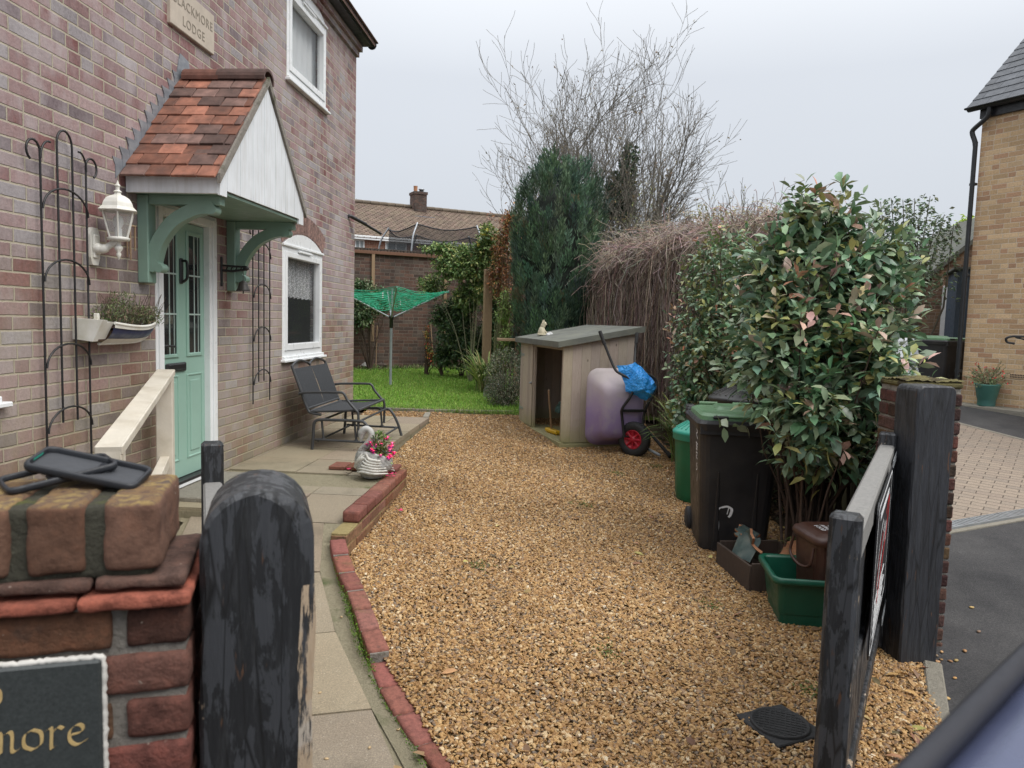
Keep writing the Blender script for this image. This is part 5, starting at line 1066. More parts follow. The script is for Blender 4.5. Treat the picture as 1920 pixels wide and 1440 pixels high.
# ------------------------------------------------------------------ glider bench
bn = thing('glider_bench', 'black two seat glider bench with dark mesh seat standing against the house wall', 'bench', (-2.42, 7.62, .378)); W2 = .50
# local: x away from the wall, y along the wall
def tb(P, r_=.014, n=8, sm=0): return (smooth_path(P, sm) if sm else np.array(P, float), r_, n)
mb = MB(); bk = lambda y, t: (-.12 - .16 * t, y, .40 + .42 * t)
for i, (a, b) in enumerate(((-W2, 0), (0, W2))):
    for r_ in np.linspace(0, 1, 2): pass
    V = []; 
    for t in np.linspace(0, .93, 6):
        for y in np.linspace(a + .015, b - .012, 5): p = bk(y, t); V.append((p[0] + .012 * math.sin(t * PI), p[1], p[2]))
    mb.add(V, [(q * 5 + k, q * 5 + k + 1, q * 5 + k + 6, q * 5 + k + 5) for q in range(5) for k in range(4)], True)
mb.build('backrest', MT['mesh_fabric'], bn)
mb = MB(); V = []
for t in np.linspace(0, 1, 6):
    for y in np.linspace(-W2 + .015, W2 - .015, 9): V.append((-.10 + .50 * t, y, .375 + .03 * t - .02 * math.sin(t * PI)))
mb.add(V, [(q * 9 + k, q * 9 + k + 1, q * 9 + k + 10, q * 9 + k + 9) for q in range(5) for k in range(8)], True); mb.build('seat', MT['mesh_fabric'], bn)
mb = MB()
for y in (-W2, W2): mb.tube(smooth_path([(.02, y, .345), (-.08, y, .36), bk(y, 0), bk(y, .5), bk(y, 1.0)], 4), .014, 8)
for a, b in ((-W2, 0), (0, W2)): mb.tube(smooth_path([bk(a, .97), bk(a + .06, 1.03), bk((a + b) / 2, 1.10), bk(b - .06, 1.03), bk(b, .97)], 5), .012, 8)
mb.tube([bk(0, 0), bk(0, 1)], .008, 6); mb.tube([bk(-W2, .0), bk(W2, .0)], .012, 8); mb.tube([(-.09, -W2, .375), (-.09, W2, .375)], .012, 8); mb.tube([(.40, -W2, .405), (.40, W2, .405)], .012, 8)
for y in (-W2, W2): mb.tube([(-.09, y, .372), (.40, y, .402)], .012, 8)
mb.build('seat_frame', MT['charcoal_metal'], bn)
for y in (-W2 - .02, W2 + .02):
    mb = MB(); mb.tube(smooth_path([(-.20, y, .55), (-.1, y, .565), (.18, y, .575), (.25, y, .565), (.29, y, .50), (.36, y, .42), (.40, y, .36), (.40, y, .14)], 5), .013, 8); mb.build('arm', MT['charcoal_metal'], bn)
for y in (-W2 - .03, W2 + .03):
    mb = MB(); mb.tube(smooth_path([(-.06, y, .0), (-.05, y, .12), (-.04, y, .26), (-.0, y, .295), (.05, y, .30)], 5), .015, 8); mb.tube(smooth_path([(.60, y, .0), (.55, y, .15), (.48, y, .27), (.40, y, .30), (.05, y, .30)], 5), .015, 8); mb.tube([(-.03, y, .10), (.58, y, .09)], .012, 8); mb.build('base_frame', MT['charcoal_metal'], bn)
    for x in (.03, .36): mb = MB(); mb.tube([(x, y * .97, .30), (x + .02, y * .97, .10)], .011, 8); mb.lathe([(.02, -.012), (.02, .012)], 10, (x, y * .97, .295)); mb.lathe([(.02, -.012), (.02, .012)], 10, (x + .02, y * .97, .10)); mb.build('swing_link', MT['charcoal_metal'], bn)
mb = MB()
for x, z in ((.0, .09), (.55, .09), (.05, .30), (.42, .30)): mb.tube([(x, -W2 - .03, z), (x, W2 + .03, z)], .011, 8)
mb.build('cross_bars', MT['charcoal_metal'], bn)

# ------------------------------------------------------------------ swan planter with fuchsia
sw_c = hz(690, 898, .38); sw = thing('swan_planter', 'weathered white concrete swan planter standing on the terrace corner', 'planter', (sw_c[0] + .01, sw_c[1] + .1, .377), R(-8)); sw.scale = (.9, .9, .88); mb = MB()
nu, nv = 56, 26; U, Vv = np.meshgrid(np.linspace(0, 2 * PI, nu), np.linspace(0, 1, nv))
prof_r = np.interp(Vv, [0, .08, .3, .55, .8, .95, 1], [.55, .68, .95, 1.0, .92, .80, .62]); Zb = np.interp(Vv, [0, .3, .7, .95, 1], [0, .07, .16, .205, .20]); side = np.abs(np.sin(U)); fr_ = np.cos(U)
feath = np.where(Vv > .33, .016 * np.abs(np.sin(9 * U + 16 * Vv)) , .010 * np.sin(26 * U) * np.sin(40 * Vv))
Rx_, Ry_ = .155 * prof_r + feath, .125 * prof_r + feath; X = Rx_ * fr_ ; Y = Ry_ * np.sin(U); Zb = Zb + np.where(Vv > .6, .05 * (side ** 2) * (Vv - .6) / .4 + .03 * np.clip(-fr_, 0, 1) * (Vv - .6) * 2.5, 0); X = X - .05 * np.clip(-0 - fr_ * -1, 0, 1) * 0 + .04 * np.clip(fr_, 0, 1) * Vv
mb.grid(X, Y, Zb); mb.lathe([(.001, .0), (.085, 0)], 20, cap=False); mb.build('body', MT['swan_neck'], sw)
for sy in (-1, 1):
    mb = MB()
    for k in range(6):
        z0 = .06 + .024 * k; mb.tube(smooth_path([(-.10 + .018 * k, sy * (.11 + .004 * k), z0 + .012 * k), (-.03 + .01 * k, sy * (.136 - .002 * k), z0 + .012), (.07 + .006 * k, sy * (.126 - .003 * k), z0 - .002), (.185 - .012 * k, sy * (.075 - .003 * k), z0 - .0)], 5), np.r_[np.linspace(.009, .016, 8), np.linspace(.016, .005, 8)], 8)
    for k in range(6): mb.tube(smooth_path([(-.135 + .012 * k, sy * .075, .10 + .004 * k), (-.10 + .018 * k, sy * .118, .17 + .006 * k), (-.055 + .02 * k, sy * .11, .235 - .012 * k)], 5), np.linspace(.016, .007, 11), 8)
    mb.build('wing', MT['cast_stone'], sw)
mb = MB(); P = smooth_path([(-.115, 0, .10), (-.125, 0, .17), (-.10, 0, .24), (-.055, 0, .30), (-.02, 0, .355), (-.012, 0, .405), (-.035, 0, .445), (-.075, 0, .45), (-.105, 0, .42), (-.115, 0, .375), (-.118, 0, .33)], 5)
mb.tube(P, np.interp(np.linspace(0, 1, len(P)), [0, .2, .45, .62, .72, .82, .9, 1], [.055, .042, .03, .028, .034, .036, .024, .008]), 12); mb.build('neck_and_head', MT['swan_neck'], sw)
mb = MB(); mb.lathe([(.001, .185), (.1, .19)], 20, cap=False); mb.build('soil', MT['soil'], sw)
swl = np.array(sw.location)
fu = thing('fuchsia_plant', 'pink and purple fuchsia in flower in the swan planter', 'plant', (swl[0] + .04, swl[1], swl[2] + .165)); fu.scale = (.9, .9, .9); nl = 420
D = unit(RNG.normal(0, 1, (nl, 3)) * np.array([.8, .7, .7]) + np.array([.15, -.1, .45])); rr_ = RNG.random(nl) ** .5; P = D * rr_[:, None] * np.array([.12, .10, .22]) + np.array([.02, 0, .02])
leaves('foliage', MT['leaf'], fu, P, unit(D + RNG.normal(0, .4, (nl, 3))), np.tile([0, 0, 1.], (nl, 1)) + RNG.normal(0, .2, (nl, 3)), .034, .018, pick([(.07, .12, .03), (.12, .17, .05), (.05, .09, .03)], nl))
st = []
for k in range(26): d = unit(RNG.normal(0, 1, 3) * np.array([.7, .6, .3]) + np.array([.1, 0, .8])); e_ = d * (.14 + RNG.random() * .1); st.append([np.zeros(3), e_ * .5 + np.array([0, 0, .02]), e_, e_ + np.array([.01, 0, -.02])])
strands('stems', MT['twig'], fu, st, .0022, np.full((26, 3), (.14, .08, .05)))
nf = 46; Fp = []; Fd = []; Fc_ = []
for k in range(nf):
    d = unit(RNG.normal(0, 1, 3) * np.array([.9, .9, .6]) + np.array([.3, -.5, .35])); p = d * np.array([.13, .11, .2]) * (.8 + RNG.random() * .35) + np.array([.03, 0, .03])
    for j in range(5): a = j * 1.257; Fp.append(p); Fd.append((math.cos(a) * .75, math.sin(a) * .75, -.35 + RNG.normal(0, .3))); Fc_.append((.62, .03, .13) if RNG.random() < .7 else (.75, .10, .26))
    for j in range(3): Fp.append(p + np.array([0, 0, -.008])); Fd.append((RNG.normal(0, .3), RNG.normal(0, .3), -1)); Fc_.append((.33, .03, .26))
fl_ = leaves('flowers', MT['leaf'], fu, np.array(Fp), np.array(Fd), np.tile([.1, .2, 1.], (len(Fp), 1)), .026, .014, np.array(Fc_) * (1 + RNG.normal(0, .15, (len(Fp), 1))), droop=.1)
mb = MB()
for px, py, z in ((652, 880, .41), (728, 893, .385), (731, 889, .385), (750, 957, .23)):
    p = hz(px, py, z)
    for j in range(7): a = j * .9; mb.at(tuple(p + np.array([RNG.normal(0, .012), RNG.normal(0, .012), .006])), a, .3); mb.box((0, -.006, -.001), (.022, .006, .001), 0, (.62, .04, .14))
o = mb.rst().build('fallen_petals', MT['vcol']); tag(o, 'pink fuchsia petals dropped on the terrace and gravel by the swan', 'petals', kind='stuff')

# ------------------------------------------------------------------ garden store with its contents
K = hz(1051, 832, .3); SA = math.atan2(.32, .948)     # local x along the boarded side, local y along the open front
SHL = lambda x, y, z: tuple(np.array([K[0], K[1], .30]) + np.array([math.cos(SA), math.sin(SA), 0]) * x + np.array([-math.sin(SA), math.cos(SA), 0]) * y + np.array([0, 0, z]))
sh = thing('garden_store', 'weathered open fronted wooden garden store with a sloping felt roof', 'store', tuple(np.array([K[0], K[1], .30])), SA); SWd, SD = 1.83, .90; zf = lambda x: 1.155 + (1.325 - 1.155) * x / SD
def boards(nm, along, L_, other, zt, m=MT['wood_grey'], th=.014, y_out=0):
    mb = MB(); s_ = 0
    while s_ < L_ - .01:
        e_ = min(s_ + .112, L_); k = 1 + RNG.normal(0, .10); c = (k, k * (1 + RNG.normal(0, .02)), k * (1 + RNG.normal(0, .03)))
        if along == 'x': mb.prism([(s_ + .001, 0), (e_ - .001, 0), (e_ - .001, zt(e_)), (s_ + .001, zt(s_))], other, other + th + .0008 * RNG.random(), 'xz', c)
        else: mb.prism([(s_ + .001, 0), (e_ - .001, 0), (e_ - .001, zt(s_)), (s_ + .001, zt(s_))], other, other + th + .0008 * RNG.random(), 'yz', c)
        s_ += .112
    return mb
boards('side', 'x', SD, 0, zf).build('side_panel', MT['wood_grey'], sh); boards('side', 'x', SD, SWd - .014, zf).build('side_panel', MT['wood_grey'], sh); boards('back', 'y', SWd, SD - .016, lambda s_: zf(SD) - .004).build('back_panel', MT['wood_brown'], sh)
mb = MB(); mb.box((.0, .0, -.03), (SD, SWd, .02), .003); mb.box((-.02, -.01, -.09), (.03, SWd + .01, .012), .004); mb.box((.0, -.012, -.09), (SD, .0, -.002), .004)
for y in (.3, .95, 1.6): mb.box((-.015, y - .05, -.2), (.05, y + .05, -.09), .004); mb.box((SD - .05, y - .05, -.2), (SD, y + .05, -.03))
mb.build('floor_frame', MT['wood_grey'], sh)
mb = MB(); mb.box((.001, .015, .02), (.036, .048, 1.14), .003); mb.box((-.002, 1.17, .02), (.03, 1.205, 1.14), .003); mb.box((.002, .015, 1.08), (.036, SWd - .015, 1.15), .003); mb.build('front_frame', MT['wood_grey'], sh)
mb = boards('door', 'y', .60, -.016, lambda s_: 1.09); M_ = np.eye(4); M_[:3, 3] = (0, 1.215, .025); 
mb.v = [v @ M_[:3, :3].T + M_[:3, 3] for v in mb.v]; dd_ = mb.build('door', MT['wood_grey'], sh)
mb = MB()
for z in (.2, .93): mb = MB(); mb.box((-.0185, 1.62, z), (-.0165, 1.82, z + .035), .001); mb.box((-.019, 1.78, z - .04), (-.0165, 1.815, z + .075), .001); mb.build('hinge', MT['steel'], dd_)
mb = MB()
mb.lathe([(.02, -.008), (.024, 0), (.02, .008)], 10, (-.03, 1.235, .60)); mb.box((-.03, 1.225, .585), (-.016, 1.27, .615), .003); mb.build('latch', MT['steel'], dd_)
mb = MB(); ov = .05; q = [(-.07, zf(-.07) + .004), (SD + .07, zf(SD + .07) + .004)]
mb.prism([(q[0][0], q[0][1]), (q[1][0], q[1][1]), (q[1][0], q[1][1] + .035), (q[0][0], q[0][1] + .035)], -ov, SWd + ov, 'xz'); mb.box((-.085, -ov - .008, zf(-.07) - .03), (-.07, SWd + ov + .008, zf(-.07) + .042), .003)
for y in (-ov - .010, SWd + ov): mb.prism([(-.084, zf(-.084) - .025), (SD + .075, zf(SD + .075) - .025), (SD + .075, zf(SD + .075) + .043), (-.084, zf(-.084) + .043)], y, y + .010, 'xz')
mb.build('roof', MT['felt'], sh)
# cat ornament on the store roof
cp = SHL(.14, 1.36, zf(.14) + .04); ct = thing('cat_ornament', 'small cream cat ornament sitting on the garden store roof', 'ornament', cp, R(200)); mb = MB(); mb.lathe([(.001, 0), (.05, .0), (.058, .02), (.05, .06), (.034, .10), (.02, .115), (.001, .118)], 14); mb.tube(smooth_path([(.0, 0, .085), (-.012, 0, .12), (-.02, 0, .145)], 4), [.03] * 4 + [.034] * 4 + [.033], 10)
mb.lathe([(.001, -.034), (.028, -.02), (.034, 0), (.028, .02), (.001, .034)], 12, (-.028, 0, .155)); mb.tube([(-.05, 0, .148), (-.068, 0, .145)], [.014, .008], 8)
for sy in (-1, 1): mb.tube([(-.022, sy * .02, .175), (-.02, sy * .027, .21)], [.012, .002], 6)
mb.tube(smooth_path([(-.03, .03, .06), (-.055, .032, .03), (-.065, .03, .0)], 4), .014, 8); mb.tube(smooth_path([(-.03, -.03, .06), (-.055, -.032, .03), (-.065, -.03, .0)], 4), .014, 8); mb.tube(smooth_path([(.05, .0, .012), (.06, .05, .012), (.01, .085, .012), (-.06, .08, .012)], 5), .012, 8)
mb.build('body', paint('cream_ornament', (.55, .50, .36), .7, .25, 20, dirt=((.25, .22, .15), .6, 25)), ct)
mb = MB(); mb.lathe([(.001, 0), (.04, 0), (.045, .015), (.03, .04), (.001, .05)], 10, (-.10, .05, 0)); mb.lathe([(.001, 0), (.03, 0), (.034, .012), (.02, .03), (.001, .036)], 10, (-.055, .10, 0)); mb.build('kittens', paint('pale_grey_ornament', (.5, .5, .5), .7, .2, 20), ct)
# contents
bp_ = SHL(.10, .62, .022); br = thing('hand_brush', 'yellow deck brush with a wooden handle leaning inside the garden store', 'brush', bp_, SA + R(98)); mb = MB(); mb.box((-.16, -.035, .012), (.16, .035, .055), .008); mb.build('head', MT['yellow'], br)
mb = MB()
for k in range(40): x, y = -.15 + .3 * RNG.random(), -.028 + .056 * RNG.random(); mb.tube([(x, y, .014), (x * 1.03, y * 1.15, .0)], .004, 4)
mb.build('bristles', MT['yellow'], br); mb = MB(); mb.tube([(.04, .0, .05), (-.14, .13, .45), (-.16, .15, .56)], .012, 8); mb.build('handle', MT['wood_brown'], br)
pp_ = SHL(.30, .42, .022); tp = thing('terracotta_pot', 'stacked terracotta pots standing inside the garden store', 'pot', pp_); mb = MB(); mb.lathe([(.075, 0), (.085, .11), (.095, .112), (.098, .14), (.09, .142), (.085, .2), (.1, .30), (.108, .302), (.11, .335), (.10, .335), (.09, .30)], 18); mb.build('clay', MT['terracotta'], tp)
gv = thing('garden_gloves', 'crumpled dark green gardening gloves lying on the terracotta pots', 'gloves', tuple(np.array(pp_) + np.array([0, 0, .335])), SA); mb = MB(); U, V_ = np.meshgrid(np.linspace(0, 2 * PI, 20), np.linspace(.02, PI - .02, 12)); rr_ = 1 + .2 * np.sin(5 * U + 3 * V_) + .12 * np.sin(9 * V_ - U * 3)
mb.grid(.14 * rr_ * np.sin(V_) * np.cos(U) - .05, .12 * rr_ * np.sin(V_) * np.sin(U), .065 * rr_ * np.cos(V_) + .055)
for k in range(4): mb.tube(smooth_path([(-.12, -.06 + k * .035, .06), (-.19, -.07 + k * .042, .03), (-.215, -.075 + k * .045, -.05)], 4), [.018] * 8 + [.010], 7)
mb.build('fabric', paint('dark_green_cloth', (.03, .07, .06), .85, .3, 14), gv)

# ------------------------------------------------------------------ wheelbarrow leaning on the store, blue sheet
wbp = SHL(.60, -.34, -.075); wb = thing('wheelbarrow', 'faded purple wheelbarrow stood on end against the garden store', 'wheelbarrow', wbp, SA); WY = -1
# local x along the store side, -y towards the camera, z up
def rrz(cx, cz, w_, h_, r_, n_=7): return np.array([(cx + sx * (w_ - r_) + r_ * math.cos(a), cz + sz * (h_ - r_) + r_ * math.sin(a)) for sx, sz, a0 in ((1, 1, 0), (-1, 1, 90), (-1, -1, 180), (1, -1, 270)) for a in np.radians(np.linspace(a0, a0 + 90, n_))])
lay = [(rrz(-.02, .53, .33, .42, .13), .17), (rrz(-.02, .53, .35, .44, .14), .165), (rrz(-.02, .53, .35, .44, .14), .15), (rrz(-.02, .52, .315, .41, .13), .145), (rrz(-.01, .50, .25, .32, .11), -.02), (rrz(-.01, .49, .22, .285, .10), -.07), (rrz(-.01, .49, .16, .22, .08), -.085)]
mb = MB(); V = []; m = len(lay[0][0])
for Q, y in lay: V += [(x, y, z) for x, z in Q]
Fc = [(i * m + k, i * m + (k + 1) % m, (i + 1) * m + (k + 1) % m, (i + 1) * m + k) for i in range(len(lay) - 1) for k in range(m)] + [tuple(range((len(lay) - 1) * m, len(lay) * m))]; mb.add(V, Fc, True)
for z, hw in ((.50, .235), (.53, .24), (.60, .252), (.63, .257)): mb.tube([(-.01 - hw, -.005 + (z - .5) * .1, z), (-.01, -.045 + (z - .5) * .1, z), (-.01 + hw, -.005 + (z - .5) * .1, z)], .006, 5)
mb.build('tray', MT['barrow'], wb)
fx = lambda xs: [(x, y, z) for x, y, z in xs]
mb = MB(); mb.tube(smooth_path([(-.24, .12, 1.36), (-.17, .06, 1.15), (-.108, -.02, .97), (-.06, -.09, .92), (.02, -.13, .87), (.055, -.16, .77), (.03, -.16, .68), (-.045, -.12, .54), (-.035, -.10, .44), (-.01, -.13, .22)], 6), .0155, 8); mb.build('frame_tube', MT['black_metal'], wb)
mb = MB(); mb.tube(smooth_path([(.20, .12, 1.35), (.17, .08, 1.18), (.14, -.02, 1.0), (.25, -.08, .93), (.35, -.10, .86), (.345, -.13, .74), (.25, -.13, .58), (.225, -.10, .45), (.20, -.13, .24)], 6), .0155, 8); mb.build('frame_tube', MT['black_metal'], wb)
for P in (((-.25, .13, 1.39), (-.20, .09, 1.24)), ((.205, .13, 1.38), (.185, .1, 1.26))): mb = MB(); mb.tube(P, .021, 10); mb.build('grip', MT['rubber'], wb)
mb = MB(); mb.box((-.05, -.125, .50), (.25, -.10, .53), .003); mb.build('cross_bar', MT['black_metal'], wb); mb = MB(); mb.tube([(-.01, -.13, .23), (.20, -.13, .23)], .009, 8); mb.build('axle', MT['black_metal'], wb)
wc_ = (.10, -.15, .198); ax = unit(np.array([-.80, -.60, .0])); ux = np.array([-ax[1], ax[0], 0]); mb = MB().frame(wc_, ux, np.array([0, 0, 1.]), ax)
TP = [(.108, -.036), (.12, -.044), (.16, -.05), (.185, -.038), (.196, -.015), (.196, .015), (.185, .038), (.16, .05), (.12, .044), (.108, .036)]; mb.lathe(TP, 36, cap=False)
for k in range(36):
    a = k * PI / 18
    mb2 = np.array([math.cos(a), math.sin(a), 0]) * .193; mb.tube([mb2 + np.array([0, 0, -.03]), mb2 * 1.012 + np.array([0, 0, .0]), mb2 + np.array([0, 0, .03])], .005, 4)
wh = mb.build('wheel', MT['rubber'], wb)
mb = MB().frame(wc_, ux, np.array([0, 0, 1.]), ax); mb.lathe([(.109, -.035), (.109, .035), (.102, .042), (.094, .03), (.05, .012), (.04, .03), (.028, .05), (.001, .05)], 28, cap=False)
for k in range(8): a = k * PI / 4; p = np.array([math.cos(a), math.sin(a), 0]); mb.tube([p * .03 + np.array([0, 0, .03]), p * .10 + np.array([0, 0, .034])], .012, 6)
mb.build('rim', MT['red_rim'], wh)
bgp = np.array(wbp) + np.array([0, 0, .62]); bgt = thing('blue_sheet', 'crumpled bright blue plastic sheet tucked over the wheelbarrow', 'plastic sheet', tuple(bgp), SA)
Q = dict(A=(925, 580, .05), B=(1000, 572, .10), C=(1075, 550, .10), D=(1105, 568, .11), E=(1190, 650, .13), F=(1267, 755, .12), G=(1215, 822, .14), H=(1155, 862, .17), I=(1080, 825, .16), J=(988, 790, .13), K=(973, 700, .10), L=(1060, 640, .21), M=(1130, 690, .25), N=(1095, 760, .28), O=(1185, 735, .21), P=(1160, 800, .26), Q=(1020, 680, .15), R=(1040, 600, .14), S=(1220, 700, .19))
bv = {}; bm = bmesh.new()
for k, (X, Y, y) in Q.items(): bv[k] = bm.verts.new(((X - 1000) / 742, -y, (1330 - Y) / 742 - .62))
for f in 'ABQ BRQ RLQ BCR CDR RDL DML DEM EOM ESO SFO FPO FGP GHP HIP INP IJN JKN KQN QLN LMN MON OPN AQK'.split(): bm.faces.new([bv[k] for k in f])
bmesh.ops.subdivide_edges(bm, edges=bm.edges[:], cuts=5, use_grid_fill=True)
for v in bm.verts: p = v.co; v.co = p + Vector((noise.noise(p * 14), noise.noise(p * 14 + Vector((7, 1, 3))), noise.noise(p * 14 + Vector((2, 9, 4))))) * .012 + Vector((0, noise.noise(p * 40) * .006, 0))
bm.verts.index_update(); mb = MB(); mb.add([tuple(v.co) for v in bm.verts], [tuple(v.index for v in f.verts) for f in bm.faces], False); bm.free(); mb.build('sheet', MT['tarp'], bgt)

# small tools dropped behind the barrow
tk = thing('garden_tools', 'dark tool handles lying on the soil beside the wheelbarrow', 'tools', (1.02, 8.3, .25)); mb = MB(); mb.tube([(-.16, .25, .35), (.12, -.12, .06), (.16, -.17, .02)], [.014, .02, .03], 8); mb.build('handle', MT['rubber'], tk); mb = MB(); mb.tube([(-.15, .0, .1), (.05, -.14, .02)], .016, 8); mb.build('shaft', MT['grey_pole'], tk)
# ------------------------------------------------------------------ bins
def loft(mb, rings, cap0=True, cap1=True, smooth=False):
    m = len(rings[0]); V = np.concatenate([np.asarray(r_, float) for r_ in rings]); Fc = [(i * m + k, i * m + (k + 1) % m, (i + 1) * m + (k + 1) % m, (i + 1) * m + k) for i in range(len(rings) - 1) for k in range(m)]
    if cap0: Fc.append(tuple(range(m))[::-1])
    if cap1: Fc.append(tuple(range((len(rings) - 1) * m, len(rings) * m)))
    mb.add(V, Fc, smooth)
def rr3(w_, d_, r_, z, cx=0, cy_=0, n_=5): return [(cx + sx * (w_ / 2 - r_) + r_ * math.cos(a), cy_ + sy * (d_ / 2 - r_) + r_ * math.sin(a), z) for sx, sy, a0 in ((1, 1, 0), (-1, 1, 90), (-1, -1, 180), (1, -1, 270)) for a in np.radians(np.linspace(a0, a0 + 90, n_))]
def wheelie(label, loc, rz, lid, open_lid=0.0, marks=False, name='wheelie_bin'):
    """local -y is the front"""
    t = thing(name, label, 'bin', loc, rz); W_, D_, Hh = .58, .70, .98
    mb = MB(); loft(mb, [rr3(.47, .50, .05, .012, 0, .0), rr3(.48, .52, .06, .05, 0, .0), rr3(.565, .66, .07, Hh - .10, 0, .0), rr3(.57, .67, .07, Hh - .02, 0, 0)], True, True)
    for x in (-.13, .13): loft(mb, [rr3(.05, .03, .012, .02, x, -.255), rr3(.012, .02, .005, .62, x * 1.05, -.305)], False, True)
    mb.box((-.29, -.36, Hh - .09), (.29, -.33, Hh - .012), .006); mb.build('body', MT['bin_black'], t)
    mb = MB(); rim0 = rr3(.60, .73, .06, Hh - .06); rim1 = rr3(.62, .75, .06, Hh - .01); rim2 = rr3(.60, .72, .06, Hh + .012); loft(mb, [rim0, rim1, rim2], False, True); mb.box((-.30, .33, Hh - .03), (.30, .42, Hh + .03), .012)
    for x in (-.26, .26): mb.box((x - .035, .34, Hh - .05), (x + .035, .47, Hh + .045), .012)
    mb.build('rim', MT['bin_black'], t)
    mb = MB(); loft(mb, [rr3(.56, .66, .07, Hh + .012, 0, 0), rr3(.55, .65, .07, Hh + .04, 0, 0), rr3(.50, .59, .08, Hh + .056, 0, .01), rr3(.26, .30, .05, Hh + .062, 0, .08), rr3(.22, .26, .04, Hh + .082, 0, .09)], False, True)
    mb.box((-.12, -.335, Hh + .03), (.12, -.30, Hh + .045), .006); mb.tube([(-.20, .37, Hh + .06), (-.06, .37, Hh + .06)], .018, 8); mb.tube([(.06, .37, Hh + .06), (.20, .37, Hh + .06)], .018, 8); ld = mb.build('lid', lid, t)
    mb = MB(); mb.box((-.20, -.345, Hh + .022), (-.09, -.30, Hh + .045), .008); mb.build('lid_grip', MT['bin_black'], ld)
    for x in (-.25, .25): mb = MB(); mb.frame((x, .29, .11), (0, 1, 0), (0, 0, 1), (1, 0, 0)); mb.lathe([(.001, -.025), (.09, -.025), (.105, -.015), (.105, .015), (.09, .025), (.001, .025)], 22); mb.build('wheel', MT['rubber'], t)
    if marks:
        mb = MB()
        # brush lettering on the left side, reading upwards
        def st(P, r_=.006):
            Q = []
            for y, z in smooth_path(np.array(P), 5):
                f = (z - .012) / (Hh - .03); Q.append((-(.24 + f * .047) - .004, y, z))
            mb.ribbon(Q, r_ * 1.6, (-1, 0, 0))
        for P in (((-.22, .84), (-.16, .87), (-.22, .89), (-.16, .91)), ((-.23, .80), (-.13, .805)), ((-.21, .775), (-.15, .79), (-.2, .755), (-.14, .76)), ((-.22, .735), (-.14, .73)), ((-.2, .72), (-.15, .70), (-.21, .69)), ((-.2, .66), (-.16, .64), (-.2, .62), (-.15, .60)), ((-.2, .58), (-.18, .52))): st(P)
        mb.build('white_writing', MT['white_mark'], t)
        mb = MB(); fy = lambda z: -.25 - (z / Hh) * .083 - .006
        for P, r_ in ((((-.10, .36), (-.12, .345), (-.125, .30), (-.115, .22), (-.12, .14)), .006), (((-.10, .362), (-.06, .37), (-.03, .35), (-.035, .31), (-.05, .29)), .012), (((-.05, .36), (-.06, .31)), .004)): mb.ribbon([(x, fy(z), z) for x, z in smooth_path(np.array(P), 5)], r_ * 1.6, (0, -1, 0))
        mb.build('white_splash', MT['white_mark'], t)
    return t
b_l, b_r = hz(1310, 1032, .055), hz(1440, 1036, .045)
ba = R(-1); fc = (b_l + b_r) / 2
wheelie('large black wheelie bin with a green lid and white paint marks under the shrub', (1.265, 5.62, .045), R(-2.0), MT['bin_lid_green'], marks=True)
# black round dustbin behind it
dg = hz(1262, 925, .15)
def dustbin(label, loc, s, m_body, m_lid, tall):
    t = thing('dustbin', label, 'bin', loc); mb = MB(); r0 = .205 * s; rib = lambda a, i: .016 * (np.abs((a * 8 / PI) % 2 - 1) < .6) if 1 < i < 5 else 0 * a
    mb.lathe([(r0 * .82, .0), (r0 * .86, .01), (r0 * .87, .05), (r0 * .885, .06), (r0 * .97, tall - .10), (r0 * .985, tall - .09), (r0 * 1.0, tall - .02), (r0 * 1.02, tall)], 64, rib=rib); mb.build('body', m_body, t)
    mb = MB(); rib2 = lambda a, i: 0 * a
    prof = [(r0 * 1.06, tall - .045), (r0 * 1.08, tall - .04), (r0 * 1.07, tall), (r0 * 1.10, tall + .006), (r0 * 1.09, tall + .03), (r0 * 1.03, tall + .04), (r0 * .9, tall + .065), (r0 * .6, tall + .105), (r0 * .36, tall + .125), (r0 * .33, tall + .122), (r0 * .001, tall + .125)]
    mb.lathe(prof, 48)
    for k in range(26): a = k * 2 * PI / 26; c, s_ = math.cos(a), math.sin(a); mb.tube([(r0 * .96 * c, r0 * .96 * s_, tall + .056), (r0 * .6 * c, r0 * .6 * s_, tall + .107), (r0 * .38 * c, r0 * .38 * s_, tall + .126)], .006, 5)
    mb.lathe([(.07 * s, tall + .12), (.064 * s, tall + .165), (.06 * s, tall + .168), (.001, tall + .17)], 4, smooth=False); mb.build('lid', m_lid, t); return t
gbx, gby = 1.25, 6.85
dustbin('green plastic dustbin with a paler turquoise lid', (1.245, 6.72, G(1.2, 6.72)), 1.16, MT['dustbin_green'], MT['dustbin_lid'], .60)
dustbin('black dustbin with a ribbed round lid behind the large wheelie bin', (1.56, 6.55, G(1.55, 6.55)), 1.35, MT['bin_black'], MT['bin_black'], .955)

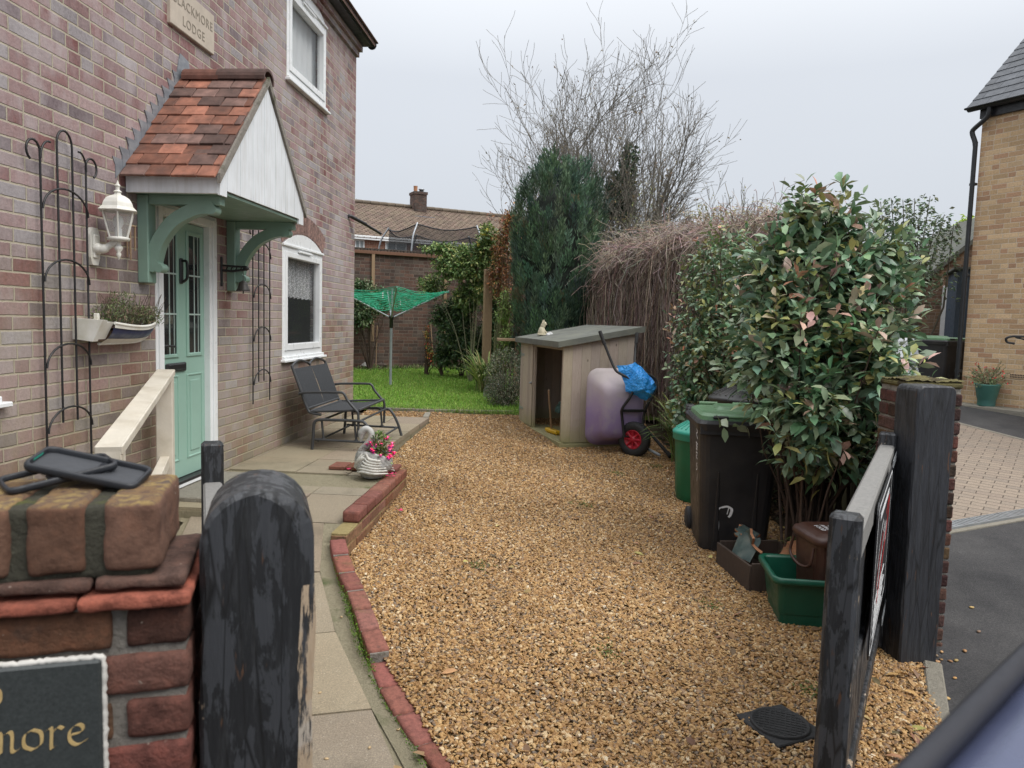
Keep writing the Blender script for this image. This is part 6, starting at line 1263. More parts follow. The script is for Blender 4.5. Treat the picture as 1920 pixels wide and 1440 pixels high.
# crate of broken pots
cr = thing('wooden_crate', 'dark brown open crate holding broken pots next to the green box', 'crate', (1.36, 4.90, .048), R(12)); mb = MB(); cw, cdp, ch = .46, .50, .17
for x in (-cw / 2, cw / 2 - .018): mb.box((x, -cdp / 2, 0), (x + .018, cdp / 2, ch), .003)
for y in (-cdp / 2, cdp / 2 - .018): mb.box((-cw / 2 + .0185, y, 0), (cw / 2 - .0185, y + .018, ch + .012), .003)
mb.box((-cw / 2 + .01, -cdp / 2 + .01, .0), (cw / 2 - .01, cdp / 2 - .01, .012)); mb.build('sides', MT['wood_dark'], cr)
def shard(label, c, rz, rx, a0, a1, r0, r1, h, jag):
    t = thing('pot_shard', label, 'pot shard', c); t.rotation_euler = (rx, 0, rz); n_ = 18; a = np.linspace(a0, a1, n_); top = h + jag * np.sin(np.arange(n_) * 1.7) * .5 + jag * RNG.normal(0, .3, n_)
    def surf(off): V = [(( r0 - off) * math.cos(q), (r0 - off) * math.sin(q), 0) for q in a] + [((r1 - off) * math.cos(q), (r1 - off) * math.sin(q), z) for q, z in zip(a, top)]; return V
    mb = MB(); mb.add(surf(0), [(k, k + 1, n_ + k + 1, n_ + k) for k in range(n_ - 1)], True); mb.build('glazed_side', MT['pot_glaze'], t)
    mb = MB(); vi = surf(.018); vo = surf(.0005); V = vi + vo; F_ = [(k, k + 1, n_ + k + 1, n_ + k) for k in range(n_ - 1)]
    F_ += [(n_ + k, n_ + k + 1, 3 * n_ + k + 1, 3 * n_ + k) for k in range(n_ - 1)] + [(k, k + 1, 2 * n_ + k + 1, 2 * n_ + k) for k in range(n_ - 1)] + [(0, n_, 3 * n_, 2 * n_), (n_ - 1, 2 * n_ - 1, 4 * n_ - 1, 3 * n_ - 1)]
    mb.add(V, F_, False); mb.build('broken_clay', MT['terracotta'], t)
shard('large curved shard of a broken glazed pot tilted in the crate', (1.40, 5.08, .262), R(8), R(68), R(165), R(352), .155, .185, .22, .05)
shard('smaller broken pot shard leaning against the front of the crate', (1.25, 4.92, .10), R(-50), R(-42), R(240), R(305), .14, .16, .17, .03)
shard('flat piece of broken clay pot lying at the back of the crate', (1.33, 5.10, .13), R(60), R(-78), R(230), R(290), .16, .18, .13, .02)
# green box
gb = thing('recycling_box', 'dark green plastic recycling box standing on the gravel by the gate', 'box', (1.505, 4.32, .02), R(-3)); mb = MB(); o0, o1 = (.50, .34, .30), (.57, .41)
rs = [rr3(.475, .345, .03, .0), rr3(.485, .355, .03, .075), rr3(.495, .365, .032, .078), rr3(.55, .42, .04, .285)]; loft(mb, rs, True, False); ri = [rr3(.535, .405, .036, .285), rr3(.482, .35, .03, .08), rr3(.465, .335, .03, .012)]; loft(mb, ri, False, True); mb.build('body', MT['box_green'], gb)
mb = MB(); loft(mb, [rr3(.552, .422, .04, .262), rr3(.60, .47, .055, .262), rr3(.605, .475, .056, .275), rr3(.60, .47, .055, .292), rr3(.58, .45, .05, .300), rr3(.552, .422, .04, .295), rr3(.537, .407, .036, .284)], False, False, True); mb.build('rim', MT['box_green'], gb)
# brown caddy
cd_ = thing('food_caddy', 'brown lidded food waste caddy with white writing standing in the green box', 'caddy', (1.56, 4.33, .034), R(8)); cd_.scale = (1.14, 1.14, 1.22); mb = MB(); loft(mb, [rr3(.21, .24, .04, 0), rr3(.225, .255, .045, .1), rr3(.255, .29, .05, .385)], True, True); mb.build('body', MT['caddy'], cd_)
mb = MB(); loft(mb, [rr3(.275, .31, .055, .375), rr3(.285, .32, .055, .385), rr3(.285, .32, .055, .40), rr3(.27, .305, .05, .412), rr3(.235, .27, .045, .418), rr3(.21, .24, .04, .428), rr3(.18, .21, .035, .43)], False, True, True); mb.box((-.03, -.172, .36), (.03, -.150, .405), .006); ld = mb.build('lid', MT['caddy'], cd_)
mb = MB()
for k, s_ in enumerate(('FOOD', 'WASTE', 'ONLY')): text_mb(mb, s_, .034, .001, (-.045 + k * .034, -.01, .4312), (0, -1, 0), (-1, 0, 0))
mb.build('lid_writing', MT['white_mark'], ld)
mb = MB(); mb.tube(smooth_path([(-.135, -.11, .36), (-.150, -.11, .28), (-.15, .0, .25), (-.150, .11, .28), (-.135, .11, .36)], 5), .008, 6); mb.build('handle', MT['caddy'], cd_)
# red bit of litter
# ------------------------------------------------------------------ rotary drier
rd = hz(732, 722, T(-3.2, 13.2)); rd = np.array([rd[0], rd[1], T(rd[0], rd[1])]); ro = thing('rotary_drier', 'rotary washing line with green cords standing on the lawn', 'clothes drier', tuple(rd)); sc_ = 104.
mb = MB(); mb.tube([(0, 0, -.1), (.0, 0, 1.06)], .024, 10); mb.build('lower_pole', MT['grey_pole'], ro); mb = MB(); mb.tube([(0, 0, 1.0), (.01, 0, 1.76)], .017, 8); mb.build('upper_pole', MT['grey_pole'], ro)
mb = MB(); mb.lathe([(.03, 1.04), (.034, 1.05), (.034, 1.20), (.05, 1.22), (.05, 1.26), (.03, 1.27)], 12); mb.build('hub', MT['black_metal'], ro)
tips = []
for k in range(4):
    a = R(18) + k * PI / 2; e_ = np.array([math.cos(a) * 1.05, math.sin(a) * 1.05, 1.745]); tips.append(e_); mb = MB(); mb.tube([(.03 * math.cos(a), .03 * math.sin(a), 1.235), tuple(e_)], .0135, 6); mb.build('arm', MT['grey_pole'], ro)
cs = []
for f in np.linspace(.30, 1.0, 11):
    for k in range(4):
        b0, b1 = np.array([0, 0, 1.235]), np.array([0, 0, 1.235]); p, q = b0 + (tips[k] - b0) * f, b0 + (tips[(k + 1) % 4] - b0) * f; s_ = .05 + .03 * RNG.random(); ts_ = np.linspace(0, 1, 9)[:, None]; path = p * (1 - ts_) + q * ts_; path[:, 2] -= s_ * np.sin(ts_[:, 0] * PI) * f; path += RNG.normal(0, .006, path.shape); path[:, 2] += .02 * (f < 1); cs.append(path)
        path2 = path.copy(); path2[:, 2] -= .018 + .02 * np.sin(ts_[:, 0] * PI); cs.append(path2)
strands('line_cord', paint('green_cord', (.02, .36, .20), .6, .1, 10), ro, cs, .006, sides=4)
for x, z in ((-.10, 1.62), (.12, 1.62), (.22, 1.5)): mb = MB(); mb.box((x, -.3, z - .05), (x + .018, -.285, z + .05), .003); mb.build('peg', MT['white_mark'], ro)

# ------------------------------------------------------------------ back garden wall with timber trellis frame
wd = unit(np.array([.865, .50, 0])); wnn = np.array([wd[1], -wd[0], 0]); w0 = np.array([-4.36, 16.2, 0]); WA = math.atan2(wd[1], wd[0])
gw = thing('garden_wall', 'tall dark brick garden wall across the far end of the lawn', 'wall', tuple(w0), WA); htop = hy(690, 466, 16.3)[2]
mb = MB(); mb.box((-7, 0, -.2), (12, .22, htop - .115)); mb.build('brickwork', MT['brick_wall'], gw)
mb = MB(); x = -7
while x < 12: k = .75 + RNG.random() * .4; mb.box((x, -.012, htop - .112), (x + .066, .232, htop + RNG.normal(0, .003)), .006, (.075 * k, .062 * k, .052 * k)); x += .076
mb.build('coping_bricks', MT['pillar_bricks'], gw)
def on_wall(px, py): d = ray(px, py); t = ((w0 - CAM) @ wnn) / (d @ wnn); p = CAM + d * t; q = p - w0; return q @ wd, p[2]
wf = thing('wall_timber_frame', 'timber rail with two upright battens fixed to the far garden wall', 'timber frame', tuple(w0 + wnn * .0), WA)
x0, z0 = on_wall(662, 471); x1, z1 = on_wall(850, 486); zr_ = (z0 + z1) / 2; mb = MB(); mb.box((x0 - 1, -.065, z0 - .035), (x1 + .4, -.002, z0 + .035), .004); mb.build('rail', MT['wood_rail'], wf)
for px, pt, pb in ((699, 476, 640), (835, 486, 628)): xa, zt = on_wall(px, pt); _, zb = on_wall(px, pb); mb = MB(); mb.box((xa - .035, -.06, zb), (xa + .035, -.003, z0 - .037), .004); mb.build('batten', MT['wood_brown'], wf)
for lb, (ax_, ay), (bx_, by) in (('thin garden cane leaning against the far wall left of the drier', (706, 610), (699, 690)), ('thin garden cane leaning on the far wall by the climbing plants', (806, 604), (807, 680))):
    x0, za = on_wall(ax_, ay); x1, zb = on_wall(bx_, by); t = thing('garden_cane', lb, 'cane', tuple(w0 + wd * x1 + wnn * .25), WA); zg = T(*(w0 + wd * x1 + wnn * .25)[:2]); mb = MB(); mb.tube([(0, 0, zg - .05), (x0 - x1, .2, za)], .011, 6); mb.build('cane', MT['wood_brown'], t)
# pergola post and bird table
pb_ = hy(912, 665, 13.8); pt_ = hy(917, 500, 13.8); pg = thing('pergola_post', 'stout brown timber post among the climbing plants', 'post', (pb_[0], 13.8, T(pb_[0], 13.8)), R(20)); mb = MB(); zt = pt_[2] - .05 - pg.location[2]; mb.box((-.075, -.06, -.2), (.075, .06, zt), .008); mb.build('timber', MT['wood_brown'], pg); 
q = hy(950, 637, 12.4); bt = thing('bird_table', 'small plank topped wooden table on a post behind the garden store', 'bird table', (q[0] + .1, 12.4, T(q[0], 12.4)), R(8)); zt = q[2] - bt.location[2]; mb = MB(); mb.box((-.26, -.14, zt - .02), (.22, .14, zt + .025), .005); mb.build('top', MT['wood_brown'], bt); mb = MB(); mb.box((.04, -.045, -.2), (.13, .045, zt - .021), .005); mb.build('post', MT['wood_brown'], bt)
# wire cloche
q = hz(925, 748, T(-1.2, 12)); wcl = thing('wire_cloche', 'small grey wire mesh cloche standing on the lawn beside the clipped bush', 'cloche', tuple(q)); pth = []
for k in range(16): a = k * PI / 8; pth.append([(r_ * math.cos(a), r_ * math.sin(a), z) for r_, z in ((.16, 0), (.165, .1), (.15, .18), (.10, .24), (.0, .26))])
strands('wires', MT['steel'], wcl, pth, .003)
pth = [[(r_ * math.cos(a), r_ * math.sin(a), z) for a in np.linspace(0, 2 * PI, 17)] for r_, z in ((.16, .0), (.164, .05), (.165, .1), (.158, .15), (.14, .19), (.1, .24))]; strands('hoops', MT['steel'], wcl, pth, .003)

# ------------------------------------------------------------------ trampoline and far house
tc_ = np.array([-3.4, 20.2]); tp_ = thing('trampoline', 'trampoline with a sagging dark safety net behind the garden wall', 'trampoline', (tc_[0], tc_[1], T(*tc_))); zt = hy(765, 425, 19.6)[2] - tp_.location[2]; rr_ = 1.75
mb = MB(); mb.tube([(rr_ * math.cos(a), rr_ * math.sin(a), .85) for a in np.linspace(0, 2 * PI, 33)[:-1]], .03, 8, True); mb.build('ring_frame', MT['steel'], tp_); mb = MB(); mb.lathe([(.001, .84), (rr_ - .12, .84)], 32, cap=False); mb.build('mat', MT['mesh_fabric'], tp_)
N_ = 6; an = [R(12) + k * PI / 3 for k in range(N_)]
for a in an: mb = MB(); c, s_ = math.cos(a), math.sin(a); mb.tube(smooth_path([(rr_ * c, rr_ * s_, .0), (rr_ * 1.05 * c, rr_ * 1.05 * s_, 1.2), (rr_ * 1.0 * c, rr_ * 1.0 * s_, zt - .5), (rr_ * .86 * c, rr_ * .86 * s_, zt)], 5), .022, 8); mb.build('pole', MT['steel'], tp_)
V = []; A_ = np.linspace(0, 2 * PI, 73); sag = np.abs(np.sin((A_ - an[0]) * 3)) * .14; rowsz = []
for f in np.linspace(0, 1, 6): rad = rr_ * (.86 + .06 * (1 - f)) * (1 - .05 * np.abs(np.sin((A_ - an[0]) * 3))); V += [(r_ * math.cos(a), r_ * math.sin(a), .86 + (zt - .03 - s_ * 1.0 - .86) * f) for a, r_, s_ in zip(A_, rad, sag)]
mb = MB(); mb.add(V, [(i * 73 + k, i * 73 + k + 1, (i + 1) * 73 + k + 1, (i + 1) * 73 + k) for i in range(5) for k in range(72)], True); mb.build('safety_net', MT['net'], tp_)
mb = MB(); mb.tube(V[-73:-1], .016, 5, True); mb.build('net_edge', MT['mesh_fabric'], tp_)

fd = unit(np.array([.853, .52, 0])); fnn = np.array([fd[1], -fd[0], 0]); f0 = hy(783, 450, 36.); f0[2] = 0; FA = math.atan2(fd[1], fd[0]); fh = thing('far_house', 'red brick house with a brown tiled roof and chimney beyond the garden wall', 'house', (f0[0], f0[1], 1.1), FA)
def on_far(px, py, off=0.0): o = f0 - fnn * off; d = ray(px, py); t = ((o - CAM) @ fnn) / (d @ fnn); p = CAM + d * t; return (p - f0) @ fd, p[2] - 1.1
xe0, ze0 = on_far(667, 437); xe1, ze1 = on_far(890, 459); zev = (ze0 + ze1) / 2; zrg = on_far(780, 391, 4.2)[1]
mb = MB(); mb.box((-14, 0, -.5), (9, 8.4, zev)); mb.prism([(0, zev), (8.4, zev), (4.2, zrg - .1)], -14, -13.98, 'yz'); mb.prism([(0, zev), (8.4, zev), (4.2, zrg - .1)], 8.98, 9, 'yz'); mb.build('wall', MT['brick_red'], fh)
mb = MB(); rows = 26; pitch2 = math.atan2(zrg - zev, 4.2); L2 = math.hypot(zrg - zev, 4.2) + .35; u = np.array([0, math.cos(pitch2), math.sin(pitch2)]); n2 = np.array([0, -math.sin(pitch2), math.cos(pitch2)]); st_ = L2 / rows
for r_ in range(rows):
    x = -14.2 - (.15 if r_ % 2 else 0)
    while x < 9.2:
        k = .8 + RNG.random() * .45; c = np.array([.16, .108, .085]) * k; c = c * np.array([1, 1.0 + .1 * RNG.random(), 1]); o_ = np.array([0, -.29, zev - .20]) + u * (r_ * st_) + n2 * .045
        mb.frame(o_ + np.array([x, 0, 0]), (1, 0, 0), u * .995 + n2 * -.06, n2); mb.box((0, 0, 0), (.296, st_ + .02, .02), 0, tuple(c)); mb.tube([(.06, 0, .018), (.06, st_, .018)], .03, 5, col=tuple(c), cap=False); x += .30
mb.rst(); mb.add([(-14.2, 4.2, zrg), (9.2, 4.2, zrg), (9.2, 8.8, zev - .1), (-14.2, 8.8, zev - .1)], [(0, 1, 2, 3)], False, (.15, .11, .08))
for i in range(52): mb.tube([(-14.2 + i * .45, 4.2, zrg + .06), (-13.77 + i * .45, 4.2, zrg + .07)], .11, 8, col=(.15, .12, .09))
mb.build('roof', MT['far_roof'], fh)
mb = MB(); mb.box((-14.1, -.30, zev - .24), (9.1, -.02, zev - .05), .01); mb.build('eaves_board', MT['upvc'], fh)
cx0, _ = on_far(783, 391, 4.2); zc_ = on_far(783, 361, 4.2)[1]; mb = MB(); mb.box((cx0 - .34, 3.7, zrg - .9), (cx0 + .34, 4.5, zc_ - .02)); mb.box((cx0 - .38, 3.66, zc_ - .16), (cx0 + .38, 4.54, zc_ - .02)); ch_ = mb.build('chimney', MT['brick_wall'], fh)
mb = MB(); mb.lathe([(.10, 0), (.12, .04), (.10, .10), (.11, .30), (.12, .34)], 12, (cx0 - .17, 4.1, zc_ - .03)); mb.build('chimney_pot', MT['terracotta'], ch_); mb = MB(); mb.lathe([(.12, 0), (.12, .16), (.16, .17), (.15, .22), (.10, .23)], 12, (cx0 + .17, 4.1, zc_ - .03)); mb.build('chimney_cowl', MT['steel'], ch_); mb = MB(); mb.box((cx0 - .55, 3.0, zrg - .93), (cx0 + .55, 3.66, zrg - .55)); mb.M = None; mb.build('chimney_flashing', MT['lead'], ch_)
for pa, pb2, lb in ((665, 683, 'window'), (722, 762, 'window'), (840, 878, 'window')):
    xa, xb = on_far(pa, 460)[0], on_far(pb2, 460)[0]; zb = zev - 1.5; mb = MB()
    mb.box((xa, -.05, zb), (xb, .02, zb + .06), .01); mb.box((xa, -.05, zev - .3), (xb, .02, zev - .24), .01)
    for x in (xa, (xa + xb) / 2 - .03, xb - .06): mb.box((x, -.052, zb + .061), (x + .06, .02, zev - .301), .01)
    fr = mb.build('window', MT['upvc'], fh); mb = MB(); mb.box((xa + .05, -.02, zb + .05), (xb - .05, -.012, zev - .3)); mb.build('pane', paint('pale_far_pane', (.30, .34, .35), .15, .1, 2), fr)

# ------------------------------------------------------------------ buff brick house on the right
rc = np.array([6.255, 12.165, 0]); rdv = unit(np.array([.515, -.857, 0])); rnn = np.array([.857, .515, 0]); RA = math.atan2(rdv[1], rdv[0])
RH = thing('buff_brick_house', 'buff brick house with a grey slate roof and black rainwater pipe on the right', 'house', (rc[0], rc[1], .59), RA)
def on_right(px, py, off=0.0): o = rc - rnn * off; d = ray(px, py); t = ((o - CAM) @ rnn) / (d @ rnn); p = CAM + d * t; return (p - o) @ rdv, p[2] - .59
# local x along the wall towards the viewer, local y into the house
ze_ = on_right(1842, 204)[1]; mb = MB(); mb.box((0, 0, -.6), (9, 7, ze_ + .02)); mb.prism([(0, ze_), (7, ze_), (3.5, ze_ + 3.4)], 0.0, .02, 'yz'); mb.build('wall', MT['brick_buff'], RH)
mb = MB(); pt2 = math.atan2(3.4, 3.5); u = np.array([0, math.cos(pt2), math.sin(pt2)]); n2 = np.array([0, -math.sin(pt2), math.cos(pt2)]); 
for r_ in range(26):
    x = -.13 - (.15 if r_ % 2 else 0)
    while x < 9: xa = max(x, -.13); k = .85 + RNG.random() * .3; o_ = np.array([0, -.20, ze_ - .02]) + u * (r_ * .19); mb.frame(o_, (1, 0, 0), u - n2 * .05, n2); mb.box((xa + .003, 0, .02), (x + .297, .21, .034), 0, (k, k, k)); x += .30
mb.rst(); mb.add([(-.1, 3.5, ze_ + 3.45), (9, 3.5, ze_ + 3.45), (9, 7.3, ze_ - .1), (-.1, 7.3, ze_ - .1)], [(0, 1, 2, 3)]); mb.build('roof', MT['roof_slate'], RH)
mb = MB(); a = np.linspace(PI, 2 * PI, 9); pr = np.c_[np.cos(a) * .062, np.sin(a) * .062]; pr = np.r_[pr, pr[::-1] * .9]; mb.prism([(-.115 + p, ze_ + .02 + q) for p, q in pr], -.16, 9, 'yz'); mb.lathe([(.001, -.008), (.063, -.008), (.063, .006)], 12, (-.16, -.115, ze_ + .015)) ; mb.box((-.02, -.05, ze_ - .16), (9, -.0, ze_ + .03), .004); mb.build('gutter', MT['dark_gutter'], RH)
mb = MB(); mb.tube(smooth_path([(.16, -.115, ze_ - .03), (.16, -.112, ze_ - .10), (.12, -.10, ze_ - .18), (-.07, -.08, ze_ - .30), (-.10, -.07, ze_ - .36), (-.06, -.06, ze_ - .48), (-.045, -.058, ze_ - .56)], 4), .036, 10); mb.tube([(-.045, -.058, ze_ - .5), (-.045, -.058, .02)], .034, 10)
for z in (.5, 2.0, 3.4): mb.box((-.09, -.07, z), (0, -.0, z + .04), .004)
mb.build('downpipe', MT['dark_gutter'], RH)
xv, zv = on_right(1908, 706); mb = MB(); mb.box((xv - .11, -.008, zv - .035), (xv + .11, .004, zv + .04), .002); vv = mb.build('air_brick', paint('pale_terracotta', (.55, .40, .26), .8, .1, 20), RH); mb = MB()
for i in range(9):
    for j in range(2): mb.box((xv - .10 + i * .022, -.010, zv - .022 + j * .032), (xv - .087 + i * .022, -.0075, zv + .0 + j * .032))
mb.build('vent_slots', MT['black_metal'], vv)
mb = MB(); mb.box((-.25, -.32, -.3), (8, -.002, .035), .02); o = mb.build('plinth_slab', MT['concrete'], RH); o['label'] = 'mossy concrete edging slab along the foot of the wall'
# neighbour's handrail scroll
hp0 = hy(1888, 632, 9.2); nr = thing('metal_handrail', 'black metal handrail with a curled end in front of the buff brick wall', 'handrail', (hp0[0] + 1.3, 8.35, A(0, 8.35))); mb = MB(); o_ = hp0 - np.array(nr.location); e1 = o_ + np.array([.30, -.2, .02])
mb.tube(smooth_path([o_ + np.array([.07, -.04, -.075]), o_ + np.array([.01, -.0, -.06]), o_ + np.array([-.005, .0, -.015]), o_ + np.array([.05, -.03, .01]), o_ + np.array([.16, -.1, .012]), o_ + np.array([.8, -.5, .03]), o_ + np.array([1.3, -.85, .03])], 6), .014, 8); mb.build('top_bar', MT['black_metal'], nr)
mb = MB(); mb.tube(smooth_path([o_ + np.array([.07, -.045, .0]), o_ + np.array([.20, -.13, -.05]), o_ + np.array([.34, -.22, -.2])], 5), .010, 8); mb.build('brace', MT['black_metal'], nr); mb = MB(); p = o_ + np.array([1.25, -.82, .03]); mb.tube([p, (p[0], p[1], -.1)], .018, 8); mb.tube(smooth_path([o_ + np.array([.34, -.22, -.2]), o_ + np.array([.8, -.5, -.45]), p + np.array([0, 0, -.6])], 5), .01, 8); mb.build('post', MT['black_metal'], nr)
# teal pot
tpp = np.array(rc) + rdv * .52 - rnn * .20; tp2 = thing('flower_pot', 'tapered teal plastic pot standing against the buff brick house', 'pot', (tpp[0], tpp[1], .625)); mb = MB(); mb.lathe([(.115, 0), (.12, .01), (.122, .10), (.128, .105), (.165, .30), (.17, .305), (.178, .33), (.166, .33), (.155, .28), (.001, .28)], 24); mb.build('body', MT['teal_pot'], tp2)
sp_ = thing('salvia_plant', 'wiry shrub with small red flowers growing in the teal pot', 'plant', (tpp[0], tpp[1], .625 + .28)); st = []; LP = []; LD = []
for k in range(40):
    d = unit(RNG.normal(0, 1, 3) * np.array([.8, .8, .3]) + np.array([0, 0, .7])); e_ = d * (.28 + RNG.random() * .16); st.append([np.zeros(3), e_ * .5 + np.array([0, 0, .03]), e_]);
    for j in range(14): LP.append(e_ * (.25 + .75 * RNG.random()) + RNG.normal(0, .012, 3)); LD.append(RNG.normal(0, 1, 3))
strands('stems', MT['twig'], sp_, st, .003, np.full((40, 3), (.13, .10, .06))); n_ = len(LP); leaves('foliage', MT['leaf'], sp_, LP, LD, RNG.normal(0, 1, (n_, 3)), .035, .018, pick([(.12, .16, .08), (.18, .2, .11), (.09, .12, .06)], n_), simple=True)
FP = np.array([s_[2] for s_ in st[:16]]); FP = np.repeat(FP, 4, 0) + RNG.normal(0, .012, (64, 3)); leaves('flowers', MT['leaf'], sp_, FP, RNG.normal(0, 1, (64, 3)), RNG.normal(0, 1, (64, 3)), .028, .02, pick([(.45, .02, .03)], 64), simple=True)
# neighbour's bins, white bag
def on_g(px, py, y_): return hy(px, py, y_)
b1 = hy(1782, 700, 12.75); wheelie('black wheelie bin with a pale green lid beside the buff brick house', (6.22, 12.85, .594), R(25), MT['bin_lid_green']); wheelie('black wheelie bin with a dark lid standing behind the neighbours other bin', (6.28, 13.75, .6), R(18), MT['bin_black'])
q = hy(1716, 660, 12.9); bgw = thing('rubble_sack', 'crumpled white plastic sack standing beside the neighbours bins', 'sack', (5.72, 13.1, .595)); U, V_ = np.meshgrid(np.linspace(0, 2 * PI, 30), np.linspace(.02, PI - .02, 18)); nzv = .12 * np.sin(5 * U + 3 * V_) + .10 * np.sin(9 * U - 4 * V_) + .08 * np.sin(8 * V_ + U)
mb = MB(); mb.grid(.30 * np.sin(V_) ** .6 * np.cos(U) * (1 + nzv), .3 * np.sin(V_) ** .6 * np.sin(U) * (1 + nzv), .50 + .53 * np.cos(V_), False); mb.build('plastic', paint('white_plastic', (.72, .74, .76), .4, .08, 5, bumpy=.004), bgw)
# garage behind
gq = hy(1750, 512, 17.); gr_ = hy(1824, 452, 17.); GA = thing('garage', 'small brown brick garage with a sloping verge and dark blue door', 'garage', (gq[0], 17., .65), R(-8)); zl, zh = gq[2] - .65, gr_[2] - .65; wg = (gr_[0] - gq[0]) * 1.01; sl = (zh - zl) / wg; wide = 3.2
def on_gar(px, py): d = ray(px, py); o = np.array(GA.location); nn = np.array([math.sin(R(-8)) * -1, math.cos(R(-8)), 0]); ex = np.array([math.cos(R(-8)), math.sin(R(-8)), 0]); t = ((o - CAM) @ nn) / (d @ nn); p = CAM + d * t; return (p - o) @ ex, p[2] - .65
mb = MB(); mb.prism([(-.02, -.3), (wide, -.3), (wide, zl + .0), (wide / 2, zl + sl * wide / 2), (-.02, zl)], 0, 5, 'xz'); mb.box((-3, .8, -.3), (-.025, 5, zl + .1)); mb.build('wall', MT['brick_garage'], GA)
mb = MB(); mb.prism([(-.12, zl - .02), (wide / 2, zl + sl * wide / 2 + .10), (wide / 2, zl + sl * wide / 2 + .0), (-.12, zl - .14)], -.06, 5.1, 'xz'); mb.prism([(wide + .12, zl - .02), (wide / 2, zl + sl * wide / 2 + .10), (wide / 2, zl + sl * wide / 2), (wide + .12, zl - .14)][::-1], -.06, 5.1, 'xz'); mb.box((-3, .6, zl + .12), (-.13, 5, zl + .28), .02); mb.build('roof', MT['felt'], GA)
xa, zt = on_gar(1768, 536); xb, _ = on_gar(1806, 536); mb = MB(); mb.box((xa, -.03, -.2), (xa + .11, .02, zt), .004); mb.box((xa + .111, -.03, zt - .10), (xb + .3, .02, zt), .004); dfm = mb.build('door_frame', MT['upvc'], GA)
mb = MB()
for i in range(8): mb.box((xa + .112 + i * .10, -.012 + .002 * (i % 2), -.2), (xa + .21 + i * .10, .004, zt - .101), .004)
mb.build('door', MT['blue_board'], GA)
q1 = hy(1797, 506, 14.8); bs = thing('boarded_lean_to', 'narrow blue grey weatherboarded lean to against the buff brick house', 'shed', (q1[0], 14.8, .62), R(-20)); zt = q1[2] - .62; mb = MB(); z = -.2
while z < zt - .05: mb.frame((0, 0, z), (1, 0, 0), (0, 1, .09), (0, 0, 1)); mb.box((0, -.005, 0), (1.2, .03, min(.16, zt - z)), .003); z += .145
mb.rst(); mb.box((.0, .03, -.2), (1.2, 1.5, zt - .02)); mb.build('boards', MT['blue_board'], bs); mb = MB(); mb.box((-.08, -.08, zt), (1.3, 1.6, zt + .05), .006); mb.build('roof', MT['felt'], bs)

# ------------------------------------------------------------------ dark blue car whose roof edge shows at the lower right corner
ch0 = hz(1722, 1458, 1.436); hd = unit(hz(1940, 1228, 1.436) - ch0); ch0[2] = 0; rt = np.array([hd[1], -hd[0], 0]); cc = ch0 + rt * .612 + hd * .20; CA = math.atan2(hd[1], hd[0])
car = thing('parked_car', 'dark blue car whose roof edge fills the lower right corner', 'car', (cc[0], cc[1], -.19), CA); ROOF = 1.45 + .19
# local x forward, y left; outline of the body in side view, swept across with tumblehome
side = [(-1.95, .32), (-2.0, .62), (-1.93, .92), (-1.62, 1.02), (-.9, 1.04), (.75, 1.0), (1.75, .90), (2.02, .70), (2.05, .40), (1.9, .24), (-1.85, .24)]
mb = MB(); loft(mb, [[(x * .97, y * .9, z) for x, z in side] if abs(y) == .84 else [(x, y, z) for x, z in side] for y in (-.84, -.80, .80, .84)], True, True); mb.build('body', MT['car_paint'], car)
def cabring(z, f, y_, r_=.10): x0, x1 = -1.55 + f * .55, 1.18 - f * .78; return rr3(x1 - x0, 2 * y_, r_, z, (x0 + x1) / 2, 0, 6)
mb = MB(); loft(mb, [cabring(1.0, 0, .80, .16), cabring(1.30, .55, .70, .16), cabring(ROOF - .075, .96, .63, .15)], False, False, True); mb.build('windows', glass('car_glass', (.01, .012, .015), .03), car)
mb = MB(); loft(mb, [cabring(ROOF - .08, .95, .635, .15), cabring(ROOF - .045, .98, .632, .15), cabring(ROOF - .018, 1.0, .615, .15), cabring(ROOF - .004, 1.06, .58, .14), cabring(ROOF + .004, 1.2, .5, .12), cabring(ROOF + .008, 1.5, .3, .1)], False, True, True); mb.build('roof', MT['car_paint'], car)
for s_ in (-1, 1): mb = MB(); mb.tube(smooth_path([(-.95, s_ * .615, ROOF - .03), (-.8, s_ * .612, ROOF - .012), (-.1, s_ * .612, ROOF - .008), (.28, s_ * .612, ROOF - .014), (.40, s_ * .615, ROOF - .035)], 5), .009, 8); mb.build('roof_trim', MT['navy_trim'], car)
for x in (-1.25, 1.3):
    for y in (-.80, .80):
        mb = MB(); mb.frame((x, y, .31), (1, 0, 0), (0, 0, 1), (0, -1, 0)); mb.lathe([(.001, -.09), (.22, -.09), (.31, -.08), (.32, -.05), (.32, .07), (.30, .09), (.21, .08), (.001, .07)], 28); wl_ = mb.build('wheel', MT['rubber'], car); mb = MB(); mb.frame((x, y + (.092 if y > 0 else -.092), .31), (1, 0, 0), (0, 0, 1), (0, -1, 0)); mb.lathe([(.001, -.006), (.2, -.008), (.21, 0), (.2, .006), (.001, .006)], 20); mb.build('rim', MT['steel'], wl_)
for y in (-.62, .62): mb = MB(); mb.box((1.86, y - .18, .66), (2.0, y + .18, .78), .03); mb.build('headlight', MT['lantern_glass'], car)
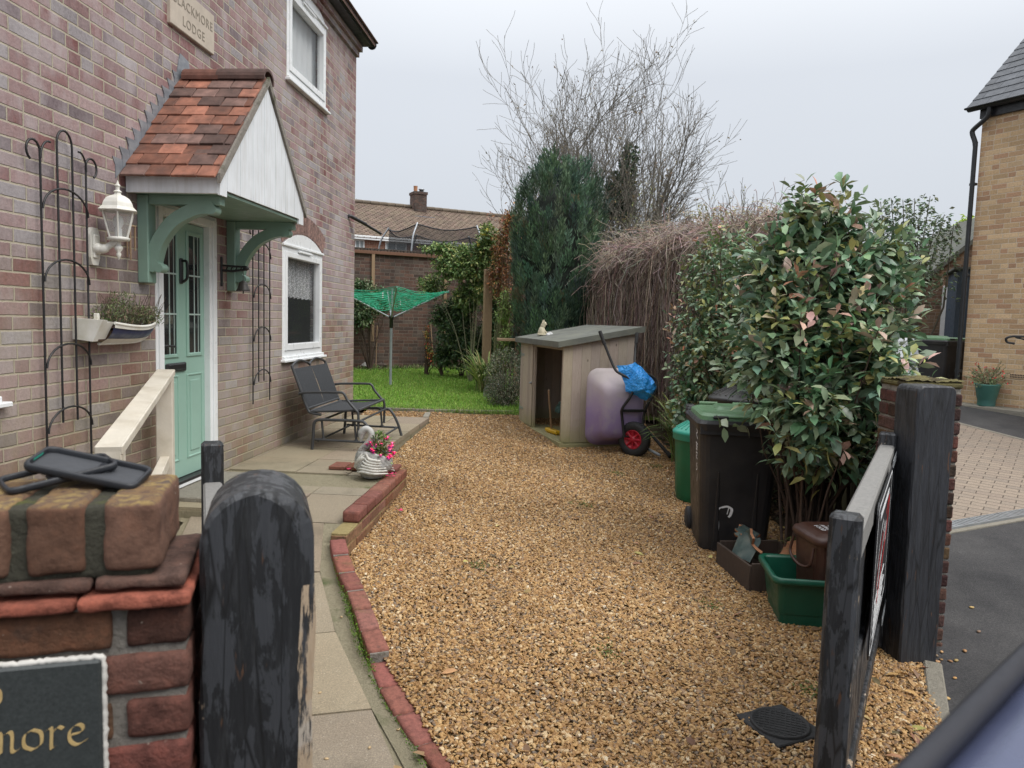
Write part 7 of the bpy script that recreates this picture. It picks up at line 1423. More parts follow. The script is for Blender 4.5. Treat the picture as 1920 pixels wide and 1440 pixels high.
# ------------------------------------------------------------------ planting
PHO = [(.045, .085, .045), (.075, .115, .07), (.11, .14, .085), (.13, .135, .05), (.19, .145, .11), (.24, .155, .13), (.26, .12, .085), (.06, .10, .065)]
def shrub(name, label, cat, base, lobes, nshoot, per, ln, wd, cols, p, stems=14, up=.35, inner=1500, seed=1, mat='leaf_gloss', hollow=.55, stem_col=(.09, .06, .045), droop=.3, skirt=0):
    """lobes: list of (centre, radii); shoots end on the lobes' shells carrying whorls of leaves"""
    global RNG
    RNG = np.random.default_rng(seed); base = np.array(base, float); t = thing(name, label, cat, tuple(base))
    Lc = np.array([l[0] for l in lobes], float) - base; Lr = np.array([l[1] for l in lobes], float); vol = np.prod(Lr, 1) ** (2 / 3); k = RNG.choice(len(lobes), nshoot, p=vol / vol.sum())
    d = unit(RNG.normal(0, 1, (nshoot, 3)) + np.array([0, 0, .25])); rad = (1 - hollow * RNG.random(nshoot) ** 2.2) * (1 + RNG.normal(0, .07, nshoot)); tip = Lc[k] + d * Lr[k] * rad[:, None]
    tip[:, 2] = np.maximum(tip[:, 2], .12 + .2 * RNG.random(nshoot))
    dirn = unit(d * np.array([1, 1, .6]) + np.array([0, 0, up]) + RNG.normal(0, .25, (nshoot, 3)))
    SL_ = ln * (1.6 + RNG.random(nshoot) * 1.2); P = []; D = []; C = []; LN = []; shade = pick(cols, nshoot, p, .12)
    for j in range(per):
        f = j / (per - 1); a = j * 2.4 + RNG.random(nshoot) * .8
        u = unit(np.cross(dirn, np.array([.31, .52, .2]))); v_ = np.cross(dirn, u)
        P.append(tip - dirn * (SL_ * (1 - f))[:, None]); out = np.cos(a)[:, None] * u + np.sin(a)[:, None] * v_
        D.append(unit(out * (1.0 - .45 * f) + dirn * (.25 + .75 * f ** 2) + RNG.normal(0, .18, (nshoot, 3)))); mixv = RNG.random((nshoot, 1)); own = pick(cols[:4], nshoot, None, .15); C.append(np.where(mixv < .35 + .45 * f, shade, own) * (1 + RNG.normal(0, .1, (nshoot, 1)))); LN.append(ln * (.62 + .5 * RNG.random(nshoot)) * (1 - .3 * f))
    P, D, C, LN = np.concatenate(P), np.concatenate(D), np.concatenate(C), np.concatenate(LN)
    if inner:
        k2 = RNG.choice(len(lobes), inner, p=vol / vol.sum()); d2 = unit(RNG.normal(0, 1, (inner, 3))); Q = Lc[k2] + d2 * Lr[k2] * (.25 + .6 * RNG.random((inner, 1))); Q[:, 2] = np.maximum(Q[:, 2], .1); P = np.concatenate([P, Q]); D = np.concatenate([D, unit(d2 + RNG.normal(0, .7, (inner, 3)))]); C = np.concatenate([C, pick(cols[:3], inner, None, .2)]); LN = np.concatenate([LN, ln * (.7 + .4 * RNG.random(inner))])
    U = np.tile([0, 0, 1.], (len(P), 1)) + RNG.normal(0, .35, (len(P), 3)); leaves('foliage', MT[mat], t, P, D, U, LN, LN * wd, np.clip(C, .008, .8), droop=droop)
    S = []; Rr = []
    idx = RNG.choice(nshoot, min(nshoot, stems * 9), replace=False)
    hub = [np.array([RNG.normal(0, .10), RNG.normal(0, .10), 0]) for _ in range(stems)]
    for i in idx:
        b = hub[i % stems]; e_ = tip[i]; m1 = b + (e_ - b) * .35 + np.array([0, 0, .25 * np.linalg.norm(e_ - b) * .5]) * .5; m2 = b + (e_ - b) * .7 + RNG.normal(0, .04, 3); S.append([b - np.array([0, 0, .1]), m1, m2, e_ - dirn[i] * SL_[i] * .3, e_]); Rr.append([.014, .010, .006, .004, .002])
    strands('stems', MT['twig'], t, S, np.array(Rr), np.tile(stem_col, (len(S), 1)) * (1 + RNG.normal(0, .15, (len(S), 1))), sides=4)
    return t
bz = T(1.8, 5.3)
shrub('photinia_shrub', 'large broad leaved shrub with bronze and pink tinged leaves beside the black gate post', 'shrub', (1.80, 5.15, bz),
      [((1.72, 5.2, 1.62), (.64, .6, .60)), ((1.62, 5.3, 2.05), (.54, .5, .42)), ((2.06, 5.3, 2.10), (.34, .4, .40)), ((1.42, 5.25, 2.05), (.30, .4, .36)), ((1.45, 5.0, 1.50), (.40, .42, .50)), ((2.02, 5.3, 1.66), (.40, .45, .55)), ((1.92, 4.85, 1.42), (.40, .34, .42)), ((1.52, 4.72, 1.18), (.28, .24, .34)), ((1.60, 5.3, 2.46), (.2, .2, .26)), ((1.84, 5.3, 2.46), (.2, .2, .30)), ((1.75, 4.9, 1.0), (.5, .3, .3))],
      720, 11, .128, .46, PHO, [.13, .24, .28, .12, .09, .05, .01, .08], 13, .42, 1500, 3, hollow=.45)
shrub('viburnum_shrub', 'smaller leaved green and coppery shrub behind the dustbins', 'shrub', (1.75, 7.4, T(1.75, 7.4)),
      [((1.62, 7.5, 1.55), (.66, .7, .75)), ((1.55, 7.6, 2.20), (.46, .5, .52)), ((1.30, 7.3, 1.20), (.34, .4, .60)), ((1.95, 7.3, 1.9), (.45, .5, .62)), ((1.75, 6.7, 1.75), (.46, .42, .60)), ((1.65, 6.9, 1.15), (.45, .4, .5)), ((1.2, 7.2, .85), (.2, .25, .35))],
      720, 10, .085, .5, PHO[:4] + [(.17, .12, .075), (.22, .135, .095), (.24, .11, .075), (.08, .11, .05)], [.18, .22, .19, .16, .1, .06, .02, .07], 12, .3, 2600, 5)
# trailing under-planting: grassy clumps
def clump(label, c, n, hgt, spread, cols, wd=.02, name='strap_leaf_plant', cat='plant', seed=0):
    global RNG
    RNG = np.random.default_rng(100 + seed); t = thing(name, label, cat, c); a = RNG.random(n) * 2 * PI; k = 7; s_ = np.linspace(0, 1, k); L_ = hgt * (.7 + .5 * RNG.random(n)); sp = spread * (.35 + .75 * RNG.random(n)); b = RNG.normal(0, .05, (n, 2))
    P = np.zeros((n, k, 3)); r_ = sp[:, None] * s_[None] ** 1.4; P[:, :, 0] = b[:, :1] + np.cos(a)[:, None] * r_; P[:, :, 1] = b[:, 1:] + np.sin(a)[:, None] * r_; P[:, :, 2] = L_[:, None] * (1.7 * s_[None] - .95 * s_[None] ** 2.2 * (.6 + .7 * RNG.random((n, 1))))
    side = np.stack([-np.sin(a), np.cos(a), 0 * a], 1)[:, None]; w_ = wd * np.sin(np.clip(s_ * .93 + .07, 0, 1) * PI)[None, :, None] ** .6
    V = np.stack([P + side * w_ / 2, P - side * w_ / 2], 2).reshape(-1, 3); i0 = (np.arange(n)[:, None] * k + np.arange(k - 1)[None]) * 2; q = np.stack([i0, i0 + 1, i0 + 3, i0 + 2], -1).reshape(-1, 4)
    place('foliage', fast_mesh('foliage', V, q, True, np.repeat(pick(cols, n, None, .2), k - 1, 0)), MT['leaf'], t); return t
GRN = [(.06, .10, .025), (.09, .13, .04), (.14, .17, .06), (.18, .17, .08)]
clump('arching strap leaved plant on the near right edge of the lawn', (-1.42, 12.9, T(-1.5, 12.9)), 170, .62, .62, GRN + [(.26, .27, .11)], .026, seed=1)
clump('strap leaved plant growing between the wheelbarrow and the dustbins', (1.32, 8.1, T(1.3, 8.1)), 170, .66, .5, GRN, .02, seed=2)
clump('small strap leaved plant behind the green dustbin', (1.62, 7.35, T(1.6, 7.3)), 110, .55, .42, GRN, .016, seed=3)
clump('tuft of grassy leaves at the foot of the broad leaved shrub', (1.74, 4.95, T(1.7, 5)), 90, .34, .3, GRN[:2], .010, seed=4)
# clipped bush and conifer
def ball(name, label, cat, base, lobes, n, ln, cols, seed, up=.3, wd=.45):
    global RNG
    RNG = np.random.default_rng(seed); base = np.array(base, float); t = thing(name, label, cat, tuple(base)); Lc = np.array([l[0] for l in lobes]) - base; Lr = np.array([l[1] for l in lobes]); p = np.prod(Lr, 1) ** (2 / 3); k = RNG.choice(len(lobes), n, p=p / p.sum()); d = unit(RNG.normal(0, 1, (n, 3)))
    r_ = (.62 + .42 * RNG.random((n, 1)) ** .6) * (1 + .10 * np.sin(d[:, :1] * 9 + k[:, None]) * np.sin(d[:, 1:2] * 8 + d[:, 2:] * 7)); P = Lc[k] + d * Lr[k] * r_; P[:, 2] = np.maximum(P[:, 2], .02)
    leaves('foliage', MT['leaf'], t, P, unit(d + np.array([0, 0, up]) + RNG.normal(0, .55, (n, 3))), RNG.normal(0, 1, (n, 3)), ln * (.7 + .6 * RNG.random(n)), ln * wd, pick(cols, n, None, .2), simple=True)
    S = []
    for i in range(60): j = RNG.integers(n); S.append([np.array([RNG.normal(0, .06), RNG.normal(0, .06), -.05]), P[j] * np.array([.5, .5, .5]) + RNG.normal(0, .03, 3), P[j]])
    strands('stems', MT['twig'], t, S, np.tile([.012, .008, .003], (60, 1)), np.full((60, 3), (.08, .06, .045))); return t
ball('clipped_bush', 'rounded small leaved dark bush beside the garden store', 'bush', (-.93, 11.4, T(-.9, 11.4)), [((-.93, 11.4, .85), (.30, .30, .42)), ((-.85, 11.3, .62), (.30, .28, .26)), ((-1.0, 11.35, .62), (.24, .25, .26))], 5200, .03, [(.06, .075, .045), (.10, .11, .075), (.045, .06, .035), (.14, .13, .10)], 21)
def conifer():
    global RNG
    RNG = np.random.default_rng(31); b = np.array([-.24, 12.6, T(-.24, 12.6)]); t = thing('conifer', 'dense dark green upright conifer with a rounded top behind the garden store', 'conifer', tuple(b)); m = 900; per = 50
    h = np.sort(RNG.random(m)); a = RNG.random(m) * 2 * PI; top = 3.66 + .08 * np.cos(3 * a); pr = np.interp(h, [0, .08, .3, .55, .78, .9, .97, 1.0], [.46, .50, .54, .62, .65, .55, .40, .24])
    r_ = pr * (1 + .05 * np.sin(4 * a + 9 * h) + .04 * np.sin(7 * a - 15 * h + 1) + RNG.normal(0, .035, m)); C = np.stack([.10 * (h - .45) + r_ * np.cos(a) * 1.06, r_ * np.sin(a), .02 + h * top], 1); out = np.stack([np.cos(a), np.sin(a), 0 * a], 1); L_ = .22 + .16 * RNG.random(m)
    # each plume: short needle sprays along a slightly outward leaning shoot
    f = RNG.random((m, per)); ax = unit(out * (.16 + .12 * RNG.random((m, 1))) + np.array([0, 0, 1.])); ang = RNG.random((m, per)) * 2 * PI; wd = .075 * (1 - f) ** .7 + .012; side = np.cross(ax, np.array([.3, .8, .1])); side = unit(side); sid2 = np.cross(ax, side)
    P = C[:, None] + ax[:, None] * (f * L_[:, None])[..., None] + (side[:, None] * np.cos(ang)[..., None] + sid2[:, None] * np.sin(ang)[..., None]) * (wd * RNG.random((m, per)))[..., None]; D = unit(ax[:, None] * 1.0 + (side[:, None] * np.cos(ang)[..., None] + sid2[:, None] * np.sin(ang)[..., None]) * .45 + RNG.normal(0, .12, (m, per, 3)))
    pc_ = pick([(.042, .074, .048), (.056, .094, .058), (.072, .112, .066), (.038, .060, .048)], m, None, .18); brown = RNG.random(m) < .03; pc_[brown] = (.10, .085, .05); cols = np.repeat(pc_, per, 0) * (1 + RNG.normal(0, .15, (m * per, 1)))
    P, D = P.reshape(-1, 3), D.reshape(-1, 3); leaves('foliage', MT['leaf'], t, P, D, np.repeat(out, per, 0) + RNG.normal(0, .3, P.shape), .05 + .075 * RNG.random(len(P)), .013 + .010 * RNG.random(len(P)), np.clip(cols, .01, .5), simple=True, droop=-.05)
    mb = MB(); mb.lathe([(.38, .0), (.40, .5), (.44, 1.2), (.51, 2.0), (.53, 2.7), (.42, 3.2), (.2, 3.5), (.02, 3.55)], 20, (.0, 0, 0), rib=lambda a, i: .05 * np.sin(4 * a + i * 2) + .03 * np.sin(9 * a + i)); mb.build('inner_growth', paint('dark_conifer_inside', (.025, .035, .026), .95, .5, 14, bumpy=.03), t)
    mb = MB(); mb.tube([(0, 0, -.2), (.02, 0, .2)], [.16, .13], 10); mb.build('trunk', MT['bark'], t)
conifer()
# brown twiggy hedge draped over the boundary
def hedge():
    global RNG
    RNG = np.random.default_rng(41); t = thing('twig_hedge', 'tall hedge smothered in bare reddish brown hanging twigs', 'hedge', (1.4, 10.6, .4)); n = 15000; L0 = np.array([1.4, 10.6, .4])
    # crown line from the far left end to the near right end
    def top(s_): return np.stack([np.interp(s_, [0, .35, 1], [.72, 1.15, 2.35]), np.interp(s_, [0, .35, 1], [12.6, 11.4, 8.3]), np.interp(s_, [0, .12, .4, 1], [2.25, 2.52, 2.72, 2.68])], -1)
    def front(s_): return unit(np.stack([np.interp(s_, [0, 1], [-.75, -.72]), np.interp(s_, [0, 1], [-.55, -.6]), 0 * s_], -1))
    s_ = RNG.random(n); c = top(s_) + np.stack([RNG.normal(0, .12, n), RNG.normal(0, .12, n), RNG.normal(0, .09, n) + .10 * np.sin(s_ * 23)], -1); f = front(s_); side = np.cross(f, [0, 0, 1.]); k = 9; q = np.linspace(0, 1, k)
    drop = np.where(RNG.random(n) < .75, .9 + 1.6 * RNG.random(n), .2 + .3 * RNG.random(n)); outw = .05 + .30 * RNG.random(n) ** 1.4; lift = .03 + .20 * RNG.random(n) ** 3; back = RNG.random(n) < .22; sgn = np.where(back, -1.0, 1.0); sw_ = RNG.normal(0, .26, n)
    P = c[:, None] + (f * sgn[:, None])[:, None] * (outw[:, None] * np.sin(np.minimum(q * 2.6, PI / 2 + q * .35)))[..., None] + side[:, None] * (sw_[:, None] * q + .05 * np.sin(q * 9 + RNG.random((n, 1)) * 6))[..., None]
    P[:, :, 2] += lift[:, None] * np.sin(np.minimum(q * 4, PI)) - drop[:, None] * q[None] ** 1.35; P += RNG.normal(0, .017, P.shape); gz = T(P[:, :, 0], P[:, :, 1]) + .03; P[:, :, 2] = np.maximum(P[:, :, 2], gz)
    cols = pick([(.25, .185, .15), (.34, .265, .215), (.18, .13, .11), (.42, .355, .29)], n, None, .2)
    strands('hanging_twigs', MT['twig'], t, P - L0, .0024 + .003 * RNG.random(n), cols)
    # tangled sprays over the top
    m = 5000; s2 = RNG.random(m); c2 = top(s2) + np.stack([RNG.normal(.1, .25, m), RNG.normal(.1, .25, m), RNG.normal(.0, .1, m)], -1); d2 = unit(RNG.normal(0, 1, (m, 3)) * np.array([1, 1, .55])); l2 = .25 + .45 * RNG.random(m); q = np.linspace(0, 1, 5)
    P2 = c2[:, None] + d2[:, None] * (l2[:, None] * q)[..., None]; P2[:, :, 2] += .12 * np.sin(q * PI) + RNG.normal(0, .02, (m, 5)); strands('top_tangle', MT['twig'], t, P2 - L0, .002 + .002 * RNG.random(m), pick([(.36, .275, .23), (.28, .20, .17), (.44, .38, .31)], m, None, .2))
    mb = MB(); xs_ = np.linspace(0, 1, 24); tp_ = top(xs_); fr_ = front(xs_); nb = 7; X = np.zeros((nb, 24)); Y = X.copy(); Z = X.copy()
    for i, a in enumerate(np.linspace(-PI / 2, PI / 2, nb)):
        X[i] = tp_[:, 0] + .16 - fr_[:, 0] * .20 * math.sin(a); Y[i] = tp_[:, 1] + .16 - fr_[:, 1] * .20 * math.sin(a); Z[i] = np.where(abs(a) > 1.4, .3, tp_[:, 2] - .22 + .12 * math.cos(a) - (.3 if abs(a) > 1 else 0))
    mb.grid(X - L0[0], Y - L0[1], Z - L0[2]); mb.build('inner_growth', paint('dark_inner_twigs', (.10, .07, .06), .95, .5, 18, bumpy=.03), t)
hedge()
# climbing plants on the far wall
RO = [(.06, .10, .035), (.10, .14, .05), (.15, .19, .075), (.045, .07, .03), (.24, .24, .09)]
shrub('climbing_rose', 'tall climbing rose with small green leaves over the far wall and pergola post', 'climber', (-1.95, 14.3, T(-1.9, 14.3)), [((-1.85, 14.3, 2.75), (.55, .4, .44)), ((-1.55, 14.2, 3.1), (.30, .3, .48)), ((-2.35, 14.6, 2.75), (.42, .32, .30)), ((-2.75, 14.9, 2.35), (.34, .28, .26)), ((-2.45, 14.7, 3.08), (.55, .25, .14)), ((-2.0, 14.5, 2.15), (.3, .25, .35)), ((-1.6, 14.3, 2.3), (.3, .3, .4))], 900, 10, .08, .6, RO, None, 1, .1, 3000, 51, 'leaf', .8, (.17, .17, .10))
fl = thing('yellow_roses', 'a few yellow roses at the top of the climbing rose', 'flowers', (-1.7, 14.0, 3.3)); LP = []; LD = []
for px, py in ((913, 431), (896, 457), (906, 440)):
    p = hy(px, py, 14.0) - np.array(fl.location)
    for j in range(7): LP.append(p + RNG.normal(0, .012, 3)); LD.append(RNG.normal(0, 1, 3))
leaves('petals', MT['leaf'], fl, LP, LD, RNG.normal(0, 1, (len(LP), 3)), .05, .045, pick([(.28, .23, .05)], len(LP), None, .08), simple=True)
shrub('red_leaved_climber', 'climber with orange and red autumn leaves beside the conifer', 'climber', (-1.25, 13.9, T(-1.2, 13.9)), [((-1.22, 13.7, 3.05), (.24, .25, .62)), ((-1.30, 13.7, 2.45), (.24, .25, .40)), ((-1.1, 13.8, 3.5), (.2, .2, .3))], 330, 9, .07, .45, [(.15, .075, .04), (.20, .095, .035), (.13, .085, .055), (.10, .11, .045), (.19, .05, .03), (.22, .13, .05)], None, 2, .1, 500, 53, 'leaf', .9, (.2, .13, .09))
shrub('dark_leaved_shrub', 'dark evergreen shrub against the far wall below the climbing rose', 'shrub', (-2.1, 14.9, T(-2.1, 14.9)), [((-2.15, 14.8, 1.35), (.55, .4, .50)), ((-2.5, 15.0, 1.75), (.34, .3, .36)), ((-1.8, 14.8, 1.0), (.5, .4, .42)), ((-2.45, 14.9, .95), (.3, .3, .3)), ((-1.4, 14.6, 1.6), (.32, .4, .85)), ((-2.1, 14.8, 1.9), (.4, .3, .4))], 1000, 9, .085, .5, [(.03, .055, .028), (.05, .08, .035), (.08, .11, .05), (.025, .04, .022)], None, 1, .2, 3600, 55, 'leaf', .7)
shrub('ivy_shrub', 'dark leafy climber behind the rotary drier next to the house corner', 'climber', (-4.25, 15.7, T(-4.2, 15.7)), [((-4.45, 15.7, 2.2), (.55, .3, .34)), ((-4.55, 15.6, 1.72), (.55, .3, .36)), ((-4.0, 15.7, 1.95), (.3, .22, .22))], 420, 9, .085, .5, [(.035, .06, .03), (.055, .085, .04), (.09, .12, .06), (.12, .15, .09)], None, 2, .2, 1500, 57, 'leaf', .7)
shrub('bamboo_plant', 'light green bamboo like foliage at the foot of the conifer', 'plant', (-1.12, 12.9, T(-1.1, 12.9)), [((-1.08, 12.8, 1.9), (.17, .2, .42)), ((-1.0, 12.7, 1.3), (.2, .2, .45))], 150, 8, .09, .2, [(.10, .16, .04), (.14, .21, .06), (.08, .12, .03), (.2, .25, .09)], None, 6, .2, 200, 59, 'leaf', .8, (.2, .2, .1), .5)
shrub('amber_leaved_plant', 'small plant with amber and red leaves against the far wall', 'plant', (-2.75, 15.1, T(-2.7, 15.1)), [((-2.75, 15.0, .95), (.16, .2, .22)), ((-2.85, 15.0, 1.3), (.10, .1, .28))], 55, 7, .05, .5, [(.36, .17, .03), (.40, .06, .03), (.22, .2, .05), (.13, .17, .05)], None, 3, .2, 40, 61, 'leaf', .9)
# border rubble and low weeds along the wall: stuff
RNG = np.random.default_rng(71); n = 1500; s_ = RNG.random(n) * 3.4 - .4; q = w0[None] + wd[None] * s_[:, None] + wnn[None] * (.08 + .42 * RNG.random((n, 1))); q[:, 2] = T(q[:, 0], q[:, 1]) - .02; o = leaves('border_weeds', MT['leaf'], None, q, unit(RNG.normal(0, .6, (n, 3)) + np.array([0, 0, .9])), RNG.normal(0, 1, (n, 3)), .05 + .10 * RNG.random(n), .02, pick([(.06, .09, .03), (.10, .14, .05), (.10, .075, .05), (.05, .045, .03)], n), simple=True); tag(o, 'low weeds and leaf litter along the foot of the far wall', kind='stuff')
for i, (px, py, s2, lb) in enumerate(((686, 691, .11, 'pale stone lying at the foot of the far wall left of the drier'), (798, 690, .15, 'brown lump of rock at the foot of the far wall right of the drier'), (716, 692, .12, 'dark stone at the foot of the far wall behind the drier'))):
    p = hz(px, py, .56); t = MB(); U, V_ = np.meshgrid(np.linspace(0, 2 * PI, 14), np.linspace(0, PI, 9)); f = 1 + .15 * np.sin(3 * U + V_ * 2 + i) + .1 * np.sin(5 * V_ + i); t.grid(s2 * f * np.sin(V_) * np.cos(U), s2 * .7 * f * np.sin(V_) * np.sin(U), s2 * .65 * f * np.cos(V_) + s2 * .4, False, ((.45, .45, .42), (.20, .15, .09), (.10, .075, .06))[i]); o = t.build('border_stone', MT['vcol'], None, (p[0], p[1], T(p[0], p[1]))); tag(o, lb, 'stone')

# bare trees
def tree(name, label, base, height, spread, seed, stems=6, twigs=1.0, col=(.13, .11, .085), leafcol=None, nleaf=0, leafln=.06, ivy=None, r0=.07, fan=.5, depth=4, rmin=.0052):
    global RNG
    RNG = np.random.default_rng(seed); base = np.array(base, float); t = thing(name, label, 'tree', tuple(base)); lv = [[] for _ in range(depth)]; tips = []
    def grow(p, d, L_, r_, lev):
        k = 6; P = [p]; dd = d.copy()
        for i in range(k): dd = unit(dd + RNG.normal(0, .055 + .02 * lev, 3) + np.array([0, 0, .06 if lev < 2 else .035])); P.append(P[-1] + dd * L_ / k)
        rs = r_ * np.linspace(1, .45, k + 1); lv[lev].append((np.array(P), rs))
        if lev == depth - 1: tips.append(P[-1]); tips.append(P[3]); return
        nb = int(round((8, 7, 5, 5)[lev] * twigs))
        for i in range(nb):
            f = .25 + .75 * (i + RNG.random()) / nb; j = min(int(f * k), k - 1); b = P[j] + (P[j + 1] - P[j]) * (f * k - j); ang = R(18 + 26 * RNG.random()); ax = unit(np.cross(dd, RNG.normal(0, 1, 3))); nd = unit(dd * math.cos(ang) + ax * math.sin(ang)); grow(b, nd, L_ * (.42 + .28 * RNG.random()) * (1 - .25 * f), rs[j] * .55, lev + 1)
    for i in range(stems):
        a = i * 2 * PI / stems + RNG.normal(0, .25); d = unit(np.array([math.cos(a) * fan * spread[0], math.sin(a) * fan * spread[1], 1.0 + .3 * RNG.random()])); grow(np.array([.12 * math.cos(a), .12 * math.sin(a), -.2]), d, height * (.72 + .25 * RNG.random()), r0 * (.7 + .5 * RNG.random()), 0)
    for nm_, l, sd_ in (('trunk', lv[0], 6), ('branches', sum(lv[1:], []), 3)): strands(nm_, MT['twig'], t, np.array([q[0] for q in l]), np.maximum(np.array([q[1] for q in l]), rmin), np.tile(col, (len(l), 1)) * (1 + RNG.normal(0, .15, (len(l), 1))), sides=sd_)
    if nleaf:
        tp = np.array(tips)[RNG.integers(0, len(tips), nleaf)] + RNG.normal(0, .05, (nleaf, 3)); leaves('leaves', MT['leaf'], t, tp, unit(RNG.normal(0, .6, (nleaf, 3)) + np.array([0, 0, -.6])), RNG.normal(0, 1, (nleaf, 3)), leafln * (.6 + .7 * RNG.random(nleaf)), leafln * .5, pick(leafcol, nleaf, None, .2), simple=True)
    if ivy:
        n_ = ivy['n']; c = np.array([l[0] for l in ivy['lobes']]) - base; r_ = np.array([l[1] for l in ivy['lobes']]); p = np.prod(r_, 1) ** (2 / 3); k = RNG.choice(len(c), n_, p=p / p.sum()); d = unit(RNG.normal(0, 1, (n_, 3))); P = c[k] + d * r_[k] * RNG.random((n_, 1)) ** .45; leaves('ivy', MT['leaf'], t, P, unit(d + RNG.normal(0, .6, (n_, 3))), RNG.normal(0, 1, (n_, 3)), .09 * (.6 + .8 * RNG.random(n_)), .06, pick(ivy['cols'], n_, None, .2), simple=True)
    return t
ib = [hy(*q, 18.) for q in ((1183, 270), (1180, 310), (1165, 350), (1160, 385), (1200, 330))]
tree('bare_tree', 'big many stemmed bare tree with ivy rising behind the conifer and hedge', (.75, 18.0, T(.6, 18)), 5.45, (1.0, .8), 4, 16, 1.0, (.155, .14, .115), [(.10, .075, .05), (.14, .11, .06)], 900, .07, dict(n=2400, cols=[(.03, .05, .035), (.05, .07, .045), (.08, .095, .06)], lobes=[(ib[1], (.20, .25, .5)), (ib[2], (.34, .3, .35)), (ib[3], (.4, .4, .4))]), .055, .44, rmin=.0042)
tree('bare_tree', 'dense twiggy bare tree spreading to the right above the brown hedge', (1.85, 17.0, T(2, 17)), 3.4, (1.1, .8), 9, 12, 1.1, (.165, .15, .12), [(.15, .15, .07), (.2, .17, .08), (.10, .11, .06)], 5200, .055, None, .05, .75, rmin=.0042)
tree('young_tree', 'slim tree with a few red leaves left of the conifer', (-1.35, 15.6, T(-1.5, 15.6)), 2.7, (.35, .4), 12, 4, .6, (.15, .11, .09), [(.36, .12, .07), (.20, .12, .08), (.30, .17, .1)], 420, .08, None, .03, .45)
tree('bare_tree', 'distant bare tree whose twigs show just past the house wall', (-14.3, 42, 1.2), 5.9, (.9, .9), 15, 6, .8, (.22, .20, .18), None, 0, .06, None, .08, .5, rmin=.011)
def leafy(name, label, base, tops, n, cols, seed, ln=.09):
    global RNG
    RNG = np.random.default_rng(seed); base = np.array(base, float); t = thing(name, label, 'tree', tuple(base)); S = []; P = []; D = []
    for tp in tops:
        tp = np.array(tp) - base; m = tp * .55 + RNG.normal(0, .1, 3); m[2] = tp[2] * .5; S.append([(RNG.normal(0, .1), RNG.normal(0, .1), -.2), tuple(m), tuple(tp)]); k = n // len(tops); f = RNG.random(k) ** .7; c = m + (tp - m) * f[:, None]; a = RNG.random(k) * 2 * PI; r_ = .07 + .13 * (1 - f) * RNG.random(k); P.append(c + np.stack([r_ * np.cos(a), r_ * np.sin(a), RNG.normal(0, .04, k)], 1)); D.append(np.stack([np.cos(a), np.sin(a), -.2 + RNG.normal(0, .4, k)], 1))
    strands('stems', MT['twig'], t, S, np.tile([.03, .018, .006], (len(S), 1)), np.full((len(S), 3), (.13, .12, .09)), sides=4); P = np.concatenate(P); D = np.concatenate(D); leaves('foliage', MT['leaf'], t, P, unit(D), np.tile([0, 0, 1.], (len(P), 1)) + RNG.normal(0, .4, P.shape), ln * (.6 + .7 * RNG.random(len(P))), ln * .62, pick(cols, len(P), None, .18), simple=True)
pxs = ((1648, 378), (1668, 372), (1690, 376), (1712, 372), (1741, 368), (1768, 402), (1785, 420), (1625, 400), (1720, 410), (1700, 415), (1752, 415), (1660, 410))
leafy('tall_shrub', 'tall shrub of upright grey green leafy shoots behind the garage', (6.4, 14.6, T(6.4, 14.6)), [hy(a + 3, b, 14.6 + .3 * math.sin(a)) for a, b in pxs], 2600, [(.13, .17, .115), (.18, .22, .15), (.09, .12, .08)], 81)
leafy('yellow_green_tree', 'bright yellow green tree top showing beside the buff brick house', (12.6, 26, T(12, 26)), [hy(a, b, 26.) for a, b in ((1800, 415), (1815, 405), (1826, 410), (1808, 430), (1835, 412), (1822, 425), (1845, 420))], 2000, [(.26, .32, .06), (.20, .27, .05), (.32, .36, .1)], 83, .16)
leafy('pale_hedge_tree', 'pale olive tree tops showing above the brown twig hedge', (4.2, 19, T(4.2, 19)), [hy(a, b, 19.) for a, b in ((1290, 396), (1315, 382), (1345, 388), (1370, 392), (1400, 396), (1430, 385), (1455, 388), (1480, 394), (1500, 400), (1330, 400), (1415, 402), (1545, 400), (1580, 405))], 2600, [(.24, .23, .12), (.17, .18, .09), (.30, .27, .16)], 85, .09)

# ------------------------------------------------------------------ lawn grass, gravel stones, litter
RNG = np.random.default_rng(91); n = 52000; x = -4.9 + 5.6 * RNG.random(n); y = 10.48 + (6.3) * RNG.random(n) ** 1.25; ok = (y < 16.05 + (x + 4.36) * .578) & (x < -.55 + .0 * y); x, y = x[ok], y[ok]; n = len(x)
P = np.stack([x, y, G(x, y) - .005], 1); o = leaves('grass', MT['leaf'], None, P, unit(RNG.normal(0, .42, (n, 3)) * np.array([1, 1, .2]) + np.array([0, 0, 1])), RNG.normal(0, 1, (n, 3)), .035 + .035 * RNG.random(n), .007, pick([(.075, .16, .02), (.11, .21, .03), (.06, .12, .02), (.16, .22, .06)], n, None, .18), simple=True); tag(o, 'short bright green lawn grass', kind='stuff')
n = 2600; yv = 10.44 + .14 * RNG.random(n); xv = -2.8 + 2.2 * RNG.random(n); P = np.stack([xv, yv, G(xv, yv)], 1); o = leaves('edge_grass', MT['leaf'], None, P, unit(RNG.normal(0, .45, (n, 3)) + np.array([0, -.1, 1])), RNG.normal(0, 1, (n, 3)), .05 + .04 * RNG.random(n), .007, pick([(.10, .19, .03), (.2, .21, .08), (.08, .14, .03)], n), simple=True); tag(o, 'longer grass overhanging the lawn edging', kind='stuff')

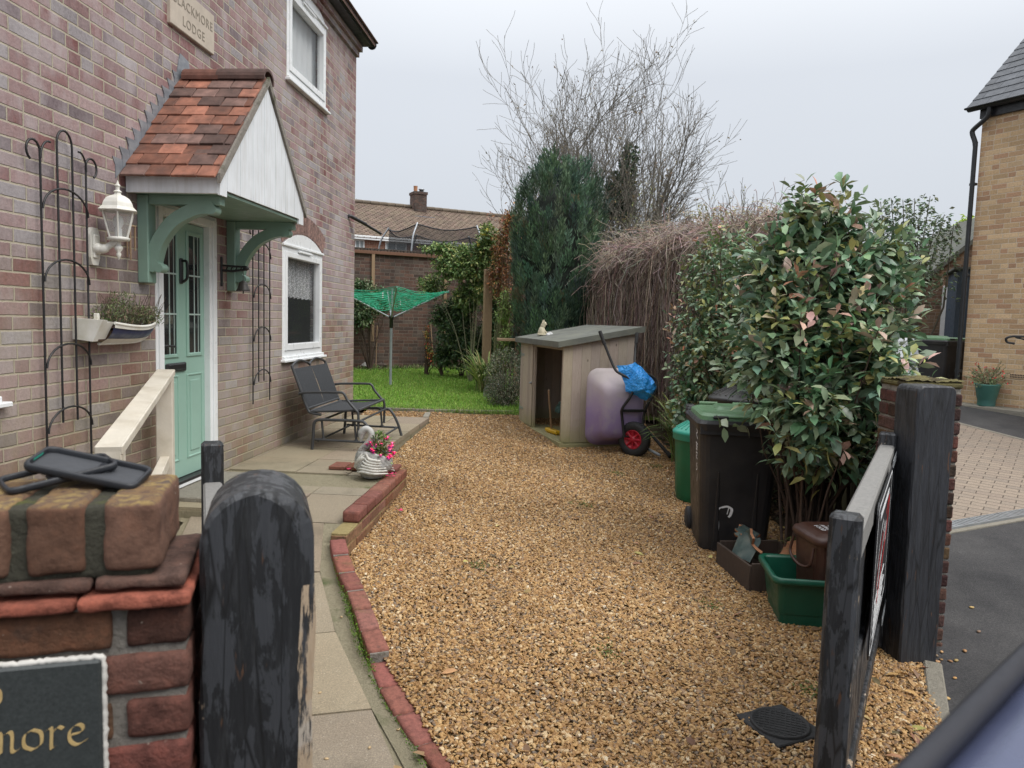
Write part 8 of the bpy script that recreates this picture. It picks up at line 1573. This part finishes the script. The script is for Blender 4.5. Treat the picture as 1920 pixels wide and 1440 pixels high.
def gravel():
    ng = bpy.data.node_groups.new('gravel_scatter', 'GeometryNodeTree'); ng.interface.new_socket('Geometry', in_out='INPUT', socket_type='NodeSocketGeometry'); ng.interface.new_socket('Geometry', in_out='OUTPUT', socket_type='NodeSocketGeometry')
    def nn(t, **k):
        q = ng.nodes.new(t)
        for a, v in k.items(): setattr(q, a, v)
        return q
    l = ng.links.new; gi, go = nn('NodeGroupInput'), nn('NodeGroupOutput'); ds = nn('GeometryNodeDistributePointsOnFaces'); na = nn('GeometryNodeInputNamedAttribute', data_type='FLOAT'); na.inputs['Name'].default_value = 'dens'; l(gi.outputs[0], ds.inputs['Mesh']); l(na.outputs[0], ds.inputs['Density'])
    gj = nn('GeometryNodeGeometryToInstance')
    for k in range(6):
        ic = nn('GeometryNodeMeshIcoSphere'); ic.inputs['Radius'].default_value = 1; ic.inputs['Subdivisions'].default_value = 2; sp = nn('GeometryNodeSetPosition'); nz_ = nn('ShaderNodeTexNoise'); nz_.noise_dimensions = '4D'; nz_.inputs['W'].default_value = k * 3.7; nz_.inputs['Scale'].default_value = .75; nz_.inputs['Detail'].default_value = 1.5; sb = nn('ShaderNodeVectorMath', operation='SUBTRACT'); sb.inputs[1].default_value = (.5, .5, .5); sc = nn('ShaderNodeVectorMath', operation='SCALE'); sc.inputs['Scale'].default_value = 1.9
        l(nz_.outputs['Color'], sb.inputs[0]); l(sb.outputs[0], sc.inputs[0]); l(sc.outputs[0], sp.inputs['Offset']); l(ic.outputs[0], sp.inputs['Geometry']); sm = nn('GeometryNodeSetMaterial'); sm.inputs['Material'].default_value = MT['stone']; l(sp.outputs[0], sm.inputs['Geometry']); ss = nn('GeometryNodeSetShadeSmooth'); ss.inputs['Shade Smooth'].default_value = k % 2 == 0; l(sm.outputs[0], ss.inputs[0]); l(ss.outputs[0], gj.inputs[0])
    io = nn('GeometryNodeInstanceOnPoints'); io.inputs['Pick Instance'].default_value = True; l(ds.outputs['Points'], io.inputs['Points']); l(gj.outputs[0], io.inputs['Instance'])
    ri = nn('FunctionNodeRandomValue', data_type='INT'); ri.inputs['Min'].default_value = 0; ri.inputs['Max'].default_value = 5; l(ri.outputs[2], io.inputs['Instance Index'])
    rv = nn('FunctionNodeRandomValue', data_type='FLOAT_VECTOR'); rv.inputs['Min'].default_value = (0, 0, 0); rv.inputs['Max'].default_value = (.7, .7, 6.28); l(rv.outputs[0], io.inputs['Rotation']); rv.inputs['Seed'].default_value = 3
    r1 = nn('FunctionNodeRandomValue', data_type='FLOAT_VECTOR'); r1.inputs['Min'].default_value = (.75, .5, .34); r1.inputs['Max'].default_value = (1.35, .95, .62); r1.inputs['Seed'].default_value = 5
    r2 = nn('FunctionNodeRandomValue', data_type='FLOAT'); r2.inputs[2].default_value = 0; r2.inputs[3].default_value = 1; r2.inputs['Seed'].default_value = 7; pw = nn('ShaderNodeMath', operation='POWER'); pw.inputs[1].default_value = 2.6; l(r2.outputs[1], pw.inputs[0]); ml = nn('ShaderNodeMath', operation='MULTIPLY_ADD'); ml.inputs[1].default_value = .0082; ml.inputs[2].default_value = .0054; l(pw.outputs[0], ml.inputs[0])
    vm = nn('ShaderNodeVectorMath', operation='SCALE'); l(r1.outputs[0], vm.inputs[0]); l(ml.outputs[0], vm.inputs['Scale']); l(vm.outputs[0], io.inputs['Scale']); l(io.outputs[0], go.inputs[0])
    # carrier surface
    ys_ = np.concatenate([np.linspace(1.5, 6.38, 70), np.linspace(6.4, 6.5, 3), np.linspace(6.6, 9.77, 30), np.linspace(9.78, 10.43, 8)]); t = np.linspace(0, 1, 40)[None]; X = gxl(ys_)[:, None] * (1 - t) + gxr(ys_)[:, None] * t; Y = np.repeat(ys_[:, None], 40, 1)
    mb = MB(); mb.grid(X, Y, G(X, Y) + .006 + .008 * np.sin(X * 5 + Y * 2) * np.sin(Y * 4)); o = mb.build('gravel', MT['gravel_bed']); tag(o, 'golden brown pea shingle covering the driveway', kind='stuff')
    d = np.interp(Y.ravel(), [1.5, 4.5, 6.5, 9, 10.5], [10500, 9800, 7800, 5200, 4600]); a = o.data.attributes.new('dens', 'FLOAT', 'POINT'); a.data.foreach_set('value', d.astype(np.float32)); md = o.modifiers.new('scatter', 'NODES'); md.node_group = ng
gravel()
# a few stones astray on the tarmac and path
RNG = np.random.default_rng(95); mb = MB()
def pebble(x, y, z, s_, c):
    U, V_ = np.meshgrid(np.linspace(0, 2 * PI, 9), np.linspace(0, PI, 6)); f = 1 + .18 * np.sin(2 * U + 3 * V_ + x * 90); a = RNG.random() * 6; X = s_ * 1.2 * f * np.sin(V_) * np.cos(U); Y = s_ * .8 * f * np.sin(V_) * np.sin(U); mb.grid(x + X * math.cos(a) - Y * math.sin(a), y + X * math.sin(a) + Y * math.cos(a), z + s_ * .5 + s_ * .5 * f * np.cos(V_), True, c)
for px, py in ((1765, 1232), (1754, 1238), (1757, 1248), (1764, 1244), (1760, 1262), (1781, 1247), (1792, 1246), (1763, 1276), (1767, 1290), (1820, 1161), (1834, 1200), (1808, 1231), (1790, 1275), (1775, 1310)):
    p = hz(px, py, A(0, 3.6)); z = A(0, p[1]); pebble(p[0], p[1], z, .008 + .006 * RNG.random(), tuple(pick([c for _, c in STONES[:6]], 1)[0]))
for px, py in ((693, 1392), (747, 1362), (600, 1300), (640, 1180), (612, 1410)): p = hz(px, py, .03); pebble(p[0], p[1], PZ(p[1]), .008, (.5, .36, .2))
for _ in range(60): x, y = -2.2 + .8 * RNG.random(), 3.2 + 1.9 * RNG.random(); pebble(x, y, T(x, y) - .05, .012, (.45, .36, .27))
o = mb.build('stray_pebbles', MT['vcol']); tag(o, 'loose pale pebbles scattered on the tarmac and paving', kind='stuff')
n = 260; x = -.6 + 2.4 * RNG.random(n); y = 2.5 + 6.5 * RNG.random(n); edge = RNG.random(n) < .6; x = np.where(edge, gxr(y) - .05 - .5 * RNG.random(n) ** 2, x); P = np.stack([x, y, G(x, y) + .022], 1)
o = leaves('fallen_leaves', MT['leaf'], None, P, unit(RNG.normal(0, 1, (n, 3)) * np.array([1, 1, .15])), np.tile([0, 0, 1.], (n, 1)) + RNG.normal(0, .25, (n, 3)), .04 + .05 * RNG.random(n), .022 + .012 * RNG.random(n), pick([(.14, .08, .045), (.20, .12, .06), (.09, .055, .035), (.25, .19, .07)], n, None, .2)); tag(o, 'dead brown leaves scattered over the gravel', kind='stuff')
n = 900; y = 4.6 + 5 * RNG.random(n); x = gxr(y) + .05 + .7 * RNG.random(n) ** 1.5 - .1; P = np.stack([x, y, T(x, y) - .03], 1); o = leaves('leaf_litter', MT['leaf'], None, P, unit(RNG.normal(0, 1, (n, 3)) * np.array([1, 1, .25])), np.tile([0, 0, 1.], (n, 1)) + RNG.normal(0, .4, (n, 3)), .05 + .04 * RNG.random(n), .03, pick([(.10, .065, .04), (.07, .05, .03), (.15, .10, .05), (.05, .06, .03)], n, None, .2), simple=True); tag(o, 'dark leaf litter on the bare soil under the shrubs', kind='stuff')
n = 500; c = np.array([(.25, 3.6), (.9, 4.3), (-.5, 4.6), (.2, 6.2), (1.2, 3.4), (.55, 7.4), (1.0, 7.8)])[RNG.integers(0, 7, n)]; P = np.c_[c + RNG.normal(0, .05, (n, 2)), np.zeros(n)]; P[:, 2] = G(P[:, 0], P[:, 1]) + .016; o = leaves('small_weeds', MT['leaf'], None, P, unit(RNG.normal(0, 1, (n, 3)) * np.array([1, 1, .4]) + np.array([0, 0, .25])), RNG.normal(0, 1, (n, 3)), .018, .008, pick([(.07, .10, .03), (.05, .08, .02)], n), simple=True); tag(o, 'tiny green weeds coming up through the gravel', kind='stuff')
# moss along the inner face of the edging
n = 2200; f = RNG.random(n); y = 2.6 + 1.75 * f ** .8; x = gxl(y) - .052 - .035 * RNG.random(n) ** 2 * 1.2 ; P = np.stack([x - .02, y, PZ(y) + .005 + .045 * RNG.random(n) * (y > 3.25)], 1); o = leaves('moss', MT['leaf'], None, P, unit(RNG.normal(0, .6, (n, 3)) + np.array([-.3, 0, .6])), RNG.normal(0, 1, (n, 3)), .010, .006, pick([(.06, .11, .015), (.09, .15, .02), (.04, .07, .012)], n, None, .2), simple=True); tag(o, 'green moss growing along the inner side of the edging bricks', kind='stuff')

# things that come in sets share a group
GROUPS = {'gate_post': 'gate posts', 'timber_gate': 'pair of open timber gates', 'gate_pillar': 'brick gate pillars', 'wall_trellis': 'metal trellises on the house wall', 'phone_case': 'phone cases on the pillar', 'wheelie_bin': 'wheelie bins', 'dustbin': 'round plastic dustbins', 'pot_shard': 'pieces of broken pot in the crate',
          'garden_cane': 'canes leaning on the garden wall', 'border_stone': 'stones along the far wall', 'bare_tree': 'bare trees', 'strap_leaf_plant': 'strap leaved plants'}
for o in bpy.data.objects:
    k = o.name.split('.')[0]
    if k in GROUPS and o.parent is None: o['group'] = GROUPS[k]
